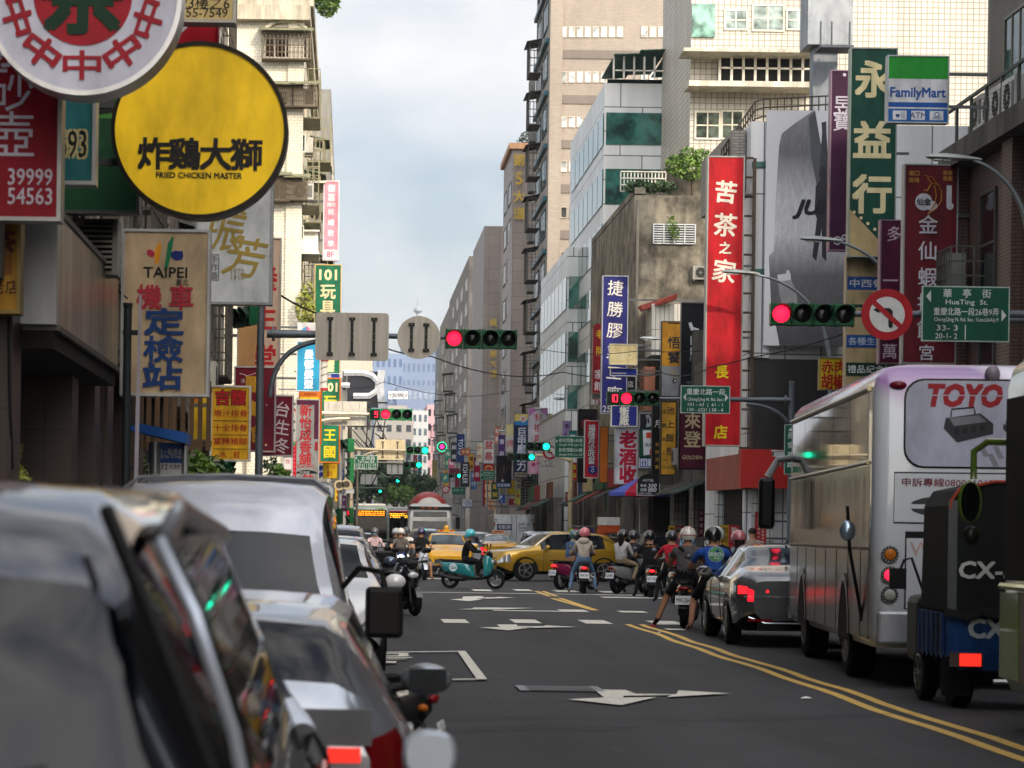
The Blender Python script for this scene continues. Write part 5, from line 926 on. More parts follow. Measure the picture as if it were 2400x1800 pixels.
# -- right side
p = at(2520, 735, 42); mast('grey signal mast at the right edge with two parallel arms', (p.x, 42.1, .13), 6.0, .1, [([gz(2520, 738, 42.1), gz(1990, 736, 42.1)], [.08, .045]), ([gz(2520, 752, 42.1), gz(2350, 750, 42.1)], [.06, .055])])
signal('four lens signal lit red on the right arm, beside the no left turn disc', (1806, 711, 2004, 763), 42, 'R...')
q = at(2079, 737, 41.95); r = 60*41.95/F; m = MB(P('#9a1420', .45)); m.lathe([(r, 0), (r, .02)], (0, 0, 0), 'y', 48); m.mat(P('#c2c4c2', .45)); m.disc((0, -.004, 0), r*.69, 48); m.mat(P('#121212', .5))
S = lambda pts: [(x*r, -.008, z*r) for x, z in pts]
m.poly(S([(-.55, .17), (-.32, .32), (-.32, .25), (.1, .25), (.22, .13), (.22, -.47), (.3, -.55), (.22, -.49), (.13, -.55), (.05, -.47), (.05, .08), (.0, .1), (-.32, .1), (-.32, .04)])); m.mat(P('#9a1420', .45)); m.poly(S([(-.60, .40), (-.46, .54), (.60, -.40), (.46, -.54)])[:4]); 
m.v = [(x, y-.004 if i >= len(m.v)-4 else y, z) for i, (x, y, z) in enumerate(m.v)]
m.build('no_turn_sign', loc=q, label='round no left turn sign with a red ring, near the top right signal', cat='road sign')
road_sign('large green street name board with two arrows at the top right', (2160, 671, 2366, 801), 41.9, '#0b4a38', [('t', '華', .29, .13, .10, '#c0c6c4'), ('t', '亭', .51, .13, .10, '#c0c6c4'), ('t', '街', .735, .13, .10, '#c0c6c4'), ('t', 'HuaTing  St.', .51, .285, .055, '#c0c6c4', {'w': .48}), ('t', '重慶北路一段26巷9弄', .505, .46, .088, '#c0c6c4', {'w': .74}), ('t', 'ChongQing N. Rd. Sec. 1Lane26Aly.9', .505, .60, .042, '#c0c6c4', {'w': .73}), ('t', '33- 3', .29, .755, .062, '#c0c6c4', {'w': .24}), ('t', '20-1- 2', .28, .90, .062, '#c0c6c4', {'w': .25}), ('r', .49, .70, .502, .96, '#c0c6c4'), ('p', [(.10, .08), (.045, .19), (.10, .30)], '#c0c6c4'), ('p', [(.905, .41), (.96, .52), (.905, .63)], '#c0c6c4')], '#9fb0aa', .02)
p = at(1857, 930, 68); mast('dark grey signal mast at the far right corner behind the bus', (p.x, 68.1, .13), at(1857, 898, 68).z, .085, [([gz(1852, 938, 68.1), gz(1545, 934, 68.1)], [.075, .04])], braces=[(curve(gz(1846, 990, 68.1), gz(1820, 950, 68.1), gz(1750, 947, 68.1)), .05)])
signal('signal head with countdown ten and a red lens on the right', (1422, 918, 1545, 950), 68, ['10', 'R', '.', '.'])
road_sign('green street name board with white arrows on both sides, right of the countdown', (1595, 904, 1711, 969), 67.9, '#0d4f3c', [('t', '重慶北路一段', .51, .22, .125, '#c0c6c4', {'w': .78}), ('t', 'ChongQing N. Rd. Sec.1', .51, .49, .062, '#c0c6c4', {'w': .74}), ('t', '101 - 63  |  61 - 1', .5, .68, .065, '#c0c6c4', {'w': .7}), ('t', '130 - 6221 | 58 - 4', .5, .87, .065, '#c0c6c4', {'w': .72}), ('p', [(.11, .28), (.05, .42), (.11, .56)], '#c0c6c4'), ('p', [(.90, .28), (.96, .42), (.90, .56)], '#c0c6c4')], '#a9b4b0', .02)
road_sign('vertical green road name board fixed to the corner mast by the bus', (1838, 995, 1867, 1112), 67.8, '#0d4f3c', [('p', [(.5, .06), (.3, .13), (.7, .13)], '#c0c6c4'), ('v', '長安西路', .5, .22, .80, .52, '#c0c6c4')], '#a9b4b0', .015)
road_sign('two line green street name board with arrows, centre right', (1300, 1022, 1373, 1073), 105, '#0d5540', [('t', '長安西路145巷', .51, .2, .125, '#c0cac4', {'w': .76}), ('t', 'ChangAn W Rd. Lane 145', .51, .40, .07, '#c0cac4', {'w': .76}), ('t', '長安西路220巷', .51, .64, .125, '#c0cac4', {'w': .76}), ('t', 'ChangAn W Rd. Lane 220', .51, .85, .07, '#c0cac4', {'w': .76}), ('p', [(.08, .15), (.03, .24), (.08, .33)], '#c0cac4'), ('p', [(.92, .66), (.97, .76), (.92, .86)], '#c0cac4')], '#a9b9b0', .02)
p = at(1430, 1050, 104); mast('grey mast carrying the blue parking sign and the two line board', (p.x, 105.2, .13), at(1430, 1025, 104).z, .1, [([gz(1424, 1047, 105.1), gz(1373, 1046, 105.1), gz(1255, 1048, 105.1)], [.07, .05, .04])], braces=[(curve(gz(1418, 1082, 105.1), gz(1410, 1054, 105.1), gz(1374, 1052, 105.1)), .05)])
signal('three lens signal lit green left of the two line board', (1232, 1036, 1290, 1057), 105, '..G')
q = at(1289, 1060, 106); r = 17*106/F; m = MB(P('#9a1c28', .45)); m.lathe([(r, 0), (r, .02)], (0, 0, 0), 'y', 32); m.mat(P('#c2c0bc', .45)); m.disc((0, -.005, 0), r*.7, 32); m.mat(P('#1a1a1a', .5)); m.poly([(-.4*r, -.01, .08*r), (.3*r, -.01, .08*r), (.3*r, -.01, -.08*r), (-.4*r, -.01, -.08*r)]); m.mat(P('#9a1c28', .45)); m.poly([(-.55*r, -.015, .4*r), (-.42*r, -.015, .52*r), (.55*r, -.015, -.4*r), (.42*r, -.015, -.52*r)])
m.build('no_turn_sign', loc=q, label='half hidden round no turn sign behind the two line green board', cat='road sign')
road_sign('small white plate reading seven to twenty two under the no turn disc', (1267, 1080, 1304, 1095), 106, '#c2c2bc', [('t', '7-22', .5, .27, .17, '#1a1a1a', {'w': .55}), ('t', '公車除外', .5, .74, .16, '#1a1a1a', {'w': .85})], '#4a4a48', .012)
signal('four window signal lit green below the first one, centre right', (1190, 1062, 1254, 1080), 118, ['b', '.', '.', 'G'])
p = at(1339, 1090, 118); mast('pale sunlit column with an arm holding the lower green light', (p.x, 118.2, .13), at(1339, 1075, 118).z, .12, [([gz(1338, 1079, 118.1), gz(1290, 1068, 118.1), gz(1253, 1067, 118.1)], [.06, .05, .045])], c='#c9b894')
road_sign('blue parking sign with a car and an arrow on the grey mast', (1415, 1028, 1446, 1057), 103.8, '#16306e', [('t', 'P', .27, .38, .5, '#c3c9d4', {'bold': .04}), ('p', [(.6, .42), (.66, .3), (.86, .3), (.92, .42), (.94, .52), (.58, .52)], '#c3c9d4'), ('r', .72, .7, .80, .95, '#c3c9d4'), ('p', [(.76, .56), (.64, .72), (.88, .72)], '#c3c9d4'), ('t', '68公尺', .25, .85, .12, '#a9b4c8')], '#8f9aa8', .01)
road_sign('white text plate below the blue parking sign', (1415, 1059, 1446, 1080), 103.8, '#b4b2a4', [('r', .2, .1, .35, .3, '#c2a81c'), ('t', '身心障礙', .5, .5, .13, '#23231f'), ('t', '停車位置', .5, .8, .15, '#9c2428')], None)
road_sign('vertical green road name board on the grey mast', (1419, 1100, 1438, 1196), 103.7, '#0f5a44', [('p', [(.5, .03), (.28, .08), (.72, .08)], '#c0cac4'), ('v', '長安西路', .5, .15, .60, .6, '#c0cac4'), ('t', 'Chang', .5, .70, .22, '#a9c0b4'), ('t', 'An', .4, .76, .22, '#a9c0b4'), ('t', 'W Rd', .5, .82, .22, '#a9c0b4'), ('t', '127 169', .5, .89, .16, '#a9c0b4'), ('t', '143 219', .5, .95, .16, '#a9c0b4')], '#8fb0a0', .012)
road_sign('blue parking sign half behind the vertical green board, upper one', (1407, 1087, 1420, 1116), 110, '#1c3f8a', [('t', 'P', .5, .3, 1.0, '#c3c9d4', {'bold': .04}), ('p', [(.2, .8), (.7, .68), (.7, .92)], '#c3c9d4')], '#8f9aa8', .01)
road_sign('blue parking sign half behind the vertical green board, lower one', (1407, 1138, 1420, 1165), 111, '#1c2f6a', [('t', 'P', .5, .4, 1.0, '#c3c9d4', {'bold': .04})], '#8f9aa8', .01)
road_sign('blue parking sign low in the far right row above a white plate', (1169, 1160, 1184, 1179), 172, '#1a3f8c', [('t', 'P', .3, .35, .6, '#c3c9d4', {'bold': .04}), ('p', [(.45, .6), (.35, .72), (.43, .72), (.43, .95), (.5, .95), (.5, .72), (.58, .72)], '#c3c9d4')], '#8f9aa8', .01)
road_sign('wide blue parking sign under the white lamp column', (1355, 1152, 1378, 1162), 125, '#1a2c5c', [('t', 'P', .3, .5, .4, '#c3c9d4', {'bold': .04}), ('r', .55, .45, .9, .6, '#c3c9d4')], '#8f9aa8', .01)
road_sign('green street name board beside the black poster sign', (1126, 1103, 1161, 1125), 175, '#0f5a44', [('t', '延平北路一段', .55, .25, .12, '#b0c0b8', {'w': .7}), ('t', 'YanPing N Rd', .55, .5, .09, '#b0c0b8', {'w': .7}), ('t', '71-61 | 57-7', .55, .78, .1, '#b0c0b8', {'w': .7}), ('p', [(.12, .3), (.05, .45), (.12, .6)], '#c0cac4')], '#8fb0a0', .02)
road_sign('small green street name board far along on the right', (1059, 1142, 1090, 1159), 260, '#124f40', [('t', '承德路一段', .5, .4, .16, '#8fb0a4', {'w': .7}), ('p', [(.1, .35), (.03, .5), (.1, .65)], '#a9c0b8')], '#4a8070', .02)
signal('small distant signal lit green in the far right row', (1051, 1110, 1081, 1120), 262, '..G', body=P('#123c26', .4))
q = at(1045, 1147, 255); r = 9*255/F; m = MB(P('#9a2428', .45)); m.lathe([(r, 0), (r, .02)], (0, 0, 0), 'y', 24); m.mat(P('#b9b4b0', .45)); m.disc((0, -.006, 0), r*.68, 24); m.mat(P('#8c2024', .5)); m.poly([(-.5*r, -.012, .4*r), (-.4*r, -.012, .5*r), (.5*r, -.012, -.4*r), (.4*r, -.012, -.5*r)])
m.build('no_turn_sign', loc=q, label='distant round no turn sign above the mixer lorry', cat='road sign')
q = at(1036, 1047, 325); r = 11*325/F; m = MB(P('#1d3a34', .5)); m.lathe([(r*1.05, .02), (r*1.05, .2)], (0, 0, 0), 'y', 28); m.mat(EM('#28f0a8', 1.6)); m.ring((0, 0, 0), r*.9, r*1.05, 28); m.mat(EM('#ff2a8c', 1.8)); m.poly([(.62*r*math.cos(t)*(1 if i % 2 else .6), -.01, .62*r*math.sin(t)*(1 if i % 2 else .6)) for i, t in enumerate([PI*k/7 for k in range(14)])])
m.build('neon_sign', loc=q, label='round neon sign, pink star in a glowing green ring', cat='neon sign', group=None); m = MB(P('#5b5e60', .5)); m.box(q.x, 13.5, 325.22, 325.3, q.z-.05, q.z+.05); part(bpy.data.objects['neon_sign'], 'bracket', P('#5b5e60', .5), [(0, 13.5-q.x, .22, .3, -.05, .05)])
for k, (px, Y, top, lab) in enumerate(((1066, 261.8, 1108, 'thin grey mast with the distant green light on the far right'), (1176, 172.2, 1158, 'thin post of the low blue parking sign'), (1143, 175.2, 1100, 'thin grey mast with the green board beside the black poster'), (1075, 260.2, 1140, 'grey post of the small far green street board'), (1413, 110.6, 1085, 'thin post with two half hidden parking signs'), (1366, 125.2, 1150, 'thin post of the wide blue parking sign'))):
    q = at(px, top, Y); m = MB(P('#7d8082', .45, .4)); m.tube([(q.x, Y, .0 if q.x < 11.6 else .13), (q.x, Y, q.z)], .05, 8); m.build('sign_post', label=lab, cat='sign post')
# -- street lamps along the right kerb: one model, copied
def lamp_parts(root, hgt, xp, c='#7d8488', arm_up=1.5):
    a = MB(P(c, .4, .5)); a.tube([(xp, 0, .13), (xp, 0, hgt-arm_up-1.1)], [.10, .065], 12); a.lathe([(.18, 0), (.18, .05), (.11, .35)], (xp, 0, .13), n=12); a.build('pole', root)
    m = MB(P(c, .4, .5)); m.tube(curve((xp, 0, hgt-arm_up-1.1), (xp-.08, 0, hgt-.35), (.72, 0, hgt-.02), 14), [.062-.0022*i for i in range(15)], 10); m.build('arm', root)
    h = MB(P('#8f9492', .4, .3)); h.sm = True; rr = []
    for x, w_, t, dz in ((.86, .03, .03, -.01), (.74, .05, .045, 0), (.5, .09, .07, .01), (.2, .125, .09, .02), (-.05, .11, .07, .03), (-.16, .05, .03, .035)):
        rr.append([(x, w_*math.cos(2*PI*k/12), dz+hgt+t*math.sin(2*PI*k/12)*(1 if math.sin(2*PI*k/12) > 0 else .5)) for k in range(12)])
    h.rings(rr); h.build('lamp_head', root); g = MB(P('#c3c6c2', .2)); g.box(-.02, .14, -.07, .07, hgt-.035, hgt-.01); g.box(.16, .28, -.07, .07, hgt-.04, hgt-.012); g.build('lens', root)
LAMPS = 'street lamps along the right kerb'
lamps = ((2170, 372, 47, 'nearest street lamp, its arm reaching in from the right edge'), (1875, 563, 60, 'street lamp above the no left turn disc'), (1692, 640, 69, 'street lamp head hanging in front of the tall red sign'), (1500, 795, 92, 'street lamp left of the ochre lunch box sign'), (1405, 866, 110, 'street lamp just above the black hotel sign'),
         (1297, 936, 131, 'street lamp right of the navy sign foot'), (1249, 959, 146, 'street lamp over the white gift shop sign'), (1239, 972, 152, 'sunlit pale street lamp over the maroon lotus sign'), (1191, 996, 166, 'street lamp over the navy acrylic sign'), (1165, 1011, 180, 'street lamp just left of the white and cream sign'), (1149, 1025, 196, 'street lamp above the black poster sign'), (1124, 1039, 212, 'street lamp beside the white and red motorcycle sign'), (1111, 1057, 228, 'sunlit street lamp low in the far right row'), (1079, 1070, 258, 'far street lamp beside the black lettered sign'))
for i, (px, py, Y, lab) in enumerate(lamps):
    q = at(px, py, Y); root = empty('street_lamp', (q.x+.16, Y, 0), 0, lab, 'street lamp', LAMPS)
    lamp_parts(root, q.z, (12.42 if i == 0 else 12.9)-q.x-.16, '#c9b48c' if 'sunlit' in lab else '#7d8488', (.6, 1.2, 1.6, 1.1, 1.1)[i] if i < 5 else 1.1)  # sunlit lamps take a paler, warmer paint that imitates sunlight
# -- bus stop on the left pavement, poles and boards
a = at(388, 1100, 30); root = empty('bus_stop_sign', (a.x, 30, .13), 0, 'bus stop sign with a blue slanted roof and route panel on the left pavement', 'bus stop')
def rel(px, py, Y=30): p = at(px, py, Y); return (p.x-a.x, p.z-.13)
m = MB(P('#1a4f94', .4)); (x0, z0), (x1, z1), (x2, z2), (x3, z3) = rel(304, 990), rel(443, 1018), rel(441, 1042), rel(306, 1010)
m.prism([(x0, -.5, z0), (x1, -.5, z1), (x2, -.5, z2), (x3, -.5, z3)], (0, 1.0, 0)); m.build('roof', root)
(x0, z0), (x1, z1) = rel(349, 1038), rel(430, 1400); m = MB(P('#c3c6c8', .4)); m.box(x0, x1, -.06, .06, max(z1, .6), z0); zt = rel(0, 1080)[1]; m.mat(P('#1a4a94', .4)); m.poly([(x0, -.063, zt), (x1, -.063, zt), (x1, -.063, z0), (x0, -.063, z0)])
m.mat(P('#c9ccd0')); m.text('重慶北一站(長安)', ((x0+x1)/2, -.068, rel(0, 1054)[1]), .075, w=(x1-x0)*.92); m.text('ChongQing Stop 1(Changan)', ((x0+x1)/2, -.068, rel(0, 1064)[1]), .04, w=(x1-x0)*.92)
m.mat(P('#17181a')); m.text('12', ((x0+x1)/2-.02, -.068, rel(0, 1089)[1]), .06); m.text('往 東園', (x1-.12, -.068, rel(0, 1087)[1]), .035); m.text('To Dongyuan', (x1-.12, -.068, rel(0, 1092)[1]), .016); m.build('route_panel', root)
for px, r in ((366, .06), (436, .035)): x = rel(px, 1040)[0]; m = MB(P('#8d9296', .35, .6)); m.tube([(x, -.12, 0), (x, -.12, rel(px, 1036)[1])], r, 12); m.build('post', root)
q = at(300, 715, 26); m = MB(P('#33383c', .5, .3)); m.tube([(0, 0, .13-q.z), (0, 0, 0)], .042, 12); m.lathe([(.05, -.02), (.05, .02)]); 
for z in (-.28, -1.2, -1.66): m.lathe([(.05, z-.02), (.05, z+.02)])
o = m.build('street_pole', loc=q, label='dark grey pole in front of the beige inspection sign', cat='pole')
for z in (-.28, -1.2, -1.66): part(o, 'clamp', P('#2a2d30', .5), [(.05, .13, -.03, .03, z-.025, z+.025)])
m = MB(P('#a9a4ae', .6)); p0, p1, p2 = at(329, 690, 25.9), at(322, 990, 25.9), at(317, 1200, 25.9); m.prism([(p0.x-.015, 25.9, p0.z), (p0.x+.015, 25.9, p0.z), (p1.x+.02, 25.9, p1.z), (p2.x+.02, 25.9, p2.z), (p2.x-.02, 25.9, p2.z), (p1.x-.02, 25.9, p1.z)], (0, .008, 0)); m.build('banner_strip', label='thin faded banner strip hanging beside the dark grey pole', cat='banner')
q = at(532, 1028, 42); m = MB(P('#8a9196', .4, .4)); m.tube([(q.x, 42, .13), (q.x, 42, q.z)], .06, 12); o = m.build('signal_post', label='short grey post with green pedestrian signals before the yellow menu sign', cat='signal post')
signal('green pedestrian signal on the short grey post, glowing red', (505, 1085, 528, 1125), 41.9, '.R', vertical=True, rz=R(-30), body=P('#0f5a34', .4))
signal('second green pedestrian signal on the short grey post, turned right', (535, 1080, 556, 1112), 41.9, '..', vertical=True, rz=R(60), body=P('#0f5a34', .4))
# -- overhead cables
def cable(label, pts, r=.012):
    P_ = [at(*p) for p in pts]; out = []
    for i in range(len(P_)-1):
        for k in range(8): t = k/8; p = P_[i].lerp(P_[i+1], t); p.z -= .25*4*t*(1-t)*(P_[i+1]-P_[i]).length/20; out.append(p)
    out.append(P_[-1]); m = MB(P('#1b1c1e', .7)); m.tube(out, r, 5, False); return m.build('overhead_cable', label=label, cat='cable', group='overhead cables')
cable('black cable from the incense sign crossing behind the round sign back', [(600, 650, 52), (760, 740, 60), (1010, 835, 80), (1320, 872, 110), (1430, 880, 118)], .022)
cable('thin cable crossing above the countdown ten signal', [(1240, 812, 95), (1500, 822, 80), (1760, 808, 72)], .012)
cable('cable sloping down in front of the tall red sign', [(1660, 862, 66), (1760, 838, 66), (1985, 780, 62)], .016)
cable('faint cable low over the far street by the curved billboard', [(690, 870, 85), (900, 895, 120), (1200, 915, 160)], .016)
cable('cable falling from the red sign to the lunch box sign', [(1655, 866, 69), (1550, 873, 80), (1480, 876, 88)], .016)
for k, pts in enumerate((((150, 440, 26), (168, 560, 27), (200, 700, 28)), ((250, 470, 27), (210, 590, 27), (262, 760, 28)), ((186, 500, 26), (230, 640, 27), (300, 700, 27)), ((20, 730, 20), (22, 900, 20.2), (30, 1100, 20.4)), ((330, 520, 30), (268, 640, 28), (275, 800, 28)))):
    cable(('black drop wire hanging left of the beige sign, first', 'looped wire on the wall beside the beige sign', 'slack wire over the metal fascia end', 'grey hose hanging down at the far left edge', 'pale slack wire between the window and beige sign')[k], pts, .011)
# ---------------------------------------------------------------- cars
def lerp_list(L, y):
    if y <= L[0][0]: return L[0][1]
    for (a, u), (b, v) in zip(L, L[1:]):
        if y <= b: return u+(v-u)*(y-a)/(b-a) if b > a else v
    return L[-1][1]
def CP(h, metal=.35, rough=.3, dirt=.1): return P(h, rough, metal, dirt, 1.0)
TYRE = P('#101011', .85); RUB = P('#0d0d0e', .6); CHR = P('#b9bcc0', .18, .95, .05)
def wheel(root, x, y, r, side, rim='#8d9094', wid=.2, spokes=5):
    m = MB(TYRE); o = side; m.lathe([(r*.62, 0), (r*.92, 0), (r, -o*.03), (r, -o*(wid-.03)), (r*.92, -o*wid), (r*.5, -o*wid)], (0, 0, 0), 'x', 28)
    t = m.build('wheel', root, (x, y, r)); f = MB(P('#16171a', .5, .4)); f.lathe([(r*.64, -o*.03), (r*.1, -o*.035)], (0, 0, 0), 'x', 24); f.mat(P(rim, .3, .8))
    f.lathe([(r*.66, o*.004), (r*.60, o*.008), (r*.58, -o*.03)], (0, 0, 0), 'x', 28, cap=False); f.lathe([(r*.15, -o*.03), (r*.13, o*.004), (.001, o*.006)], (0, 0, 0), 'x', 14)
    for i in range(spokes):
        a = 2*PI*i/spokes
        for d in (-.16, .16):
            f.prism([(-o*.006, r*.12*math.cos(a+d*3), r*.12*math.sin(a+d*3)), (-o*.006, r*.60*math.cos(a+d), r*.60*math.sin(a+d)), (-o*.006, r*.60*math.cos(a+d*.45), r*.60*math.sin(a+d*.45)), (-o*.006, r*.12*math.cos(a+d), r*.12*math.sin(a+d))], (o*.012, 0, 0))
    f.build('rim', t); return t
def plate(root, y, z, txt, face, w_=.36, h_=.16, col='#15171c', x=0):
    m = MB(P('#c9ccd0', .4)); m.box(-w_/2, w_/2, 0, .012, -h_/2, h_/2); m.mat(P(col)); m.text(txt, (0, -.003, 0), h_*.55, w=w_*.86)
    return m.build('number_plate', root, (x, y, z), 0 if face < 0 else PI)
STY = {
 'sedan': dict(L=4.9, W=1.86, H=1.45, top=((-2.45, .93), (-2.3, 1.05), (-1.75, 1.12), (-.85, 1.42), (-.2, 1.45), (.35, 1.42), (1.15, 1.02), (2.1, .86), (2.45, .68)), belt=((-2.45, .86), (-2.2, .98), (0, .95), (1.1, .93), (2.1, .8), (2.45, .62)), wid=((-2.45, .66), (-2.3, .84), (-1.9, .92), (1.6, .92), (2.2, .84), (2.45, .60)), roofw=((-2.45, .6), (-1.75, .70), (-.85, .60), (.35, .60), (1.15, .72), (2.1, .7), (2.45, .5)), ws=(.38, 1.12), bl=(-1.72, -.88), win=((-1.35, -.5), (-.42, .75)), wy=(-1.38, 1.45), r=.33),
 'suv': dict(L=4.25, W=1.82, H=1.58, top=((-2.12, .95), (-2.0, 1.18), (-1.6, 1.48), (-1.0, 1.56), (0, 1.58), (.35, 1.55), (1.05, 1.08), (1.3, 1.04), (1.95, .95), (2.12, .72)), belt=((-2.12, .90), (-1.9, 1.05), (0, 1.0), (1.05, .99), (1.95, .9), (2.12, .68)), wid=((-2.12, .7), (-1.95, .86), (-1.5, .91), (1.5, .91), (1.95, .82), (2.12, .64)), roofw=((-2.12, .6), (-1.6, .58), (0, .62), (.35, .6), (1.05, .72), (1.95, .7), (2.12, .55)), ws=(.36, 1.03), bl=(-2.0, -1.62), win=((-1.25, -.42), (-.34, .72)), wy=(-1.3, 1.3), r=.345),
 'mpv': dict(L=4.5, W=1.8, H=1.66, top=((-2.25, .98), (-2.18, 1.2), (-1.95, 1.56), (-1.6, 1.64), (0, 1.66), (.6, 1.58), (1.4, 1.08), (2.1, .92), (2.25, .7)), belt=((-2.25, .94), (-2.0, 1.0), (0, .98), (1.4, .96), (2.1, .85), (2.25, .66)), wid=((-2.25, .74), (-2.12, .86), (-1.7, .9), (1.5, .9), (2.05, .82), (2.25, .62)), roofw=((-2.25, .62), (-1.9, .53), (0, .59), (.6, .58), (1.4, .72), (2.1, .68), (2.25, .5)), ws=(.62, 1.38), bl=(-2.19, -2.02), win=((-1.95, -.95), (-.87, -.05), (.03, .98)), wy=(-1.4, 1.4), r=.32),
 'hatch': dict(L=3.7, W=1.66, H=1.46, top=((-1.85, .92), (-1.78, 1.12), (-1.5, 1.38), (-1.1, 1.44), (0, 1.46), (.35, 1.42), (1.0, 1.02), (1.65, .88), (1.85, .66)), belt=((-1.85, .88), (-1.6, .95), (0, .92), (1.0, .92), (1.65, .82), (1.85, .62)), wid=((-1.85, .66), (-1.72, .79), (-1.3, .83), (1.2, .83), (1.65, .76), (1.85, .56)), roofw=((-1.85, .58), (-1.5, .54), (0, .58), (.35, .56), (1.0, .68), (1.65, .64), (1.85, .48)), ws=(.37, .98), bl=(-1.77, -1.5), win=((-1.2, -.4), (-.32, .65)), wy=(-1.15, 1.15), r=.29),
 'van': dict(L=4.0, W=1.72, H=1.86, top=((-2.0, 1.2), (-1.95, 1.75), (-1.7, 1.84), (0, 1.87), (1.2, 1.85), (1.42, 1.74), (1.52, 1.60), (1.86, 1.0), (1.96, .9), (2.0, .7)), belt=((-2.0, 1.1), (-1.6, 1.0), (1.0, .98), (1.86, .95), (1.96, .85), (2.0, .68)), wid=((-2.0, .76), (-1.85, .85), (1.7, .86), (1.9, .82), (2.0, .72)), roofw=((-2.0, .62), (-1.6, .66), (1.2, .64), (1.5, .60), (1.86, .74), (1.96, .7), (2.0, .6)), ws=(1.53, 1.85), bl=(-1.99, -1.96), win=((-1.7, -.6), (-.5, .4), (.5, 1.45)), wy=(-1.3, 1.25), r=.28),
}
def car(label, loc, rz, style, paint, cat='car', scale=(1, 1, 1), plates=None, lit=False, front=True, rim='#8d9094', glass='#14181b', lower=None, group=None, name='car', grille=True, mirrors=True, spokes=5):
    S_ = STY[style]; L, W = S_['L'], S_['W']; root = empty(name, loc, rz, label, cat, group); root.scale = scale
    n = 72; ys = [-L/2+L*i/n for i in range(n+1)]
    def smooth(key, k=2):
        v = [lerp_list(S_[key], y) for y in ys]
        for _ in range(k): v = [v[0]]+[(v[i-1]+2*v[i]+v[i+1])/4 for i in range(1, n)]+[v[-1]]
        return v
    top, belt, wid, rw = smooth('top'), smooth('belt', 4), smooth('wid', 3), smooth('roofw', 4)
    zb = [.22+.16*max(0, abs(y)/(L/2)-.84)/.16 for y in ys]
    rings = []
    for i, y in enumerate(ys):
        w_, zt, zl, r_, b = wid[i], max(top[i], belt[i]+.012), belt[i], rw[i], zb[i]
        up = min(1, (zt-zl)/.3); r2 = r_*up+min(w_*.90, r_+.25)*(1-up) if up < 1 else r_
        r2 = min(r2, w_*.93); rail = min(.085, (zt-zl)*.3)
        hp = [(0, b), (w_*.80, b), (w_*.965, b+.10), (w_, (b+zl)/2+.02), (w_*.992, zl-.07), (w_*.945, zl), (r2+.015*up, zt-rail), (r2*.88, zt-rail*.25), (r2*.45, zt), (0, zt+.008)]
        rings.append(hp)
    mats = {'body': MB(paint), 'glass': MB(GL(glass, .03)), 'tail': MB(EM('#ff1526', 1.8) if lit == 'brake' else P('#5a0d12', .12)), 'head': MB(P('#aeb3b8', .08, .6))}
    trim = P('#101113', .45)
    def inr(y, q): return q and q[0] <= y <= q[1]
    for mb in mats.values(): mb.sm = True
    for i in range(n):
        y = (ys[i]+ys[i+1])/2
        for k in range(9):
            key = 'body'; mt = paint
            if k == 5 and any(inr(y, q) for q in S_['win']): key = 'glass'
            elif k == 5 and S_['win'][0][0]-.1 < y < S_['win'][-1][1]+.02: mt = trim
            elif k in (7, 8) and inr(y, S_['ws']) or k in (6, 7, 8) and inr(y, S_['bl']): key = 'glass'
            elif k in (1,) : mt = lower or trim
            elif k in (3,) and y > L/2-.36: key = 'head'
            elif k == 3 and y < -L/2+(.26 if style != 'sedan' else .1): key = 'tail'
            elif k == 4 and y < -L/2+.2 and style != 'sedan': key = 'tail'
            elif k == 0: mt = trim
            elif lower and k in (2,): mt = lower
            mb = mats[key]
            if key == 'body': mb.mat(mt)
            a, b_, c, d = rings[i][k], rings[i][k+1], rings[i+1][k+1], rings[i+1][k]
            for s in (1, -1):
                q = [(s*a[0], ys[i], a[1]), (s*b_[0], ys[i], b_[1]), (s*c[0], ys[i+1], c[1]), (s*d[0], ys[i+1], d[1])]
                mb.poly(q if s < 0 else q[::-1])
    for e, s in ((0, -1), (n, 1)):
        hp = rings[e]; y = ys[e]; pts = [(x, y, z) for x, z in hp]+[(-x, y, z) for x, z in hp[-2:0:-1]]
        mats['body'].mat(paint); mats['body'].sm = False; mats['body'].poly(pts if s < 0 else pts[::-1])
    b = mats['body']; b.mat(trim)
    for sx in (-1, 1):                                    # arch lips, door seams, handles
        for yy in S_['wy']:
            i0 = min(range(n+1), key=lambda q: abs(ys[q]-yy)); x = wid[i0]*1.0
            b.sm = False; R0, R1 = S_['r']*1.02, S_['r']*1.22; vs = []
            for k in range(17):
                a = -.15+(PI+.3)*k/16; vs += [(sx*(x*.95), yy+R0*math.cos(a)*.2, S_['r']+R0*math.sin(a)*.2), (sx*(x+.006), yy+R1*math.cos(a), S_['r']+R1*math.sin(a)), ]
            b.add(vs, [(2*k, 2*k+1, 2*k+3, 2*k+2) if sx < 0 else (2*k, 2*k+2, 2*k+3, 2*k+1) for k in range(16)])
        for q in [S_['win'][-1][1]-.02]+[(u[1]+v[0])/2 for u, v in zip(S_['win'], S_['win'][1:])]:
            i0 = min(range(n+1), key=lambda t: abs(ys[t]-q)); b.tube([(sx*(x+.001), ys[i0], z) for x, z in rings[i0][2:6]], .006, 4)
    # welded smoothing: merge the strips
    for key, nm in (('body', 'body'), ('glass', 'window_glass'), ('tail', 'tail_light'), ('head', 'headlight')):
        if not mats[key].f: continue
        if key in ('tail', 'head'):
            for s in (1, -1):
                mb = mats[key]; h = MB(mb.mats[0]); h.sm = True
                for f in mb.f:
                    if s*sum(mb.v[i][0] for i in f) > 0: h.poly([mb.v[i] for i in f])
                o = h.build(nm, root); weld(o)
            continue
        o = mats[key].build(nm, root, angle=32); weld(o)
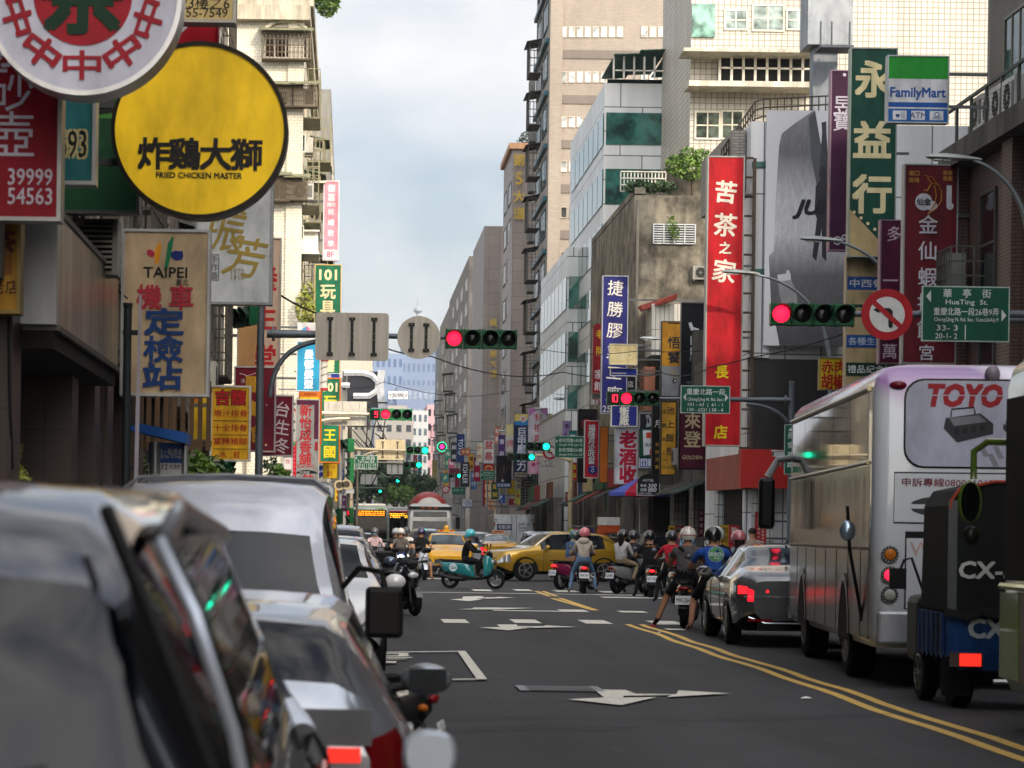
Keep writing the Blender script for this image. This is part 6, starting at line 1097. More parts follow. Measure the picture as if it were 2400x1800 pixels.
    for sx in (-1, 1):
        for yy in S_['wy']: wheel(root, sx*(W/2-.005), yy, S_['r'], sx, rim, spokes=spokes)
        if mirrors:
            yy = S_['win'][-1][1]-.1; zz = lerp_list(S_['belt'], yy)+.07; m = MB(paint); m.sm = True; m.ball((sx*.1, 0, .0), .12, .07, .085, 12, 8); m.mat(trim); m.tube([(sx*-.06, 0, -.05), (sx*.06, 0, -.03)], .025, 6)
            o = m.build('side_mirror', root, (sx*W*.5, yy, zz)); g = MB(GL('#2a2f33', .02)); g.poly([(sx*.02, -.072, -.05), (sx*.19, -.072, -.05), (sx*.19, -.072, .06), (sx*.02, -.072, .06)]); g.build('mirror_glass', o)
            h = MB(CHR); h.box(min(sx*W*.49, sx*(W*.49+.025)), max(sx*W*.49, sx*(W*.49+.025)), -.75, -.57, .83, .86); h.build('door_handle', root)
    y1 = L/2; zg = lerp_list(S_['belt'], y1)
    if grille:
        m = MB(P('#0e0f11', .3)); m.box(-.5, .5, y1-.02, y1+.012, zg-.2, zg-.04); m.mat(P('#8d9196', .25, .8))
        for i in range(4): m.box(-.5, .5, y1+.012, y1+.02, zg-.19+.045*i, zg-.18+.045*i)
        m.build('grille', root); m = MB(P('#131416', .5)); m.box(-.6, .6, y1-.03, y1+.008, .24, .36); m.build('bumper_intake', root)
    if plates:
        plate(root, y1+.024, .44, plates, 1); plate(root, -y1-.014, .62 if style != 'sedan' else .5, plates, -1)
    m = MB(trim); m.box(-.6, .6, -y1-.008, -y1+.03, .25, .36); m.build('rear_bumper_trim', root)
    return root
import bmesh
def weld(o):
    bm = bmesh.new(); bm.from_mesh(o.data); bmesh.ops.remove_doubles(bm, verts=bm.verts, dist=.0008); bmesh.ops.recalc_face_normals(bm, faces=bm.faces); bm.to_mesh(o.data); bm.free(); o.data.set_sharp_from_angle(angle=R(38))
SILV = CP('#8f959c', .5, .28); DKG = CP('#24272b', .6, .25)
# parked and waiting cars on the left, nearest first
c1 = car('nearest grey people carrier at the bottom left, seen from behind', (-.95, 6.45, 0), 0, 'mpv', CP('#3a3d44', .75, .22), 'people carrier', glass='#05070a', mirrors=False)
for s in (-1, 1): m = MB(RUB); m.tube([(s*.52, -1.93, 1.58), (s*.60, -2.06, 1.42), (s*.735, -2.2, 1.12), (s*.76, -2.262, .9), (s*.74, -2.27, .6)], .016, 6); m.build('hatch_seal', c1)
m = MB(P('#1a1b1d', .4)); m.tube([(-.1, -2.24, 1.02), (.25, -2.2, 1.1), (.45, -2.18, 1.14)], .014, 6); m.build('rear_wiper', c1)
m = MB(P('#2a2b2e', .3)); m.prism([(-.012, -1.7, 1.65), (-.012, -1.5, 1.655), (-.012, -1.62, 1.73), (-.012, -1.68, 1.72)], (.024, 0, 0)); m.build('aerial_fin', c1)
for s in (-1, 1): m = MB(CP('#a9b4c2', .4, .25)); m.sm = True; m.rings([[(s*1.165+q*.07*math.copysign(abs(math.cos(t))**.7, math.cos(t)), yy, .972+q*.06*math.copysign(abs(math.sin(t))**.7, math.sin(t))) for t in [2*PI*k/20 for k in range(20)]] for yy, q in ((.19, .86), (.20, 1), (.25, 1.0), (.30, .8), (.33, .4))]); m.mat(TRIMB := P('#131416', .5)); m.tube([(s*.84, .4, .90), (s*1.08, .3, .885), (s*1.15, .27, .93)], .014, 6); m.build('side_mirror', c1)
for s in (-1, 1):
    for q, w_, c in ((0, .022, '#0b0b0c'), (.05, .012, '#b4bcc8'), (-.05, .012, '#b4bcc8')):
        m = MB(P(c, .25, .6 if w_ < .02 else 0)); m.tube([(s*.80, -2.02+q, 1.0), (s*.755, -2.0+q, 1.2), (s*.68, -1.93+q, 1.40), (s*.61, -1.80+q, 1.52), (s*.6, -1.2, 1.585+q*.3), (s*.605, .6, 1.53+q*.3)], w_, 6); m.build('window_trim', c1)
c2 = car('low silver hatchback with a red light strip, tucked behind the nearest car', (-.57, 11.2, 0), 0, 'hatch', CP('#868c94', .65, .25), 'hatchback', scale=(1, 1, .88), glass='#16191d')
m = MB(EM('#ff2412', .9)); m.box(-.62, .62, -1.885, -1.86, .80, .86); m.build('light_strip', c2); m = MB(P('#55585b', .45, .3)); m.box(-.66, .66, -1.875, -1.855, .87, 1.02); m.build('boot_panel', c2)
c3 = car('white minivan facing the camera with a roof rack and a big black mirror', (-.80, 17.4, 0), PI, 'van', CP('#adb2bc', .2, .25), 'minivan', glass='#151a20', mirrors=False)
for i in range(4):
    m = MB(P('#6d7074', .4, .4)); y = .9-.62*i; m.tube([(-.66, y, 1.80), (-.56, y, 1.875), (0, y, 1.895), (.56, y, 1.875), (.66, y, 1.80)], .014, 6); m.build('roof_bar', c3)
m = MB(P('#0c0c0d', .55)); m.box(-1.13, -.90, 1.78, 1.9, .90, 1.21); o = m.build('side_mirror', c3, bevel=.03); m = MB(RUB); m.tube([(-.76, 1.6, 1.2), (-.86, 1.72, 1.32), (-1.0, 1.83, 1.3), (-1.02, 1.84, 1.2)], .018, 8); m.build('mirror_arm', o)
m = MB(P('#b9c4cc', .5)); q = Vector((-.35, 1.79, 1.14)); m.poly([(-.55, 1.872, 1.0), (-.70, 1.865, 1.0), (-.68, 1.81, 1.105), (-.55, 1.815, 1.105)]); m.mat(P('#3a86b0', .5)); m.poly([(-.55, 1.885, .985), (-.70, 1.88, .985), (-.70, 1.872, 1.005), (-.55, 1.878, 1.005)]); m.build('permit_sticker', c3)
for x in (-.45, .25): m = MB(RUB); m.tube([(x, 1.885, .99), (x+.25, 1.80, 1.14), (x+.42, 1.79, 1.16)], .011, 5); m.build('wiper', c3)
car('white small car parked behind the white minivan', (-.42, 29, 0), PI, 'hatch', CP('#c9cacc', .1, .3), 'car', plates='AKR-2281')
car('blue grey sedan facing the camera, stopped behind the black mirror', (-.26, 46.5, 0), PI, 'sedan', CP('#4d5b70', .6, .25), 'sedan', plates='BBE-7160', scale=(.96, 1, 1.0), glass='#22303a')
car('dark blue people carrier behind the blue grey sedan', (-.32, 54.4, 0), PI, 'mpv', CP('#1b2433', .5, .22), 'people carrier', scale=(1, 1, 1.0), glass='#10151c')
car('small grey car seen past the dark people carrier', (.55, 104, 0), PI, 'hatch', CP('#8d949c', .5, .3), 'car')
# the crossing and the lanes on the right
g = car('gold sport utility car turning across the crossing', (6.65, 83.2, 0), R(108), 'suv', CP('#a5801c', .55, .28, .06), 'car', plates='AZY-8980', rim='#a9a7a0', scale=(1.02, 1.05, 1.02), glass='#12161a')
for s in (-1, 1):
    m = MB(CHR); m.tube([(s*.755, .98, 1.06), (s*.70, .72, 1.27), (s*.665, .42, 1.46), (s*.66, -.2, 1.50), (s*.66, -1.2, 1.45), (s*.70, -1.72, 1.22)], .014, 5); m.build('window_trim', g)
m = MB(P('#c9cdd2', .15, .5))
for s in (-1, 1): m.tube([(s*.46, 2.13, .70), (s*.6, 2.14, .60), (s*.3, 2.15, .535)], .012, 5)
m.build('bumper_trim', g); m = MB(CHR); m.lathe([(.075, 0), (.075, .02)], (0, 2.14, .60), 'y', 18); m.build('badge', g)
tx = car('yellow taxi with a white bumper, facing the camera beyond the scooters', (3.4, 90.2, 0), PI, 'sedan', CP('#d39a14', .0, .3), 'taxi', plates='879-D3', scale=(.96, .95, 1.04), lower=P('#c9cac6', .35), glass='#39464c')
m = MB(CP('#d8a11a', 0, .35)); m.box(-.3, .3, -.1, .1, 1.48, 1.56); m.ball((0, 0, 1.62), .1, n=10, m=6); m.mat(P('#b0281c', .4)); m.box(-.25, -.12, .101, .105, 1.5, 1.55); m.box(.12, .25, .101, .105, 1.5, 1.55); m.build('taxi_sign', tx, bevel=.015)
tx2 = car('yellow taxi seen from behind, between the white lorry and the gold car', (6.5, 112, 0), 0, 'sedan', CP('#c9930f', .0, .3), 'taxi', plates='TDK-319', lit='brake', scale=(.95, .95, 1.03), glass='#6d7a82')
m = MB(P('#c9b9a4', .4)); m.box(-.3, .3, -.1, .1, 1.48, 1.6); m.mat(P('#b0481c', .4)); m.box(-.24, .24, -.106, -.102, 1.5, 1.57); m.build('taxi_sign', tx2, bevel=.015)
s1 = car('silver sedan seen from behind in front of the coach', (6.36, 37.95, 0), R(-2), 'sedan', CP('#74777b', .6, .2, .06), 'sedan', lit='brake', plates='BKC-5525', glass='#3c4854')
m = MB(CHR); m.box(-.8, .8, -2.47, -2.44, .70, .715); m.tube([(-.72, -2.4, .42), (-.5, -2.475, .34), (.5, -2.475, .34), (.72, -2.4, .42)], .014, 5); m.build('chrome_strip', s1); m = MB(P('#7d0f14', .15)); m.box(-.74, -.4, -2.472, -2.44, .36, .40); m.build('reflector', s1)
m = MB(EM('#ff1e28', 1.5)); m.prism([(-.86, -2.33, .86), (-.45, -2.462, .80), (-.45, -2.462, .765), (-.86, -2.33, .74)], (0, .03, 0)); m.build('brake_light', s1); m = MB(RUB); m.prism([(-.012, -1.0, 1.43), (-.012, -.75, 1.445), (-.012, -.92, 1.5)], (.024, 0, 0)); m.build('aerial_fin', s1)
car('dark grey people carrier behind the taxi that faces the camera', (3.05, 101.5, 0), PI, 'mpv', CP('#3c4148', .5, .25), 'people carrier', glass='#191d22')
car('silver car half hidden right of the taxi roof sign', (4.75, 109, 0), 0, 'mpv', CP('#8b9097', .6, .3), 'car', lit='brake', scale=(1, 1, .95))
car('white sport utility car with red lamps left of the white lorry', (6.3, 126, 0), 0, 'suv', CP('#b9bcc0', .2, .3), 'car', lit='brake', plates='ABD-2217', glass='#5c6a70')
car('black car among the far queue, left of the white lorry', (5.6, 140, 0), 0, 'suv', DKG, 'car', lit='brake')
car('far silver car in the queue behind the mixer lorry side', (6.4, 156, 0), 0, 'sedan', SILV, 'car', lit='brake')
car('far white car at the back of the queue', (8.9, 168, 0), 0, 'hatch', CP('#c3c6c8', .1, .3), 'car', lit='brake')
car('white van parked past the white lorry on the right kerb', (10.4, 150, 0), 0, 'van', CP('#c3c5c6', .1, .35), 'van', lit='brake')
car('silver estate partly hidden between the white lorry and the gold roof', (9.3, 128, 0), 0, 'mpv', CP('#a4a8ac', .5, .3), 'car', lit='brake')
car('dark blue sedan right behind the tail of the gold car', (9.25, 91, 0), R(4), 'sedan', CP('#1a2130', .5, .25), 'sedan', lit=True, plates='AXF-6630')
car('black sport utility car by the stalls on the right kerb', (10.2, 97, 0), 0, 'suv', CP('#1d1e20', .4, .3), 'car', lit=True, scale=(1.02, 1, 1.08))
car('dark estate parked before the arcade on the right', (10.6, 88.5, 0), 0, 'mpv', CP('#2b2a2a', .4, .3), 'car', lit=True)
# ---------------------------------------------------------------- buses and lorries
def rrect(hx, hy, r, z, n=5):
    pts = []
    for cx, cy, a0 in ((hx-r, hy-r, 0), (-hx+r, hy-r, 90), (-hx+r, -hy+r, 180), (hx-r, -hy+r, 270)):
        pts += [(cx+r*math.cos(R(a0+90*k/n)), cy+r*math.sin(R(a0+90*k/n)), z) for k in range(n+1)]
    return pts
def busbody(root, L, W, H, mt, z0=.35, roof=None, r=.16):
    m = MB(mt); m.sm = True
    m.rings([rrect(W/2-.05, L/2-.05, r, z0), rrect(W/2, L/2, r, z0+.12), rrect(W/2, L/2, r, H-.32), rrect(W/2-.03, L/2-.05, r, H-.16), rrect(W/2-.12, L/2-.16, r, H-.05), rrect(W/2-.32, L/2-.4, r, H)])
    return m.build('body', root, angle=50)
# coach with the machine tool advert
root = empty('coach', (0, 0, 0), 0, 'purple and white coach with a machine tool advert on its rear window', 'coach')
hd = math.atan2(.62, 8.5); root.rotation_euler.z = -hd; cl, cw, ch = 8.7, 2.4, 3.36
root.location = (5.37+1.2*math.cos(hd)+4.35*math.sin(hd)+.0, 26.3+4.35*math.cos(hd)-1.2*math.sin(hd), 0)
cm, ct, cb_ = newmat('coach paint'); gq = N(ct, 'ShaderNodeTexCoord'); sx_ = N(ct, 'ShaderNodeSeparateXYZ'); ct.links.new(gq.outputs['Object'], sx_.inputs[0])
md = N(ct, 'ShaderNodeMath', operation='MULTIPLY_ADD'); ct.links.new(sx_.outputs['X'], md.inputs[0]); md.inputs[1].default_value = .55; ct.links.new(sx_.outputs['Z'], md.inputs[2])
ct.links.new(ramp(ct, md.outputs[0], .0, lin('#b9bec4'), 1.0, lin('#b9bec4')), cb_.inputs['Base Color'])
r_ = N(ct, 'ShaderNodeValToRGB'); mr = N(ct, 'ShaderNodeMapRange'); mr.inputs['From Min'].default_value = 1.2; mr.inputs['From Max'].default_value = 3.4; ct.links.new(md.outputs[0], mr.inputs['Value']); ct.links.new(mr.outputs[0], r_.inputs['Fac'])
e = r_.color_ramp.elements; e[0].position = .52; e[0].color = lin('#b6bcc2'); e[1].position = .62; e[1].color = lin('#8d6a9c'); q = e.new(.9); q.color = lin('#76528a'); q = e.new(.97); q.color = lin('#c3bccb')
ct.links.new(r_.outputs[0], cb_.inputs['Base Color']); cb_.inputs['Roughness'].default_value = .3; cb_.inputs['Coat Weight'].default_value = .8; cb_.inputs['Coat Roughness'].default_value = .05
busbody(root, cl, cw, ch, cm, .42)
km, kt, kb = newmat('coach side painted reflection'); kn = N(kt, 'ShaderNodeTexNoise', Scale=1.2, Detail=5.0); kt.links.new(wpos(kt, .6, 4.2, .22), kn.inputs['Vector']); kt.links.new(ramp(kt, kn.outputs['Fac'], .35, lin('#352d20'), .65, lin('#7d7054')), kb.inputs['Base Color']); kb.inputs['Metallic'].default_value = .25; kb.inputs['Specular IOR Level'].default_value = .6  # brown streaks paint the reflected street into the side colour
kr = ramp(kt, kn.outputs['Fac'], .3, .08, .7, .2); kt.links.new(kr, kb.inputs['Roughness'])
bp = N(kt, 'ShaderNodeBump', Strength=.12); k2 = N(kt, 'ShaderNodeTexNoise', Scale=1.0, Detail=2.0); kt.links.new(wpos(kt, 1, 2.2, .4), k2.inputs['Vector']); kt.links.new(k2.outputs['Fac'], bp.inputs['Height']); kt.links.new(bp.outputs[0], kb.inputs['Normal'])
for i in range(5):
    m = MB(GL('#1c1813', .03, .6)); y0 = -cl/2+.42+1.58*i; m.box(-cw/2-.006, -cw/2+.01, y0, y0+1.55, 2.36, 3.06); m.build('side_window', root)
m = MB(km); m.box(-cw/2-.004, -cw/2+.01, -cl/2+.25, cl/2-.2, .55, 2.3); m.build('side_panel', root)
m = MB(P('#8f8468', .3, .8)); m.tube([(-cw/2-.02, -cl/2+.3, 2.33), (-cw/2-.02, cl/2-.25, 2.33)], .022, 6); m.tube([(-cw/2-.01, -cl/2+.3, 3.10), (-cw/2-.01, cl/2-.25, 3.10)], .03, 6); m.build('side_rail', root)
k3 = P('#3a352d', .2, .4, .3); m = MB(k3); m.box(-cw/2-.007, -cw/2+.01, -cl/2+.25, cl/2-.2, .5, 1.42); m.build('skirt_panel', root)
for i in range(7):
    y = -cl/2+.9+1.1*i; m = MB(P('#1a1815', .5)); m.box(-cw/2-.011, -cw/2, y-.008, y+.008, .5, 1.42); m.build('panel_seam', root)
m = MB(P('#2a2620', .5)); m.box(-cw/2-.01, -cw/2, -cl/2+.25, cl/2-.2, 1.42, 1.45); m.build('panel_seam', root)
for y in (-cl/2+2.3, cl/2-1.9):
    for s in (-1, 1): wheel(root, s*(cw/2-.02), y, .47, s, '#6d6f72', .28, 8)
    m = MB(P('#b9bcc0', .35)); m.sm = False; vs = []
    for k in range(15):
        a = PI*k/14; vs += [(-cw/2-.03, y+.50*math.cos(a), .5+.58*math.sin(a)), (-cw/2-.03, y+.56*math.cos(a), .5+.66*math.sin(a))]
    m.add(vs, [(2*k, 2*k+1, 2*k+3, 2*k+2) for k in range(14)]); m.mat(P('#090909', .9)); m.poly([(-cw/2-.012, y+.5*math.cos(PI*k/14), .42+.66*math.sin(PI*k/14)) for k in range(15)]); m.build('wheel_arch', root)
ry = -cl/2
m = MB(P('#101114', .25)); m.prism([(x, ry-.006, z) for x, _, z in [(a, 0, c+2.73) for a, b, c in [(p[0], 0, p[1]) for p in rrect(.90, .46, .2, 0)]]], (0, .006, 0)); m.mat(P('#a4a8ba', .3))
m.prism([(p[0], ry-.010, p[1]+2.73) for p in rrect(.88, .44, .19, 0)], (0, .004, 0)); m.mat(P('#8f1620', .4)); m.text('TOYO', (-.29, ry-.014, 3.02), .22, w=.75, bold=.05, shear=.18); m.mat(P('#a4a8ba', .3)); m.box(-.7, .1, ry-.018, ry-.0165, 3.014, 3.024); m.mat(P('#17171c'))
m.text('東佑達', (.42, ry-.014, 3.04), .15, w=.5); m.text('www.toyorobot.com', (.44, ry-.014, 2.93), .05, w=.52)
def gadget(x, z, s):
    m.mat(P('#2c2e33', .4)); m.poly([(x-.33*s, ry-.013, z+.1*s), (x+.2*s, ry-.013, z+.18*s), (x+.4*s, ry-.013, z+.02*s), (x+.4*s, ry-.013, z-.14*s), (x-.15*s, ry-.013, z-.28*s), (x-.36*s, ry-.013, z-.06*s)])
    m.mat(P('#6d7076', .4)); m.poly([(x-.28*s, ry-.0145, z+.1*s), (x+.18*s, ry-.0145, z+.15*s), (x+.3*s, ry-.0145, z+.05*s), (x-.2*s, ry-.0145, z-.02*s)]); m.mat(P('#1c1d21', .4))
    for k in range(4): m.box(x-.2*s+.13*s*k, x-.12*s+.13*s*k, ry-.016, ry-.015, z-.16*s+.02*k*s, z-.06*s+.02*k*s)
    m.tube([(x-.25*s, ry-.014, z+.12*s), (x-.24*s, ry-.014, z+.24*s), (x+.1*s, ry-.014, z+.27*s), (x+.12*s, ry-.014, z+.17*s)], .012*s, 4)
gadget(-.26, 2.72, .66); gadget(.2, 2.70, .28); gadget(.5, 2.68, .24)
for x, z in ((-.12, 2.46), (.03, 2.44), (.25, 2.42), (.4, 2.42), (-.02, 2.36)): m.mat(P('#7d8088', .4)); m.poly([(x-.03, ry-.013, z+.06), (x+.02, ry-.013, z+.07), (x+.09, ry-.013, z-.06), (x+.03, ry-.013, z-.07)])
m.build('rear_window', root)
m = MB(P('#0c0c0d', .5)); m.prism([(x*.99, ry-.004, z) for x, z in ((-1.0, 2.23), (1.0, 2.23), (1.0, 1.70), (-1.0, 1.70))], (0, .003, 0)); m.mat(cm); m.prism([(x, ry-.007, z) for x, z in ((-.985, 2.215), (.985, 2.215), (.985, 1.715), (-.985, 1.715))], (0, .003, 0)); m.mat(P('#6a1628'))
m.text('申訴專線0800010138', (-.42, ry-.011, 2.125), .09, w=.98); m.mat(P('#2c2c34')); m.text('公共運輸', (.4, ry-.011, 2.13), .06)
m.mat(P('#3a3c3e', .6)); m.poly([(-.0+.82*math.cos(a), ry-.0095, 1.90+.12*math.sin(a)) for a in [PI*k/12 for k in range(13)]]); m.poly([(-.0+.82*math.cos(a), ry-.0095, 1.855-.12*abs(math.sin(a))) for a in [PI+PI*k/12 for k in range(13)]]); m.build('engine_cover', root)
m = MB(P('#0c0c0d', .5)); m.prism([(x, ry-.004, z) for x, z in ((-.87, 1.62), (.87, 1.62), (.87, .82), (-.87, .82))], (0, .003, 0)); m.mat(cm); m.prism([(x, ry-.007, z) for x, z in ((-.855, 1.55), (.855, 1.55), (.855, .83), (-.855, .83))], (0, .003, 0)); m.mat(P('#b39a94')); m.text('WiFi', (-.62, ry-.0095, 1.44), .15, w=.4); m.mat(P('#7d1c28')); m.text('SINCE', (-.68, ry-.0095, .90), .08, w=.3); m.build('rear_hatch', root)
for z, mt in ((1.38, P('#a8641a', .3)), (1.17, EM('#ff1838', 2.2, .022)), (.965, P('#a9aca4', .3))):
    for s in (-1, 1):
        m = MB(P('#1c1d1f', .3)); m.lathe([(.088, -.02), (.088, .02)], (s*1.02, ry, z), 'y', 24); m.mat(P('#8d9094', .3, .5)); 
        for k in range(14): a = 2*PI*k/14; m.disc((s*1.02+.075*math.cos(a), ry-.022, z+.075*math.sin(a)), .011, 6)
        m.mat(mt); m.lathe([(.003, -.035), (.040, -.033), (.058, -.022)], (s*1.02, ry, z), 'y', 20); m.build('tail_light', root)
m = MB(P('#a9adb2', .35, .3)); m.box(-cw/2+.06, cw/2-.06, ry-.05, ry+.1, .46, .80); m.build('rear_bumper', root, bevel=.03)
for s in (-1, 1): m = MB(P('#5a0f16', .2)); m.box(s*.68-.14, s*.68+.14, ry-.056, ry-.051, .63, .69); m.build('reflector', root); m = MB(P('#6a1424', .2)); m.ball((s*.96, ry+.01, 3.12), .09, .05, .045, 12, 6); m.build('marker_lamp', root)
m = MB(P('#7d7480', .3)); m.ball((.0, ry+.05, 3.24), .08, .09, .1, 12, 8); m.build('rear_camera', root)
m = MB(P('#0d0d0f', .4)); m.box(-cw/2-.42, -cw/2-.2, cl/2-.05, cl/2+.12, 1.65, 2.35); o = m.build('wing_mirror', root, bevel=.05); m = MB(P('#8d9092', .4)); m.tube([(-cw/2+.1, cl/2-.1, 2.62), (-cw/2-.16, cl/2+.06, 2.6), (-cw/2-.3, cl/2+.05, 2.36)], .05, 8); m.build('mirror_arm', o)
q = at(2016, 1140, 26.0); m = MB(P('#8fa3b4', .15, .7)); m.ball((0, 0, 0), .085, .04, .11, 18, 8); o = m.build('side_mirror', root); o.matrix_parent_inverse = Matrix(); o.location = (-cw/2-.17, -cl/2+.7, 1.62); m = MB(RUB); m.tube([(.17, .05, -.95), (.03, .05, -.2), (.0, .05, .26)], .02, 6); m.build('mirror_arm', o)
# cargo tricycle with the tarpaulin box
def pxl(px, Y, z=0): return (px-X0)/F*Y
root = empty('cargo_tricycle', (6.17, 24.4, 0), R(-1), 'blue cargo tricycle with a black tarpaulin box, between the coach and the green bus', 'cargo tricycle')
TARP = P('#17191a', .75); m = MB(TARP); m.sm = False
m.rings([[(-.72, y, .88), (-.70, y, 1.85), (-.62, y, 2.0), (-.3, y, 2.07), (.3, y, 2.07), (.62, y, 2.0), (.70, y, 1.85), (.72, y, .88)] for y in (-1.15, -.75, -.35, .0)]); o = m.build('tarpaulin', root, bevel=.02)
m = MB(P('#16181a', .8)); 
for k in range(9): x = -.74+.18*k; m.prism([(x, -1.17, .95-.06*(k % 2)), (x+.18, -1.175, .95-.06*((k+1) % 2)), (x+.18, -1.19, .82+.05*(k % 2)), (x, -1.19, .80+.05*((k+1) % 2))], (0, .02, 0))
m.mat(P('#a83a24', .6)); m.tube([(-.70, -1.165, 1.82), (-.69, -1.165, 1.9), (-.62, -1.165, 2.0), (-.3, -1.165, 2.075), (.3, -1.165, 2.075)], .014, 5); m.mat(P('#c3c3bf', .6)); m.text('CX-509', (-.24, -1.162, 1.27), .15, w=.74, bold=.03, shear=.05); m.build('tarpaulin_flap', root)
m = MB(P('#5b5e60', .5, .4)); m.box(-.715, -.635, -1.175, -1.155, .9, 1.9); m.build('box_post', root)
m = MB(P('#1b3f73', .5, .1, .5)); m.box(-.72, .72, -1.15, .05, .48, .879); m.box(-.74, -.722, -1.1, .0, .5, .86); 
for k in range(6): m.box(-.755, -.741, -1.1+.2*k, -1.06+.2*k, .46, .87)
m.mat(P('#a9b0b4', .6)); m.text('CX-509', (-.14, -1.156, .74), .17, w=.75, bold=.04); m.build('cargo_bed', root)
m = MB(P('#1d4a86', .5, .1, .4)); m.box(-.62, .62, -1.2, -1.155, .36, .53); m.build('tail_board', root)
for s in (-1, 1):
    m = MB(P('#5a4a44', .4)); m.box(s*.54-.16, s*.54+.14, -1.23, -1.2, .39, .52); m.mat(EM('#ff2418', 1.6)); m.box(s*.54-.07, s*.54+.12, -1.237, -1.231, .40, .51); m.build('tail_light', root); wheel(root, s*.60, -.75, .30, s, '#5b5e62', .17, 6)
    m = MB(P('#0d0d0e', .8)); m.box(s*.62-.13, s*.62+.13, -1.13, -1.11, .12, .45); m.build('mud_flap', root)
wheel(root, -.70, .15, .27, -1, '#5b5e62', .14, 6); m = MB(P('#b9bcbe', .4, .4)); m.tube([(-.3, -1.2, .26), (.6, -1.2, .26)], .025, 6); m.tube([(-.12, -1.2, .26), (-.12, -1.1, .45)], .03, 6); m.build('rear_bar', root)
m = MB(P('#15161a', .4)); m.box(-.98, -.82, .18, .23, 1.06, 1.26); m.tube([(-.88, .2, 1.24), (-.84, .2, 1.34), (-.76, .25, 1.36), (-.6, .4, 1.0)], .014, 6); m.build('side_mirror', root)
m = MB(P('#3b3f44', .5)); m.box(-.7, -.2, .2, .8, .35, 1.0); m.build('front_fairing', root, bevel=.08)
# green bus at the right edge
root = empty('city_bus', (0, 0, 0), R(-1.5), 'lime green city bus at the right edge with a green framed mirror', 'city bus'); gw = 2.4
root.location = (5.25+gw/2, 21.1-5.0, 0); busbody(root, 10, gw, 3.1, CP('#6f8f1e', .1, .3), .32)
m = MB(P('#8d7480', .35)); m.box(-gw/2-.012, -gw/2, -4.8, 4.5, .42, 1.12); m.build('advert_panel', root); m = MB(P('#08090a', .7, 0, 0)); m.box(-gw/2-.01, -gw/2, -4.8, 4.85, 1.22, 2.7); m.build('side_window', root); m = MB(CP('#7da022', .1, .3)); m.tube([(-gw/2-.02, -4.8, 1.17), (-gw/2-.02, 4.9, 1.17)], .03, 6); m.box(-gw/2-.02, -gw/2, 4.3, 4.95, .42, 1.12); m.build('side_rail', root)
m = MB(CP('#4f6a1c', .1, .3)); m.tube([(-gw/2+.1, 4.95, 2.35), (-gw/2-.1, 5.12, 2.36), (-gw/2-.2, 5.18, 2.28), (-gw/2-.2, 5.18, 2.05)], .03, 8); m.rings([[(-gw/2-.24+q*.10*math.cos(t), yy, 1.86+q*.19*math.sin(t)*(1.0 if abs(math.sin(t)) < .8 else .93)) for t in [2*PI*k/16 for k in range(16)]] for yy, q in ((5.10, .9), (5.12, 1), (5.2, .8))]); o = m.build('wing_mirror', root); m = MB(GL('#121516', .02)); m.poly([(-gw/2-.24+.08*math.cos(t), 5.097, 1.86+.165*math.sin(t)) for t in [2*PI*k/16 for k in range(16)]]); m.build('mirror_glass', o); m = MB(P('#1c2014', .3)); m.ball((-gw/2-.21, 5.18, 1.58), .07, .04, .08, 14, 8); m.build('mirror_glass', o)
for y in (-3, 3.1): wheel(root, -gw/2+.02, y, .46, -1, '#5b5e60', .26, 8); wheel(root, gw/2-.02, y, .46, 1, '#5b5e60', .26, 8)
# concrete mixer lorry facing the camera
root = empty('mixer_lorry', (4.40, 141.5, 0), PI, 'white mixer lorry with a red and white drum, facing the camera', 'mixer lorry'); W_ = CP('#c3c3bf', .05, .35)
m = MB(W_); m.rings([rrect(1.22, .85, .12, .7), rrect(1.25, .9, .12, 1.2), rrect(1.22, .88, .14, 2.3), rrect(1.15, .75, .14, 2.95), rrect(.95, .55, .14, 3.08)]); m.build('cab', root, angle=50); m = MB(P('#8c1622', .4)); m.box(-1.26, 1.26, .86, .93, .75, 1.25); m.build('bumper_band', root, bevel=.03)
m = MB(GL('#2a3138', .04)); m.prism([(-.98, .905, 1.62), (.98, .905, 1.62), (.92, .86, 2.65), (-.92, .86, 2.65)], (0, -.05, .0)); m.build('windscreen', root); m = MB(P('#2c2e30', .5)); m.box(-1.2, 1.2, .72, .95, 2.78, 2.92); m.mat(P('#b0541c', .4))
for x in (-.4, -.05, .3): m.box(x, x+.2, .951, .96, 2.80, 2.90)
m.build('sun_visor', root); m = MB(P('#131416', .5)); m.tube([(-.6, .93, 1.72), (.0, .935, 1.62)], .02, 5); m.tube([(.05, .93, 1.75), (.7, .935, 1.62)], .02, 5); m.build('wiper', root)
dm, dt, db = newmat('drum paint'); gq = N(dt, 'ShaderNodeTexCoord'); s_ = N(dt, 'ShaderNodeSeparateXYZ'); dt.links.new(gq.outputs['Object'], s_.inputs[0]); dt.links.new(ramp(dt, s_.outputs['Y'], .80, lin('#9c3434'), .801, lin('#c9c6be')), db.inputs['Base Color'])
rmp = dt.nodes[-1]
m = MB(dm); m.lathe([(.5, 1.0), (.95, .72), (1.0, .6), (1.12, -.4), (1.18, -1.6), (.8, -3.6), (.4, -4.4)], (0, 0, 0), 'y', 32); m.build('drum', root, (0, -1.4, 2.62))
m = MB(P('#8c2a2a', .6)); m.box(-1.1, 1.1, -6.2, -1.0, .85, 1.1); m.build('chassis', root)
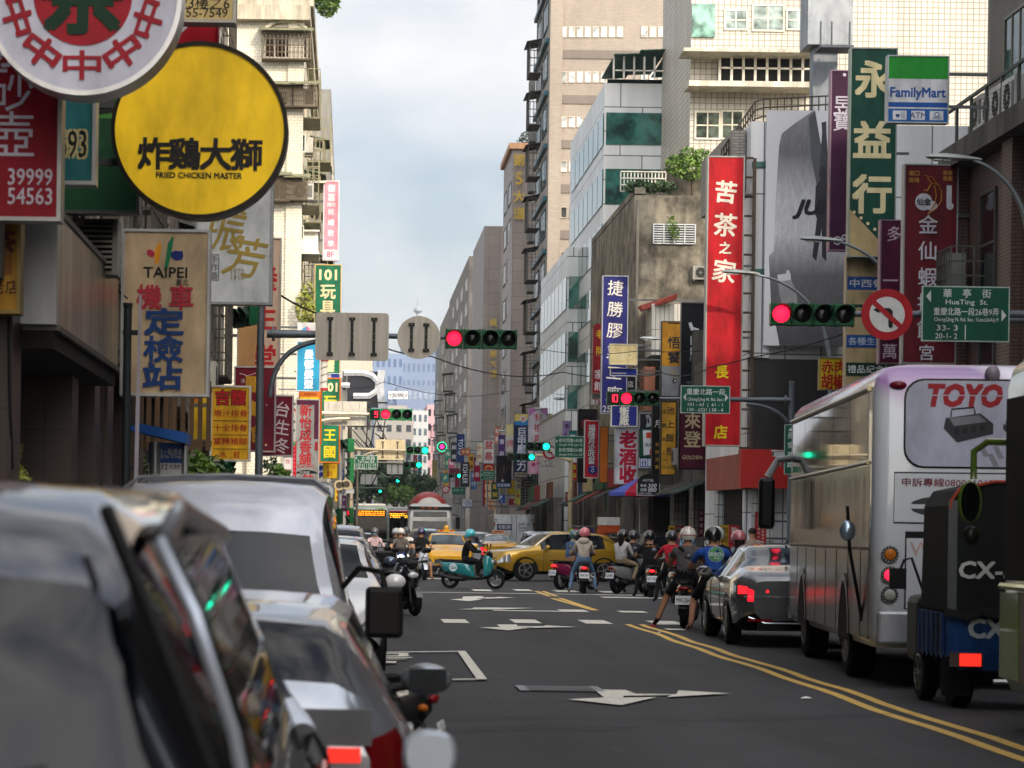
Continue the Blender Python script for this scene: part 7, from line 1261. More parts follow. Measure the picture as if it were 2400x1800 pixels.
for s in (-1, 1):
    for y in (.0, -4.2, -5.5): wheel(root, s*1.2, y, .5, s, '#7d7a74', .3, 8)
    m = MB(P('#131416', .5)); m.box(s*1.52-.12, s*1.52+.12, .7, .85, 1.7, 2.35); m.tube([(s*1.2, .75, 2.5), (s*1.5, .78, 2.45), (s*1.52, .78, 2.3)], .03, 6); m.build('wing_mirror', root); m = MB(P('#b9bcc0', .1, .5)); m.box(s*.95-.18, s*.95+.18, .931, .95, .85, 1.05); m.build('headlight', root)
# green bus and red bus farther away
def citybus(label, loc, col, led, roofc):
    root = empty('city_bus', loc, PI, label, 'city bus'); busbody(root, 11, 2.5, 3.1, col, .3)
    m = MB(GL('#0f1416', .04)); m.box(-1.08, 1.08, 5.46, 5.512, 1.0, 2.45); m.build('windscreen', root); m = MB(P('#0c0d0e', .4)); m.box(-1.05, 1.05, 5.45, 5.515, 2.46, 2.9); m.build('display_box', root); m = MB(EM(led, 2.2))
    random.seed(3)
    for r_ in range(3):
        x = -.92
        while x < .9:
            w_ = random.uniform(.05, .16); m.box(x, min(x+w_, .95), 5.516, 5.52, 2.52+.12*r_, 2.585+.12*r_); x += w_+random.uniform(.02, .06)
    m.build('led_display', root); m = MB(roofc); m.box(-1.0, 1.0, -3.5, 4.6, 3.103, 3.3); m.build('roof_unit', root, bevel=.08)
    for s in (-1, 1):
        for y in (-3.4, 3.5): wheel(root, s*1.23, y, .47, s, '#7d7a74', .28, 8)
        m = MB(RUB); m.box(s*1.45-.1, s*1.45+.1, 5.5, 5.6, 1.9, 2.4); m.tube([(s*1.2, 5.4, 2.6), (s*1.45, 5.55, 2.4)], .03, 5); m.build('wing_mirror', root); m = MB(P('#c9ccce', .1, .4)); m.box(s*.9-.15, s*.9+.15, 5.5, 5.52, .55, .72); m.build('headlight', root)
    m = MB(GL('#11171a', .04)); m.box(-1.262, -1.252, -5, 4.6, 1.3, 2.5); m.build('side_window', root)
    return root
b1 = citybus('green and grey city bus with amber display text, left of the mixer lorry', (1.30, 170.5, 0), CP('#7d8a80', .1, .35), '#ff9418', P('#c9c9c4', .5)); m = MB(CP('#5f9a1e', .1, .35)); m.box(-1.2, 1.2, 5.49, 5.516, .4, .97); m.prism([(-.9, 5.505, 2.92), (-.4, 5.505, 3.02), (-.3, 5.505, 3.06), (-.8, 5.505, 3.04)], (0, .02, 0)); m.build('front_panel', b1)
b2 = citybus('white city bus with a crimson band, half behind the mixer lorry', (3.40, 191, 0), CP('#a9a9a6', .1, .35), '#ffb428', P('#c9c9c6', .5)); m = MB(CP('#b01238', .1, .35)); m.box(-1.15, 1.15, 5.45, 5.517, 2.905, 3.02); m.build('front_band', b2)
# white delivery lorry seen from behind
root = empty('delivery_lorry', (8.75, 139, 0), 0, 'white delivery lorry with double rear doors and a blue courier panel', 'lorry'); m = MB(P('#b9bcbe', .4)); m.box(-1.08, 1.08, -2.5, 1.8, .85, 2.52); m.build('cargo_box', root, bevel=.02)
for s in (-1, 1):
    m = MB(P('#c3c6c8', .4)); m.box(min(s*.03, s*1.0), max(s*.03, s*1.0), -2.53, -2.503, .9, 2.45); o = m.build('rear_door', root); m = MB(P('#4a4c4e', .5)); m.tube([(s*.12, -2.545, .9), (s*.12, -2.545, 2.45)], .018, 6); m.box(s*.97-.04, s*.97+.04, -2.55, -2.531, 2.2, 2.26); m.box(s*.97-.04, s*.97+.04, -2.55, -2.531, 1.5, 1.56); m.build('lock_bar', o)
    m = MB(P('#8c1a1c', .4)); m.box(s*1.04-.03, s*1.04+.03, -2.56, -2.505, 1.9, 2.1); m.build('marker_light', root); wheel(root, s*.98, -1.3, .36, s, '#8a8a88', .22, 6); wheel(root, s*.98, 2.6, .36, s, '#8a8a88', .22, 6)
m = MB(P('#1c2c54', .4)); m.box(-.92, -.14, -2.54, -2.531, 1.68, 2.0); m.mat(P('#c3c6cc')); m.text('宅配通', (-.53, -2.545, 1.84), .2, w=.66, shear=.15, bold=.02); m.mat(P('#3a3d42')); m.text('249-JS', (.52, -2.536, 2.0), .16, w=.62); m.text('到府取件', (.52, -2.536, 1.8), .12, w=.6); m.text('02-6618-5818', (.52, -2.536, 1.66), .07, w=.6); m.build('door_lettering', root)
m = MB(P('#a9acae', .4)); m.rings([rrect(.95, .7, .12, .6), rrect(.98, .75, .12, 1.2), rrect(.85, .55, .12, 2.1)]); m.build('cab', root, (0, 2.65, 0), angle=50); m = MB(P('#2a2b2d', .6)); m.box(-.9, .9, -2.4, 3.0, .5, .849); m.build('chassis', root)
# ---------------------------------------------------------------- scooters and their riders
SCO = 'scooters waiting at or crossing the junction'
def scooter(label, loc, rz, col, col2='#17181a', seat='#101011', plate_t=None, brake=False, head='#c9ccd0', box=None, lit=False, sport=False, cat='scooter', logo=None, whl='#3a3b3d', group=SCO):
    root = empty('scooter', loc, rz, label, cat, group); pc = CP(col, .1, .28); dk = P(col2, .45)
    for y, nm in ((-.60, 'wheel'), (.66, 'wheel')):
        m = MB(TYRE); r = .25; wd = .065 if y < 0 else .055; m.lathe([(r*.66, -wd), (r*.9, -wd), (r, -wd*.4), (r, wd*.4), (r*.9, wd), (r*.66, wd)], (0, 0, 0), 'x', 24, cap=False); t = m.build(nm, root, (0, y, r)); f = MB(P(whl, .35, .6)); f.lathe([(r*.67, -wd*.6), (r*.56, -.012), (r*.56, .012), (r*.67, wd*.6)], (0, 0, 0), 'x', 20, cap=False); f.tube([(-.05, 0, 0), (.05, 0, 0)], .05, 10)
        for i in range(5): a = 2*PI*i/5; f.prism([(-.012, .03*math.cos(a+1.5), .03*math.sin(a+1.5)), (-.012, r*.6*math.cos(a+.12), r*.6*math.sin(a+.12)), (-.012, r*.6*math.cos(a-.12), r*.6*math.sin(a-.12)), (-.012, .03*math.cos(a-1.5), .03*math.sin(a-1.5))], (.024, 0, 0))
        f.build('rim', t)
    def hull(mt, st, nm, ang=50):                         # st: y, half width low, half width high, z low, z high
        m = MB(mt); m.sm = True; m.rings([[(-wl*.7, y, z0), (-wl, y, z0+(z1-z0)*.25), (-wh, y, z0+(z1-z0)*.75), (-wh*.7, y, z1), (wh*.7, y, z1), (wh, y, z0+(z1-z0)*.75), (wl, y, z0+(z1-z0)*.25), (wl*.7, y, z0)] for y, wl, wh, z0, z1 in st]); return m.build(nm, root, angle=ang)
    hull(pc, ((-.88, .03, .05, .60, .70), (-.80, .07, .10, .50, .73), (-.55, .12, .14, .42, .74), (-.2, .13, .13, .38, .72), (.02, .11, .10, .32, .66), (.08, .10, .08, .30, .45)), 'rear_body')
    hull(dk, ((-.15, .13, .13, .22, .33), (.1, .15, .15, .24, .325), (.34, .14, .14, .26, .335), (.42, .12, .13, .28, .42)), 'floorboard')
    hull(pc, ((.34, .15, .16, .32, .90), (.42, .17, .17, .34, .92), (.52, .12, .13, .42, .88), (.60, .04, .06, .52, .76)), 'front_shield')
    hull(dk, ((.40, .05, .09, .86, 1.0), (.48, .08, .13, .86, 1.03), (.56, .07, .10, .86, .97)), 'handlebar_cover')
    m = MB(P(seat, .6)); m.sm = True; m.rings([[(-w*.8, y, z0), (-w, y, z0+.03), (-w*.85, y, z1), (w*.85, y, z1), (w, y, z0+.03), (w*.8, y, z0)] for y, w, z0, z1 in ((-.84, .05, .72, .76), (-.7, .12, .72, .80), (-.35, .14, .70, .79), (-.1, .13, .68, .76), (.04, .07, .66, .70))]); m.build('seat', root, angle=50)
    m = MB(pc if not sport else dk); m.sm = True; m.rings([[(x, .66+.28*math.cos(a), .25+.28*math.sin(a)) for x in (-.06, 0, .06)] for a in [R(20+14*k) for k in range(10)]], cap=False, closed=False); m.build('fender', root)
    for s in (-1, 1): m = MB(P('#3b3d40', .4, .5)); m.tube([(s*.075, .66, .25), (s*.07, .58, .55), (s*.05, .5, .80)], .02, 6); m.build('fork', root)
    m = MB(P('#232426', .4, .4)); m.tube([(-.33, .40, 1.0), (-.15, .46, .98), (.15, .46, .98), (.33, .40, 1.0)], .015, 6); m.build('handlebar', root)
    for s in (-1, 1):
        m = MB(P('#0c0c0d', .7)); m.tube([(s*.22, .435, .99), (s*.34, .395, 1.002)], .022, 8); m.build('grip', root)
        m = MB(P('#141517', .4)); m.tube([(s*.2, .44, 1.0), (s*.26, .46, 1.14), (s*.29, .46, 1.18)], .009, 5); m.ball((s*.32, .46, 1.2), .075, .02, .05, 12, 6); o = m.build('mirror', root); g = MB(GL('#5a6064', .03)); g.ball((s*.32, .452, 1.2), .062, .018, .04, 12, 6); g.build('mirror_glass', o)
    m = MB(EM('#e8f0ff', 2.5) if lit else P(head, .08, .3)); m.sm = True; m.ball((0, .565, .74), .11, .05, .065, 14, 8); m.build('headlight', root)
    m = MB(EM('#ff1420', 2.6) if brake else P('#7a1016', .15)); m.sm = True; m.ball((0, -.885, .665), .10 if not sport else .07, .03, .032, 14, 6); m.build('tail_light', root)
    for s in (-1, 1): m = MB(P('#b0601a', .25)); m.ball((s*.10, -.84, .62), .03, .03, .022, 8, 5); m.build('indicator', root)
    m = MB(dk); m.prism([(-.09, -.80, .56), (.09, -.80, .56), (.07, -.95, .34), (-.07, -.95, .34)], (0, -.012, -.006)); m.build('mud_guard', root)
    p_ = MB(P('#c3c6c9', .4)); p_.box(-.13, .13, -.012, 0, -.075, .075); p_.mat(P('#16181c')); p_.text(plate_t or 'MKL-0921', (0, -.016, 0), .07, w=.22); o = p_.build('number_plate', root, (0, -.935, .47)); o.rotation_euler.x = R(-14)
    m = MB(P('#2a2b2d', .4, .5)); m.tube([(.12, -.25, .27), (.15, -.5, .28), (.16, -.82, .36)], [.03, .055, .05], 10); m.mat(P('#8d9092', .3, .7)); m.lathe([(.05, 0), (.025, .012)], (.16, -.835, .362), 'y', 10); m.build('exhaust', root)
    m = MB(P('#1b1c1e', .5, .3)); m.box(-.11, .10, -.62, -.18, .20, .36); m.build('engine', root, bevel=.03)
    m = MB(P('#232426', .4, .5)); m.tube([(-.13, -.45, .76), (-.13, -.9, .80), (.13, -.9, .80), (.13, -.45, .76)], .014, 6); m.build('grab_rail', root)
    if box: m = MB(P(box, .4)); m.box(-.22, .22, -1.2, -.78, .82, 1.14); m.build('top_box', root, bevel=.04)
    if logo:
        for s in (-1, 1):
            f = MB(P('#c9d4d4', .4)); f.lathe([(.11, 0), (.11, s*.006)], (s*.137, -.5, .58), 'x', 20); f.mat(P('#2a9aa0', .4)); o_ = len(f.v); f.text(logo, (0, 0, 0), .09, bold=.03); f.v[o_:] = [(s*.146, -.5+(x if s > 0 else -x), .58+z) for x, y, z in f.v[o_:]]; f.build('emblem', root)
    return root
SKIN = {}
def skinmat(h): 
    return P(h, .55, 0, .06)
def figure(label, loc, rz, J, shirt, pants, skin='#9c7458', shoe='#17171a', sleeve='short', legs='long', back=None, group=None, seglen=None, parent=None, name='person'):
    """one continuous skinned body; J: joints in metres, forward +Y"""
    N_ = ['pelvis', 'waist', 'chest', 'neck', 'chin', 'head', 'shL', 'elL', 'wrL', 'haL', 'shR', 'elR', 'wrR', 'haR', 'hiL', 'knL', 'anL', 'toL', 'hiR', 'knR', 'anR', 'toR']
    E_ = [('pelvis', 'waist', 's'), ('waist', 'chest', 's'), ('chest', 'neck', 's'), ('neck', 'chin', 'k'), ('chin', 'head', 'k')]
    for s in 'LR': E_ += [('chest', 'sh'+s, 's'), ('sh'+s, 'el'+s, 'u'), ('el'+s, 'wr'+s, 'f'), ('wr'+s, 'ha'+s, 'k'), ('pelvis', 'hi'+s, 'p'), ('hi'+s, 'kn'+s, 'p'), ('kn'+s, 'an'+s, 'c'), ('an'+s, 'to'+s, 'o')]
    Rd = dict(pelvis=(.16, .13), waist=(.145, .12), chest=(.165, .125), neck=(.062, .062), chin=(.07, .078), head=(.088, .10))
    for s in 'LR': Rd.update({'sh'+s: (.075, .075), 'el'+s: (.047, .047), 'wr'+s: (.031, .031), 'ha'+s: (.036, .036), 'hi'+s: (.10, .10), 'kn'+s: (.064, .064), 'an'+s: (.042, .042), 'to'+s: (.036, .036)})
    me = bpy.data.meshes.new('sk'); me.from_pydata([J[k] for k in N_], [(N_.index(a), N_.index(b)) for a, b, _ in E_], [])
    o = bpy.data.objects.new('sk', me); COL.objects.link(o); sk = o.modifiers.new('s', 'SKIN'); sk.use_smooth_shade = True
    for i, k in enumerate(N_): me.skin_vertices[0].data[i].radius = Rd[k]
    me.skin_vertices[0].data[0].use_root = True; sb = o.modifiers.new('b', 'SUBSURF'); sb.levels = 2; sb.render_levels = 2
    dg = bpy.context.evaluated_depsgraph_get(); out = bpy.data.meshes.new_from_object(o.evaluated_get(dg)); bpy.data.objects.remove(o)
    mats = [CLOTH(shirt), CLOTH(pants), skinmat(skin), P(shoe, .6)]
    mb = MB(mats[0]); mb.sm = True
    for q in mats: mb.mat(q)
    V = [v.co for v in out.vertices]; segs = [(Vector(J[a]), Vector(J[b]), t, a) for a, b, t in E_]
    faces = []
    for p in out.polygons:
        c = p.center; best = (9, None, 0)
        for a, b, t, nm in segs:
            d = b-a; u = max(0, min(1, (c-a).dot(d)/d.length_squared)); r = Rd[nm][0]; ds = (c-(a+d*u)).length-r*.8
            if ds < best[0]: best = (ds, t, u, nm)
        t, u = best[1], best[2]
        mi = {'s': 0, 'k': 2, 'o': 3, 'p': 1}.get(t)
        if t == 'u': mi = 0 if sleeve == 'long' or (sleeve == 'short' and u < .62) else 2
        if t == 'f': mi = 0 if sleeve == 'long' and u < .9 else 2
        if t == 'c': mi = 1 if legs == 'long' and u < .92 else (3 if u > .93 and shoe else 2)
        if t == 'p' and legs == 'short' and best[3][:2] == 'hi' and u > .9: mi = 2
        if t == 's' and best[3] == 'chest' and u > .8 and c.z > J['neck'][2]-.01: mi = 2
        if t == 's' and best[3] == 'pelvis' and u < .25: mi = 1
        faces.append((tuple(p.vertices), mi))
    mb.v = [tuple(v) for v in V]; mb.f = [f for f, _ in faces]; mb.mi = [i for _, i in faces]; mb.smooth = [True]*len(faces); bpy.data.meshes.remove(out)
    mb.mat(mats[2])
    for s, sx in (('L', -1), ('R', 1)):                   # fingers closing round the grip, thumb from the side of the palm
        w_, h_ = Vector(J['wr'+s]), Vector(J['ha'+s]); d = (h_-w_).normalized(); side = Vector((sx, 0, 0))-d*d.x*sx; side.normalize(); dn = d.cross(side)*sx; dn = dn if dn.z < 0 else -dn
        for i in range(4):
            b0 = h_+side*(-.030+.02*i)+d*.02; ln = (.062, .070, .066, .052)[i]; mb.tube([b0, b0+d*ln*.55, b0+d*ln*.75+dn*ln*.45, b0+d*ln*.35+dn*ln*.75], [.0095, .009, .008, .006], 6)
        b0 = w_+(h_-w_)*.6-side*.03; mb.tube([b0, b0-side*.022+d*.03, b0-side*.018+d*.055+dn*.02], [.011, .010, .007], 6)
    c, hd_ = Vector(J['chin']), Vector(J['head']); up = (hd_-c).normalized(); fw = Vector(J.get('face', (0, 1, 0))).normalized(); rt = fw.cross(up).normalized(); ctr = c+(hd_-c)*.45
    mb.ball(ctr+fw*.098-up*.002, .014, .022, .02, 8, 5); mb.mat(P('#1a1210', .4))
    for s in (-1, 1): mb.ball(ctr+fw*.088+rt*.032*s+up*.022, .012, .01, .007, 8, 4)
    mb.mat(P('#7a3f38', .6)); mb.ball(ctr+fw*.088-up*.045, .024, .012, .007, 8, 4); mb.mat(mats[2])
    for s in (-1, 1): mb.ball(ctr+rt*.086*s, .014, .02, .03, 8, 5)
    if back: mb.sm = False; back(mb, J)
    return mb.build(name, parent, loc, rz, angle=60, label=label, cat='person', group=group)
def helmet(o, J, col, visor=None, full=False, stripes=None, hair=None):
    c = Vector(J['chin'])+(Vector(J['head'])-Vector(J['chin']))*.72; fw = Vector(J.get('face', (0, 1, 0))).normalized(); m = MB(CP(col, .05, .22)); m.sm = True; M = Matrix.Translation(c) @ fw.to_track_quat('Y', 'Z').to_matrix().to_4x4()
    m.M = M; rr = []
    for i in range(9):
        a = -.55+(PI/2+.55)*i/8; rr.append([(.142*math.cos(a)*math.cos(2*PI*k/20), (.158*math.cos(a)*math.sin(2*PI*k/20))-.008, .15*math.sin(a) + (.045 if math.sin(2*PI*k/20) > .35 and i == 0 and not full else 0)+(.04 if math.sin(2*PI*k/20) > .35 and i == 1 and not full else 0)) for k in range(20)])
    m.rings(rr); 
    if stripes:
        m.mat(P(stripes, .3))
        for x in (-.05, 0, .05): m.tube([(x, .15*math.cos(t)-.008, .152*math.sin(t)+.001) for t in [R(25+13*k) for k in range(10)]], .007, 4)
        m.tube([(.144*math.cos(t), .16*math.sin(t)-.008, .0) for t in [PI+PI*k/10 for k in range(11)]], .007, 4)
    m.M = None; h = m.build('helmet', o)
    if visor: v = MB(GL(visor, .03)); v.M = M; v.sm = True; v.rings([[(.150*math.cos(t), .168*math.sin(t)-.008, z) for t in [R(25+13*k) for k in range(11)]] for z in (-.075, -.02, .045)], cap=False, closed=False); v.build('visor', h)
    s_ = MB(P('#17171a', .7)); s_.M = M; s_.tube([(-.13, .02, -.05), (-.09, .05, -.15), (0, .06, -.175), (.09, .05, -.15), (.13, .02, -.05)], .008, 5); s_.build('chin_strap', h)
    if hair: q = MB(P(hair, .6)); q.sm = True; b = Vector(J['neck']); q.rings([[(b.x+w_*math.cos(2*PI*k/10), b.y-.075+d_*math.sin(2*PI*k/10), z) for k in range(10)] for z, w_, d_ in ((b.z+.13, .10, .06), (b.z, .085, .05), (b.z-.13, .06, .035), (b.z-.26, .03, .02))]); q.build('hair', o)
    return h
def seated(y=-.22, lean=.10, seat=.80, hand=((-.30, .40, 1.0), (.30, .40, 1.0)), feet='board', tor=.47, head=(0, .02), side=0, face=(0, 1, 0), wide=.0):
    J = {}; pz = seat+.05; J['pelvis'] = (0, y, pz); J['waist'] = (0, y+lean*.35-.02, pz+.17); J['chest'] = (0, y+lean*.8, pz+.36); J['neck'] = (0, y+lean*1.05, pz+tor+.03); J['chin'] = (head[0]*.5, y+lean*1.05+.02, pz+tor+.11); J['head'] = (head[0], y+lean*1.05+.03+head[1], pz+tor+.22); J['face'] = face
    for s, sx in (('L', -1), ('R', 1)):
        h = hand[0 if sx < 0 else 1]; J['sh'+s] = (sx*(.185+wide), y+lean*.85, pz+.39); w_ = Vector(h); sh = Vector(J['sh'+s]); el = (sh+w_)/2+Vector((sx*.075, -.05, -.09)); d = (w_-el).normalized()
        J['el'+s] = tuple(el); J['wr'+s] = tuple(w_-d*.075); J['ha'+s] = tuple(w_-d*.01+Vector((0, 0, .015)))
        J['hi'+s] = (sx*.10, y+.03, pz-.04); f = feet if isinstance(feet, str) else feet[0 if sx < 0 else 1]
        if f == 'board': J['kn'+s] = (sx*.15, y+.42, pz-.08); J['an'+s] = (sx*.13, .16, .40); J['to'+s] = (sx*.14, .32, .35)
        elif f == 'down': J['kn'+s] = (sx*.27, y+.32, .52); J['an'+s] = (sx*.33, y+.20, .10); J['to'+s] = (sx*.37, y+.36, .045)
        elif f == 'wide': J['kn'+s] = (sx*.34, y+.24, .53); J['an'+s] = (sx*.50, y+.10, .10); J['to'+s] = (sx*.56, y+.25, .045)
        elif f == 'peg': J['kn'+s] = (sx*.26, y+.36, pz-.12); J['an'+s] = (sx*.24, y+.18, .36); J['to'+s] = (sx*.26, y+.33, .33)
    return J
def place(px, Y): return ((px-X0+K*(1350-Y0))/F*Y, Y, 0)
# facing the camera beyond the crossing
L_ = place(938, 82); scooter('dark blue scooter with a lit headlamp, facing the camera', L_, PI, '#1a2c5c', lit=True, plate_t='EMC-2110', sport=True)
J = seated(lean=.12, feet=('board', 'down')); o = figure('person in a grey short sleeved shirt on the dark blue scooter', L_, PI, J, '#5a544f', '#2a2624', sleeve='short', legs='long', shoe='#8c6a50'); helmet(o, J, '#a9a6a0')
L2 = place(951, 84.2); J = seated(lean=.05, feet=('down', 'down'), seat=.83); scooter('black scooter half hidden between the blue and the white scooters', L2, PI, '#1d1e20', plate_t='NHB-7011'); o = figure('person in a white shirt behind the grey shirted rider', L2, PI, J, '#b9b4b0', '#34302c', sleeve='short'); helmet(o, J, '#2a2b2e', '#3a3f44')
L3 = place(987, 81.6); scooter('white scooter facing the camera beside the yellow taxi', L3, R(188), '#b9bcc0', plate_t='MTF-8812')
J = seated(lean=.08, feet=('down', 'board'), seat=.82); o = figure('person in a black tee and shorts on the white scooter', L3, R(188), J, '#121214', '#141416', legs='short', shoe='#7a5a44'); helmet(o, J, '#2a1f4a')
L4 = place(877, 87); scooter('silver scooter at the edge of the dark people carrier', L4, PI, '#8d9094', plate_t='MYA-3317'); J = seated(lean=.06, feet=('board', 'down')); o = figure('person in a pale pink top with a blue face mask', L4, PI, J, '#b0979a', '#2c2c30', sleeve='long'); helmet(o, J, '#4a4a4c'); c = Vector(J['chin'])+(Vector(J['head'])-Vector(J['chin']))*.25; m = MB(P('#6a9fc0', .7)); m.sm = True; m.ball(c+Vector((0, .07, 0)), .075, .05, .055, 12, 8); m.build('face_mask', o)
L5 = place(927, 85.5); J = seated(lean=.05, feet=('down', 'down')); scooter('grey scooter behind the dark blue one', L5, PI, '#5a5c60', plate_t='MGA-1150'); o = figure('person in a dark jacket behind the dark blue scooter', L5, PI, J, '#1c1c20', '#222226', sleeve='long'); helmet(o, J, '#8d9092')
# crossing to the right on a teal scooter
L6 = place(1106, 70); scooter('teal and black rental scooter crossing from left to right', L6, R(-102), '#247a7e', plate_t='EPD-6230', logo='Go', whl='#8d8f90'); J = seated(lean=.12, feet='board', face=(.25, 1, 0), seat=.78); o = figure('person in black clothes riding the teal scooter', L6, R(-102), J, '#121214', '#101012', sleeve='long', legs='long', shoe='#0e0e10'); helmet(o, J, '#3aa0a8', None); 
# two people on a motorcycle, seen from behind
L7 = place(1366, 67); root7 = scooter('black motorcycle with a lit red tail lamp before the gold car', L7, R(-3), '#141416', plate_t='MNA-8147', brake=True, sport=True, cat='motorcycle', seat='#141416')
m = MB(P('#6d7072', .3, .7)); m.tube([(.17, -.5, .36), (.22, -.95, .48)], .06, 12); m.mat(P('#151515', .6)); m.lathe([(.045, 0), (.04, .01)], (.221, -.955, .481), 'y', 12); m.build('silencer', root7)
J = seated(y=.12, lean=.2, feet=('peg', 'peg'), seat=.80, head=(-.08, .03)); o = figure('motorcycle driver half hidden behind the beige hooded passenger', L7, R(-3), J, '#4a5a70', '#1c1c20', sleeve='short'); helmet(o, J, '#17181b')
def hood(mb, J): mb.mat(P('#a39a8e', .85)); mb.sm = True; n = Vector(J['neck']); mb.ball(n+Vector((0, -.07, -.05)), .15, .09, .10, 14, 8); mb.sm = False
J = seated(y=-.36, lean=.08, feet=('down', 'down'), seat=.86, hand=((-.14, .0, 1.06), (.14, .0, 1.06)), head=(.03, .0)); o = figure('passenger in a beige hooded jacket and jeans with a pink helmet', L7, R(-3), J, '#a39a8e', '#5f7c9a', sleeve='long', legs='long', shoe='#7d766c', back=hood); helmet(o, J, '#b9656e')
L8 = place(1328, 70.5); L8 = (L8[0]+.25, L8[1], 0); scooter('magenta scooter behind the motorcycle, turned to the right', L8, R(-48), '#7a1040', plate_t='MPC-5526', brake=True, whl='#a9a9a6'); J = seated(lean=.1, feet=('down', 'board')); o = figure('person in a blue top on the magenta scooter', L8, R(-48), J, '#3a5474', '#3a5474', sleeve='long', shoe='#8d857c'); helmet(o, J, '#2a4a4e')
# the group on the right
L9 = place(1521, 63); scooter('black scooter with a curved red brake lamp, right of the crossing', L9, R(-2), '#121214', plate_t='NET-5957', brake=True, sport=True)
def floral(mb, J):
    b = Vector(J['chest'])+Vector((0, -.137, .05))
    for k, c in enumerate(('#a8623a', '#b9a04a', '#8c3a30', '#a9885a', '#b06a40')): mb.mat(P(c, .8)); mb.disc((b.x-.10+.05*k, b.y-.012, b.z+.02*(k % 2)), .022, 8)
J = seated(lean=.10, feet=('down', 'down')); o = figure('person in a black tee with flowers on its back', L9, R(-2), J, '#101012', '#141416', back=floral); helmet(o, J, '#141416', '#1c1d20')
L10 = place(1476, 67); scooter('silver scooter with its tail turned left of the black one', L10, R(-40), '#8d9092', plate_t='MQE-4407'); J = seated(y=-.4, lean=.04, feet=('peg', 'peg'), seat=.82, hand=((-.12, -.05, .95), (.16, -.05, .95)), face=(.9, .5, 0)); o = figure('person in a pale grey top and khaki trousers, looking right', L10, R(-40), J, '#a3a09e', '#8a7a60', sleeve='long'); helmet(o, J, '#1b1b1e', hair='#17120f')
J = seated(y=.0, lean=.12, feet=('down', 'down'), head=(.0, .02)); o = figure('driver in a dark jacket before the pale grey passenger', L10, R(-40), J, '#2c2e33', '#1c1c1f', sleeve='long'); helmet(o, J, '#232427', '#5a5f64')
L11 = place(1572, 58.5); scooter('dark scooter under the red shirted rider', L11, R(2), '#26272a', plate_t='MHT-3061'); J = seated(lean=.1, feet=('down', 'down')); o = figure('person in a bright red tee with a dark cap helmet', L11, R(2), J, '#a0182a', '#17171a'); helmet(o, J, '#17181c', '#121316')
L12 = place(1612, 43.2); scooter('black and cream scooter under the rider in the grey vest', L12, R(-12), '#1a1a1b', plate_t='MWC-2264'); 
def vestprint(mb, J): b = Vector(J['chest'])+Vector((0, -.14, .06)); mb.mat(P('#17171a', .8)); mb.poly([(b.x-.09+.06*math.cos(t), b.y-.008, b.z+.04*math.sin(t)-.03*math.cos(t)) for t in [2*PI*k/14 for k in range(14)]])
J = seated(lean=.12, feet=('wide', 'down'), seat=.84, wide=.02); o = figure('person in a grey sleeveless vest and black shorts, left foot on the road', L12, R(-12), J, '#4a4648', '#121214', skin='#8a6248', sleeve='none', legs='short', shoe='#1a1416', back=vestprint); helmet(o, J, '#b9b6ac', None, True, '#8c2420')
m = MB(P('#a32a24', .6)); m.box(J['toL'][0]-.06, J['toL'][0]+.05, J['anL'][1]-.06, J['toL'][1]+.03, .002, .022); m.build('shoe_sole', o)
L13 = place(1668, 41.2); scooter('black scooter with a lit square tail lamp under the blue tee', L13, R(-1), '#101012', plate_t='NAV-3581', brake=True)
def print_(mb, J):
    b = Vector(J['chest'])+Vector((.03, -.15, .0)); mb.mat(P('#5a9a62', .8)); mb.disc((b.x, b.y-.012, b.z+.0), .115, 24); mb.mat(P('#1c3f86', .8)); mb.disc((b.x+.02, b.y-.0128, b.z+.045), .03, 10); mb.mat(P('#c3ccd4', .8)); mb.text('SKIECH', (b.x, b.y-.016, b.z), .055, w=.22, bold=.03, shear=.15); mb.text('BALI', (b.x+.02, b.y-.015, b.z-.06), .035, w=.09); mb.ring((b.x, b.y-.0125, b.z), .122, .128, 24)
    mb.mat(P('#121317', .8)); mb.sm = True; p_ = Vector(J['pelvis']); mb.tube([(p_.x+.185*math.cos(t), p_.y+.03+.165*math.sin(t), p_.z+.10) for t in [2*PI*k/16 for k in range(17)]], .018, 6, False)
J = seated(lean=.12, feet=('down', 'down'), seat=.84, wide=.035); o = figure('person in a royal blue tee with a round green print on the back', L13, R(-1), J, '#1c4690', '#121214', skin='#9a705a', legs='short', shoe='#8a6450', back=print_); helmet(o, J, '#131314', None)
L14 = place(1676, 45); scooter('dark scooter hidden in front of the blue tee rider', L14, 0, '#202124', plate_t='MRT-6690'); J = seated(lean=.08, feet=('down', 'down'), seat=.86); o = figure('person in a black tee with a pale round helmet, beyond the blue tee', L14, 0, J, '#15161a', '#1a1a1d'); helmet(o, J, '#a9b4ac')
L15 = place(1728, 46.5); scooter('grey scooter under the pink helmeted rider beside the silver sedan', L15, 0, '#5d6064', plate_t='MDV-1189'); J = seated(lean=.08, feet=('down', 'board'), seat=.80); o = figure('person in a pale denim jacket with a pink helmet and dark hair', L15, 0, J, '#6a7a86', '#26282c', sleeve='long'); helmet(o, J, '#9c5a62', hair='#231218')
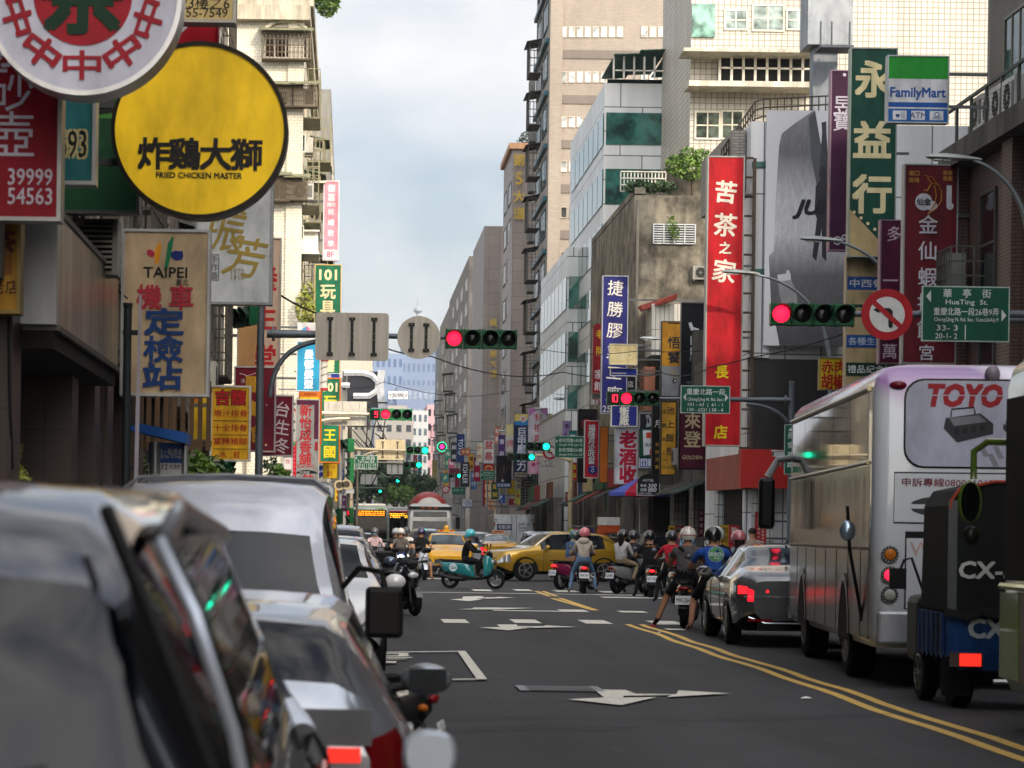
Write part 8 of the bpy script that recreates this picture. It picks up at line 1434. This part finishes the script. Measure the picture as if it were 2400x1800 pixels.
def standing(face=(0, 1, 0)):
    J = dict(pelvis=(0, 0, .95), waist=(0, .01, 1.12), chest=(0, 0, 1.30), neck=(0, 0, 1.46), chin=(0, .02, 1.54), head=(0, .03, 1.66), face=face)
    for s, sx in (('L', -1), ('R', 1)): J.update({'sh'+s: (sx*.18, 0, 1.38), 'el'+s: (sx*.24, -.02, 1.12), 'wr'+s: (sx*.24, .05, .88), 'ha'+s: (sx*.24, .07, .81), 'hi'+s: (sx*.10, 0, .90), 'kn'+s: (sx*.11, .03 if sx > 0 else -.02, .50), 'an'+s: (sx*.11, .05 if sx > 0 else -.12, .09), 'to'+s: (sx*.12, .2 if sx > 0 else .02, .04)})
    return J
def hairdo(o, J, c='#17130f'): m = MB(P(c, .6)); m.sm = True; m.ball(Vector(J['head'])+Vector((0, -.012, -.01)), .098, .112, .10, 14, 8, -.25, 1.0); m.build('hair', o)
J = standing(); q = place(1762, 62); o = figure('pedestrian in a patterned beige shirt right of the pink helmet', (q[0], q[1], .0), R(10), J, '#8d8478', '#34302c'); hairdo(o, J)
for px, Y, c, lab in ((1590, 72, '#5a2a3a', 'pedestrian in a plum top under the arcade behind the riders'), (1610, 68, '#6a86a0', 'pedestrian in a light blue shirt behind the striped helmet')):
    q = place(px, Y); J = standing(); o = figure(lab, (min(q[0], 10.6), Y, 0), R(30), J, c, '#26262a'); hairdo(o, J)
# parked scooters between the parked cars on the left
scooter('black scooter parked sideways between the hatchback and the minivan', (-.42, 13.7, 0), R(82), '#131416', plate_t='MLD-8021', head='#8d9092', group='scooters parked between the cars on the left')
scooter('black scooter parked nose out beside the blue grey sedan', (.98, 47.5, 0), R(-160), '#101113', plate_t='NCP-2280', group='scooters parked between the cars on the left')
scooter('dark grey scooter parked behind the black one near the sedan', (.95, 51.5, 0), R(-165), '#2a2b2e', plate_t='MEX-7118', group='scooters parked between the cars on the left', box='#1a1b1d')
# ---------------------------------------------------------------- plants, stalls, shop fronts and the crowded far street
def leafmat(key, a, b):
    if key in MATS: return MATS[key]
    m, t, s = newmat(key); n = N(t, 'ShaderNodeTexNoise', Scale=3.5, Detail=4.0); t.links.new(wpos(t), n.inputs['Vector']); t.links.new(ramp(t, n.outputs['Fac'], .35, lin(a), .65, lin(b)), s.inputs['Base Color']); s.inputs['Roughness'].default_value = .6; return m
def foliage(blobs, mt, size, n, stems=(), stem_c='#4a3c2c', seed=1):
    rnd = random.Random(seed); m = MB(mt); tot = sum(b[3]*b[4]*b[5] for b in blobs)**1
    for cx, cy, cz, rx, ry, rz in blobs:
        k = max(6, int(n*rx*ry*rz/tot))
        for _ in range(k):
            while True:
                u = Vector((rnd.uniform(-1, 1), rnd.uniform(-1, 1), rnd.uniform(-1, 1)))
                if .25 < u.length < 1: break
            u = u*(u.length**-.35); c = Vector((cx+u.x*rx, cy+u.y*ry, cz+u.z*rz)); a = Vector((rnd.uniform(-1, 1), rnd.uniform(-1, 1), rnd.uniform(-.6, .9))).normalized(); b = a.cross(Vector((rnd.uniform(-1, 1), rnd.uniform(-1, 1), rnd.uniform(-1, 1)))).normalized(); s = size*rnd.uniform(.6, 1.3)
            m.poly([c-a*s, c-b*s*.42, c+a*s, c+b*s*.42])
    return m
def plant(name, label, blobs, mt, size, n, stems, cat='plant', seed=1, stem_c='#4a3c2c', pr=None):
    root = empty(name, Vector(stems[0][0]) if stems else (blobs[0][0], blobs[0][1], blobs[0][2]-blobs[0][5]), 0, label, cat); o = root.location.copy()
    f = foliage([(b[0]-o.x, b[1]-o.y, b[2]-o.z)+tuple(b[3:]) for b in blobs], mt, size, n, seed=seed); f.build('crown' if name == 'tree' else 'foliage', root)
    t = MB(P(stem_c, .85))
    for pts in stems: t.tube([Vector(p)-o for p in pts], [pr[0]+(pr[1]-pr[0])*i/(len(pts)-1) for i in range(len(pts))] if pr else .02, 6)
    if stems: t.build('trunk' if name == 'tree' else 'stem', root)
    return root
G1, G2, G3 = leafmat('leaf mid', '#33521c', '#6d8a34'), leafmat('leaf dark', '#1a2c16', '#39552a'), leafmat('leaf yellow', '#5d6a20', '#a3a544')
q = at(768, 8, 90); plant('shrub', 'rounded green bush overhanging the roof of the cream flats', [(q.x, 90, q.z+.4, .5, .6, .9), (q.x-.6, 90.4, q.z+.9, .7, .6, .7), (q.x+.2, 89.7, q.z+.9, .45, .5, .6)], G1, .10, 2600, [((q.x-.5, 90.5, 20), (q.x-.3, 90.2, 20.4), (q.x-.1, 90, 20.9))], seed=3)
q = at(1618, 395, 96); plant('tree', 'small leafy tree growing on the weathered concrete roof', [(q.x, 96, q.z, .55, .5, .5), (q.x-.5, 96.2, q.z+.15, .45, .4, .4), (q.x+.4, 96, q.z+.35, .4, .4, .4), (q.x-.1, 96, q.z+.5, .35, .3, .3), (q.x-.4, 95.8, q.z-.2, .3, .3, .2)], G1, .09, 1500, [((q.x+.1, 96.1, q.z-1.2), (q.x+.05, 96, q.z-.5), (q.x-.1, 96, q.z+.1)), ((q.x+.05, 96, q.z-.5), (q.x+.3, 96, q.z+.3))], 'tree', 5, pr=(.05, .02))
q = at(1515, 438, 95); plant('potted_plant', 'low row of dark green plants along the weathered roof edge', [(q.x+.35*i-.5, 95.3, q.z+.08*(i % 2), .3, .25, .22) for i in range(5)], G2, .08, 900, [((q.x, 95.4, q.z-.4), (q.x, 95.4, q.z))], seed=7)
q = at(1575, 530, 94.8); plant('weed', 'weed trailing from the barred vent of the weathered house', [(q.x, 94.7, q.z, .2, .1, .35), (q.x+.15, 94.7, q.z-.25, .15, .1, .3)], G1, .06, 260, [((q.x, 94.85, q.z-.5), (q.x+.05, 94.7, q.z), (q.x-.2, 94.7, q.z+.35))], seed=9)
q = at(1240, 330, 206); plant('tree', 'small dark tree on the roof of the brown granite tower', [(q.x, 206.5, q.z+.2, .8, .6, .7), (q.x+.5, 206.5, q.z+.6, .5, .5, .5), (q.x-.5, 206.5, q.z-.1, .5, .4, .4)], G2, .14, 500, [((q.x, 206.5, q.z-1.2), (q.x, 206.5, q.z))], 'tree', 11, pr=(.06, .03))
q = at(1400, 730, 127); plant('potted_plant', 'leafy balcony plant left of the navy sign', [(q.x-.3, 126.8, q.z, .45, .4, .6), (q.x+.2, 126.8, q.z-.4, .35, .35, .5), (q.x-.1, 126.8, q.z+.5, .3, .3, .3)], G1, .11, 700, [((q.x, 127, q.z-1.4), (q.x-.1, 126.8, q.z))], seed=13)
q = at(735, 715, 87.5); plant('potted_plant', 'thin yellow green plant on a balcony left of the upper toy sign', [(q.x-.3, 87.5, q.z-.1, .35, .3, .55), (q.x-.2, 87.5, q.z+.5, .25, .2, .3)], G3, .08, 420, [((q.x-.3, 87.6, q.z-.9), (q.x-.3, 87.5, q.z+.4))], seed=15)
q = at(35, 1110, 21); plant('climbing_vine', 'yellow green climber at the left edge under the fascia', [(q.x, 21, q.z-.2, .16, .2, .3), (q.x-.05, 21, q.z+.1, .12, .15, .2), (q.x+.12, 21, q.z-.35, .1, .15, .2)], G3, .035, 620, [((q.x-.1, 21.1, .13), (q.x-.05, 21, q.z-.4), (q.x+.05, 21, q.z+.25))], seed=17)
for k, (px, py, Y, mt, sz, lab) in enumerate(((332, 1100, 34, G2, .05, 'dark bush left of the bus stop panel'), (470, 1100, 38, G1, .09, 'broad leaved green shrub right of the bus stop panel'), (520, 1120, 40, G2, .06, 'dark green shrub at the foot of the short green signal post'), (645, 1105, 60, G2, .07, 'tall dark leafy plant beside the dark mast'), (668, 1130, 58, G1, .12, 'large round leaved plant in front of the narrow white sign'))):
    q = at(px, py, Y); plant('shrub', lab, [(q.x, Y, q.z-.1, .22, .25, .35), (q.x+.15, Y, q.z-.3, .2, .2, .3), (q.x-.12, Y, q.z+.15, .16, .2, .25), (q.x, Y, .7, .3, .3, .5)], mt, sz, 700, [((q.x, Y, .13), (q.x, Y, q.z))], seed=20+k)
for k, (px, top, Y, w_, mt, lab) in enumerate(((900, 1075, 330, 3.2, G2, 'dark street tree far off behind the second green light'), (955, 1100, 400, 4.0, G2, 'broad dark tree closing the far street'), (925, 1128, 360, 3.0, G1, 'lighter green tree above the red banded bus'), (985, 1115, 380, 3.0, G2, 'dark tree behind the mixer lorry drum'), (862, 1100, 300, 2.2, G2, 'small dark tree left of the distant green lights'))):
    q = at(px, top, Y); rnd = random.Random(k); h = q.z
    plant('tree', lab, [(q.x+rnd.uniform(-1, 1)*w_*.7, Y+rnd.uniform(-1, 1), h-1.5+rnd.uniform(-1.6, .8), w_*.5, w_*.5, 1.1+rnd.random()*.6) for _ in range(9)], mt, .32, 1500, [((q.x, Y, 0), (q.x+.1, Y, h*.5), (q.x, Y, h-1)), ((q.x+.1, Y, h*.5), (q.x+1, Y, h-1.4)), ((q.x+.1, Y, h*.55), (q.x-1.1, Y, h-1.2))], 'tree', 30+k, '#3a3026', (.22, .08))
# utility tangle on the left by the far signs: pole with transformer cans and wires
q = at(820, 1000, 150); m = MB(P('#5e5a52', .7)); m.tube([(q.x, 150, .13), (q.x, 150, at(820, 950, 150).z)], [.18, .12], 10); o = m.build('utility_pole', label='old utility pole with a tangle of wires behind the countdown nine', cat='utility pole')
f = MB(P('#4a4842', .7)); 
for z in (9.0, 8.4, 7.6): f.box(q.x-.2, q.x+2.2, 149.9, 150, z, z+.1)
f.build('cross_arm', o); rnd = random.Random(5)
for k in range(14):
    a_ = Vector((q.x+rnd.uniform(0, 2.2), 149.9, rnd.uniform(6.8, 9))); b_ = Vector((q.x+rnd.uniform(.2, 3.4), 149.6+rnd.uniform(-.5, 1), rnd.uniform(3.8, 7))); f = MB(P('#17181a', .7)); f.tube([a_, (a_+b_)/2+Vector((.2, 0, -.6)), b_], .03, 4, False); f.build('wire', o)
# shop fronts on the right: arcades, awnings, stalls
for i, (y0, y1, lab) in enumerate(((79.3, 84, 'dark open arcade shop under the maroon sign'), (84.2, 89, 'shuttered arcade shop beyond the dark open one'), (89.2, 94.8, 'dim low shop behind the hotel price board'))):
    b = bldg(lab, 12.0, 24, y0, y1, (7.2, 8.4, 7.8)[i], CONC(f'shop wall {i}', ('#4f4941', '#443f39', '#3a3631')[i], '#37332e', .5), 'shophouse')
    part(b, 'upper_front', CONC(f'shop wall {i}', '#4f4941', '#37332e', .5), [(11.2, 11.998, y0, y1, 3.3, (7.1, 8.3, 7.7)[i])])
    part(b, 'dark_shop_panel', P('#12100e', .9), [(11.95, 11.996, y0+.3, y1-.3, .14, 3.1)])  # dark panel stands in for the shade inside the shop
    for yy in (y0+.25, y1-.25): part(b, 'pillar', TILE('shop pillar tile', '#8d8a82', '#3a3834', .15, .3, .4), [(11.2, 11.6, yy-.2, yy+.2, .13, 3.3)])
    for k in range(2): window(b, 11.196, y0+1.4+2.2*k, 5.4, 1.5, 1.5, 'x-', cols=2, frame='#77736a'); 
    aircon(b, 11.19, y0+2.5, 4.2, 'x-', 1.0, '#8f8d86')
    m = MB(P(('#2c3a34', '#4a4440', '#3a2f2c')[i], .7)); m.prism([(11.2, y0+.2, 3.25), (10.2, y0+.2, 2.85), (10.2, y0+.2, 2.9), (11.2, y0+.2, 3.32)], (0, y1-y0-.4, 0)); m.build('awning', b)
for i, (bn, x, y0, y1) in enumerate((('weathered', 10.6, 95.1, 111), ('glass', 11.4, 112.5, 127), ('lower glass', 10.7, 128.2, 145), ('taupe', 11.55, 146.5, 161))):
    b = empty('arcade_front', (x, (y0+y1)/2, .13), 0, f'street level shop arcade running below the {bn} building on the right', 'shop front'); n = int((y1-y0)/4)
    m = MB(P('#13110f', .9)); m.box(-.06, -.03, -(y1-y0)/2, (y1-y0)/2, 0, 3.0); m.build('dark_shop_panel', b)  # long dark panel paints the shaded depth of the arcade
    for k in range(n+1):
        y = -(y1-y0)/2+(y1-y0)*k/n; m = MB(CONC('arcade pier', '#77726a', '#4c4842', .5)); m.box(-.5, -.1, y-.25, y+.25, 0, 3.2); m.build('pillar', b)
    for k in range(n):
        y = -(y1-y0)/2+(y1-y0)*(k+.5)/n; c = ('#8c1c22', '#2a5a3a', '#c9b98a', '#1c3a6a', '#6a3a24', '#b9b4ac')[(k+2*i) % 6]; m = MB(P(c, .6)); m.box(-.62, -.52, y-1.7, y+1.7, 3.2, 4.0); m.build('fascia', b); m = MB(P(('#3a3c3e', '#6a2420', '#2c4a3c')[(k+i) % 3], .75)); m.prism([(-.5, y-1.6, 3.15), (-1.3, y-1.6, 2.75), (-1.3, y-1.6, 2.79), (-.5, y-1.6, 3.2)], (0, 3.2, 0)); m.build('awning', b)
q = at(1494, 1150, 90); root = empty('market_umbrella', (q.x+.1, 90, .13), 0, 'blue and red market umbrella left of the hotel price board', 'umbrella'); zt = q.z+.35
for i in range(8):
    a0, a1 = 2*PI*i/8+.2, 2*PI*(i+1)/8+.2; m = MB(P('#9c1c34' if i % 2 else '#4a55a0', .7)); rr_ = 1.15; m.add([(0, 0, zt), (rr_*math.cos(a0), rr_*math.sin(a0), zt-.55), (rr_*math.cos(a1), rr_*math.sin(a1), zt-.55), (rr_*math.cos(a0), rr_*math.sin(a0), zt-.68), (rr_*math.cos(a1), rr_*math.sin(a1), zt-.68)], [(0, 1, 2), (1, 3, 4, 2)]); m.build('panel', root)
m = MB(P('#8d9092', .4, .5)); m.tube([(0, 0, 0), (0, 0, zt+.05)], .03, 8); m.build('pole', root)
q = at(1426, 1262, 96); m = MB(P('#b0481a', .55)); m.box(-.38, .38, -.3, .3, 0, 1.75); m.mat(P('#c9c6c0', .5)); m.box(-.4, .4, -.32, .32, 1.75, 2.05); m.mat(P('#6a200c', .6)); m.text('資源回收', (-.12, -.31, .95), .2, rot=-PI/2, w=1.1); m.text('舊衣箱', (.15, -.31, .95), .16, rot=-PI/2, w=.8); m.build('donation_box', loc=(q.x, 96, .13), label='orange clothes bank with a white top on the right pavement', cat='clothes bank')
q = at(1398, 1240, 99); root = empty('clothes_rack', (q.x-.2, 99, .13), 0, 'rack of bright coloured clothes left of the orange clothes bank', 'clothes rack'); m = MB(P('#8d9092', .4, .5)); m.tube([(-.9, 0, 0), (-.9, 0, 1.7), (.9, 0, 1.7), (.9, 0, 0)], .02, 6); m.build('rail', root)
for i, c in enumerate(('#8aa82c', '#a02c5a', '#2c9aa8', '#c03a7a', '#3a2c6a', '#c9541c', '#2c6ab0', '#b9c43a')): m = MB(P(c, .8)); x = -.8+.21*i; m.prism([(x-.09, -.05, .5), (x+.09, -.05, .52), (x+.06, -.05, 1.62), (x-.04, -.05, 1.62)], (0, .1, 0)); m.build('garment', root)
for k, (px, Y, c, lab) in enumerate(((1546, 94, '#7a1622', 'dark red post box pillar behind the riders'), (1592, 84, '#7a1622', 'red painted pillar sign under the arcade'), (1576, 86, '#b08c1c', 'yellow vertical board on the arcade pillar behind the red shirted rider'), (1698, 73, '#b08a1c', 'yellow vertical board by the corner shop'), (1720, 71.5, '#8c1a2a', 'red vertical board by the corner shop'))):
    q = at(px, 1262, Y); m = MB(P(c, .6)); m.box(-.14, .14, -.05, .05, -1.0, .35); m.mat(P('#c3bfae' if c != '#b08c1c' and c != '#b08a1c' else '#4a3010', .6)); 
    for i, ch in enumerate('歡迎光臨'): m.text(ch, (0, -.055, .2-.26*i), .17)
    m.build('notice_board', loc=(min(q.x, 11.15), Y, 1.5), label=lab, cat='notice board')
# small far signs that crowd the right row and the left row
far = [('teal', '#1f6a6a', 'white', '#c9cccc', 1342, 1040, 14, 60, 120), ('lilac', '#8c74a8', 'dark', '#2a2030', 1328, 1010, 12, 44, 128), ('scarlet', '#b0202a', 'yellow', '#d8b82a', 1345, 1105, 12, 40, 122), ('pale blue', '#9ab4c4', 'navy', '#1c2c5c', 1280, 1118, 12, 40, 143), ('lime', '#8aa83a', 'white', '#d0d4c4', 1262, 1095, 10, 34, 155), ('chocolate', '#4a2c1c', 'cream', '#c9b98a', 1250, 1050, 11, 48, 158), ('violet', '#4a2c6a', 'white', '#c4c0d0', 1176, 1050, 12, 60, 176), ('salmon', '#c4806a', 'white', '#d8d0c8', 1166, 1020, 10, 40, 182), ('bottle green', '#14402c', 'gold', '#b99a3a', 1160, 1150, 12, 40, 186), ('ivory', '#c9c4ac', 'red', '#a8242c', 1124, 1060, 10, 46, 206), ('crimson', '#8c1030', 'white', '#cfc8cc', 1118, 1100, 11, 56, 215), ('steel blue', '#3a5a8a', 'white', '#c4ccd8', 1110, 1125, 10, 44, 222), ('amber', '#c08a1c', 'black', '#1c1810', 1104, 1085, 9, 40, 232), ('charcoal', '#26282c', 'white', '#b9bcc0', 1064, 1060, 10, 46, 265), ('rose', '#b0506a', 'white', '#d4c4cc', 1058, 1095, 9, 40, 282), ('sea green', '#2c7a62', 'cream', '#c9c4a4', 1050, 1075, 9, 44, 305), ('mustard', '#a88a2c', 'brown', '#4a3418', 1046, 1120, 9, 36, 320), ('brick', '#9a3a2c', 'white', '#cfc8c4', 1335, 1170, 14, 32, 124), ('aqua', '#4aa0b0', 'white', '#d0d8dc', 1232, 1178, 12, 28, 168), ('peach', '#cfa07a', 'maroon', '#6a1c2a', 1150, 1182, 11, 24, 192)]
for k, (cn, c, tn, tcol, px, py, w_, h_, Y) in enumerate(far):
    sign(f'small {cn} hanging sign with {tn} characters among the far right row', (px-w_/2-2, py-h_/2, px+w_/2+2, py+h_/2), Y, c, [('v', ('藥局', '茶行', '電器', '銀樓', '眼鏡', '布莊', '書局', '美髮', '當舖', '小吃')[k % 10], .5, .25, .72, .7, tcol, {'bold': .02})], '#7d7c78', .25, .03)
for k, (cn, c, tn, tcol, px, py, w_, h_, Y) in enumerate([('crimson', '#8c1424', 'white', '#c9c4c4', 796, 1060, 10, 60, 118), ('navy', '#1a2c5a', 'white', '#c4c8d4', 801, 1120, 12, 40, 125), ('yellow', '#c8a81c', 'red', '#a02018', 792, 1160, 14, 30, 105), ('white', '#bfc0bc', 'green', '#1c6a3a', 770, 1185, 20, 24, 98), ('orange', '#c0601c', 'white', '#d8d0c4', 741, 1180, 18, 30, 92), ('purple', '#5a2a5a', 'white', '#c9c0cc', 806, 1180, 10, 36, 135)]):
    sign(f'small {cn} hanging sign with {tn} characters among the left signs beyond the crossing', (px-w_/2, py-h_/2, px+w_/2, py+h_/2), Y, c, [('v', ('鞋店', '文具', '麵館', '診所', '五金', '手機')[k], .5, .25, .72, .55, tcol, {'bold': .02})], '#7d7c78', .25, .03, -1.6)
# street level on the far left side: shop front strip, post, shelter
b = empty('arcade_front', (-1.9, 97, .13), 0, 'street level shops along the foot of the cream flats', 'shop front')
for k in range(6):
    y = -8+4*k; m = MB(P(('#2c2420', '#4a3c34', '#352c2a')[k % 3], .8)); m.box(.03, .06, y-1.8, y+1.8, 0, 2.9); m.build('dark_shop_panel', b); m = MB(P(('#1c4a8a', '#b0561c', '#c9c4b4', '#8c1c24', '#2a6a4a', '#d0b83a')[k], .6)); m.box(.1, .35, y-1.9, y+1.9, 2.95, 3.7); m.build('fascia', b); m = MB(CONC('arcade pier', '#77726a', '#4c4842', .5)); m.box(.06, .5, y+1.85, y+2.15, 0, 2.9); m.build('pillar', b)
# ---------------------------------------------------------------- air
hz, ht, hb = newmat('air'); ht.nodes.remove(hb); pv = N(ht, 'ShaderNodeVolumePrincipled'); pv.inputs['Color'].default_value = (.80, .88, 1.0, 1); pv.inputs['Density'].default_value = .00013; pv.inputs['Anisotropy'].default_value = .2
ht.links.new(pv.outputs[0], ht.nodes['Material Output'].inputs['Volume'])
m = MB(hz); m.box(-1600, 1600, -260, 9100, -2, 330); m.build('haze', kind='stuff')
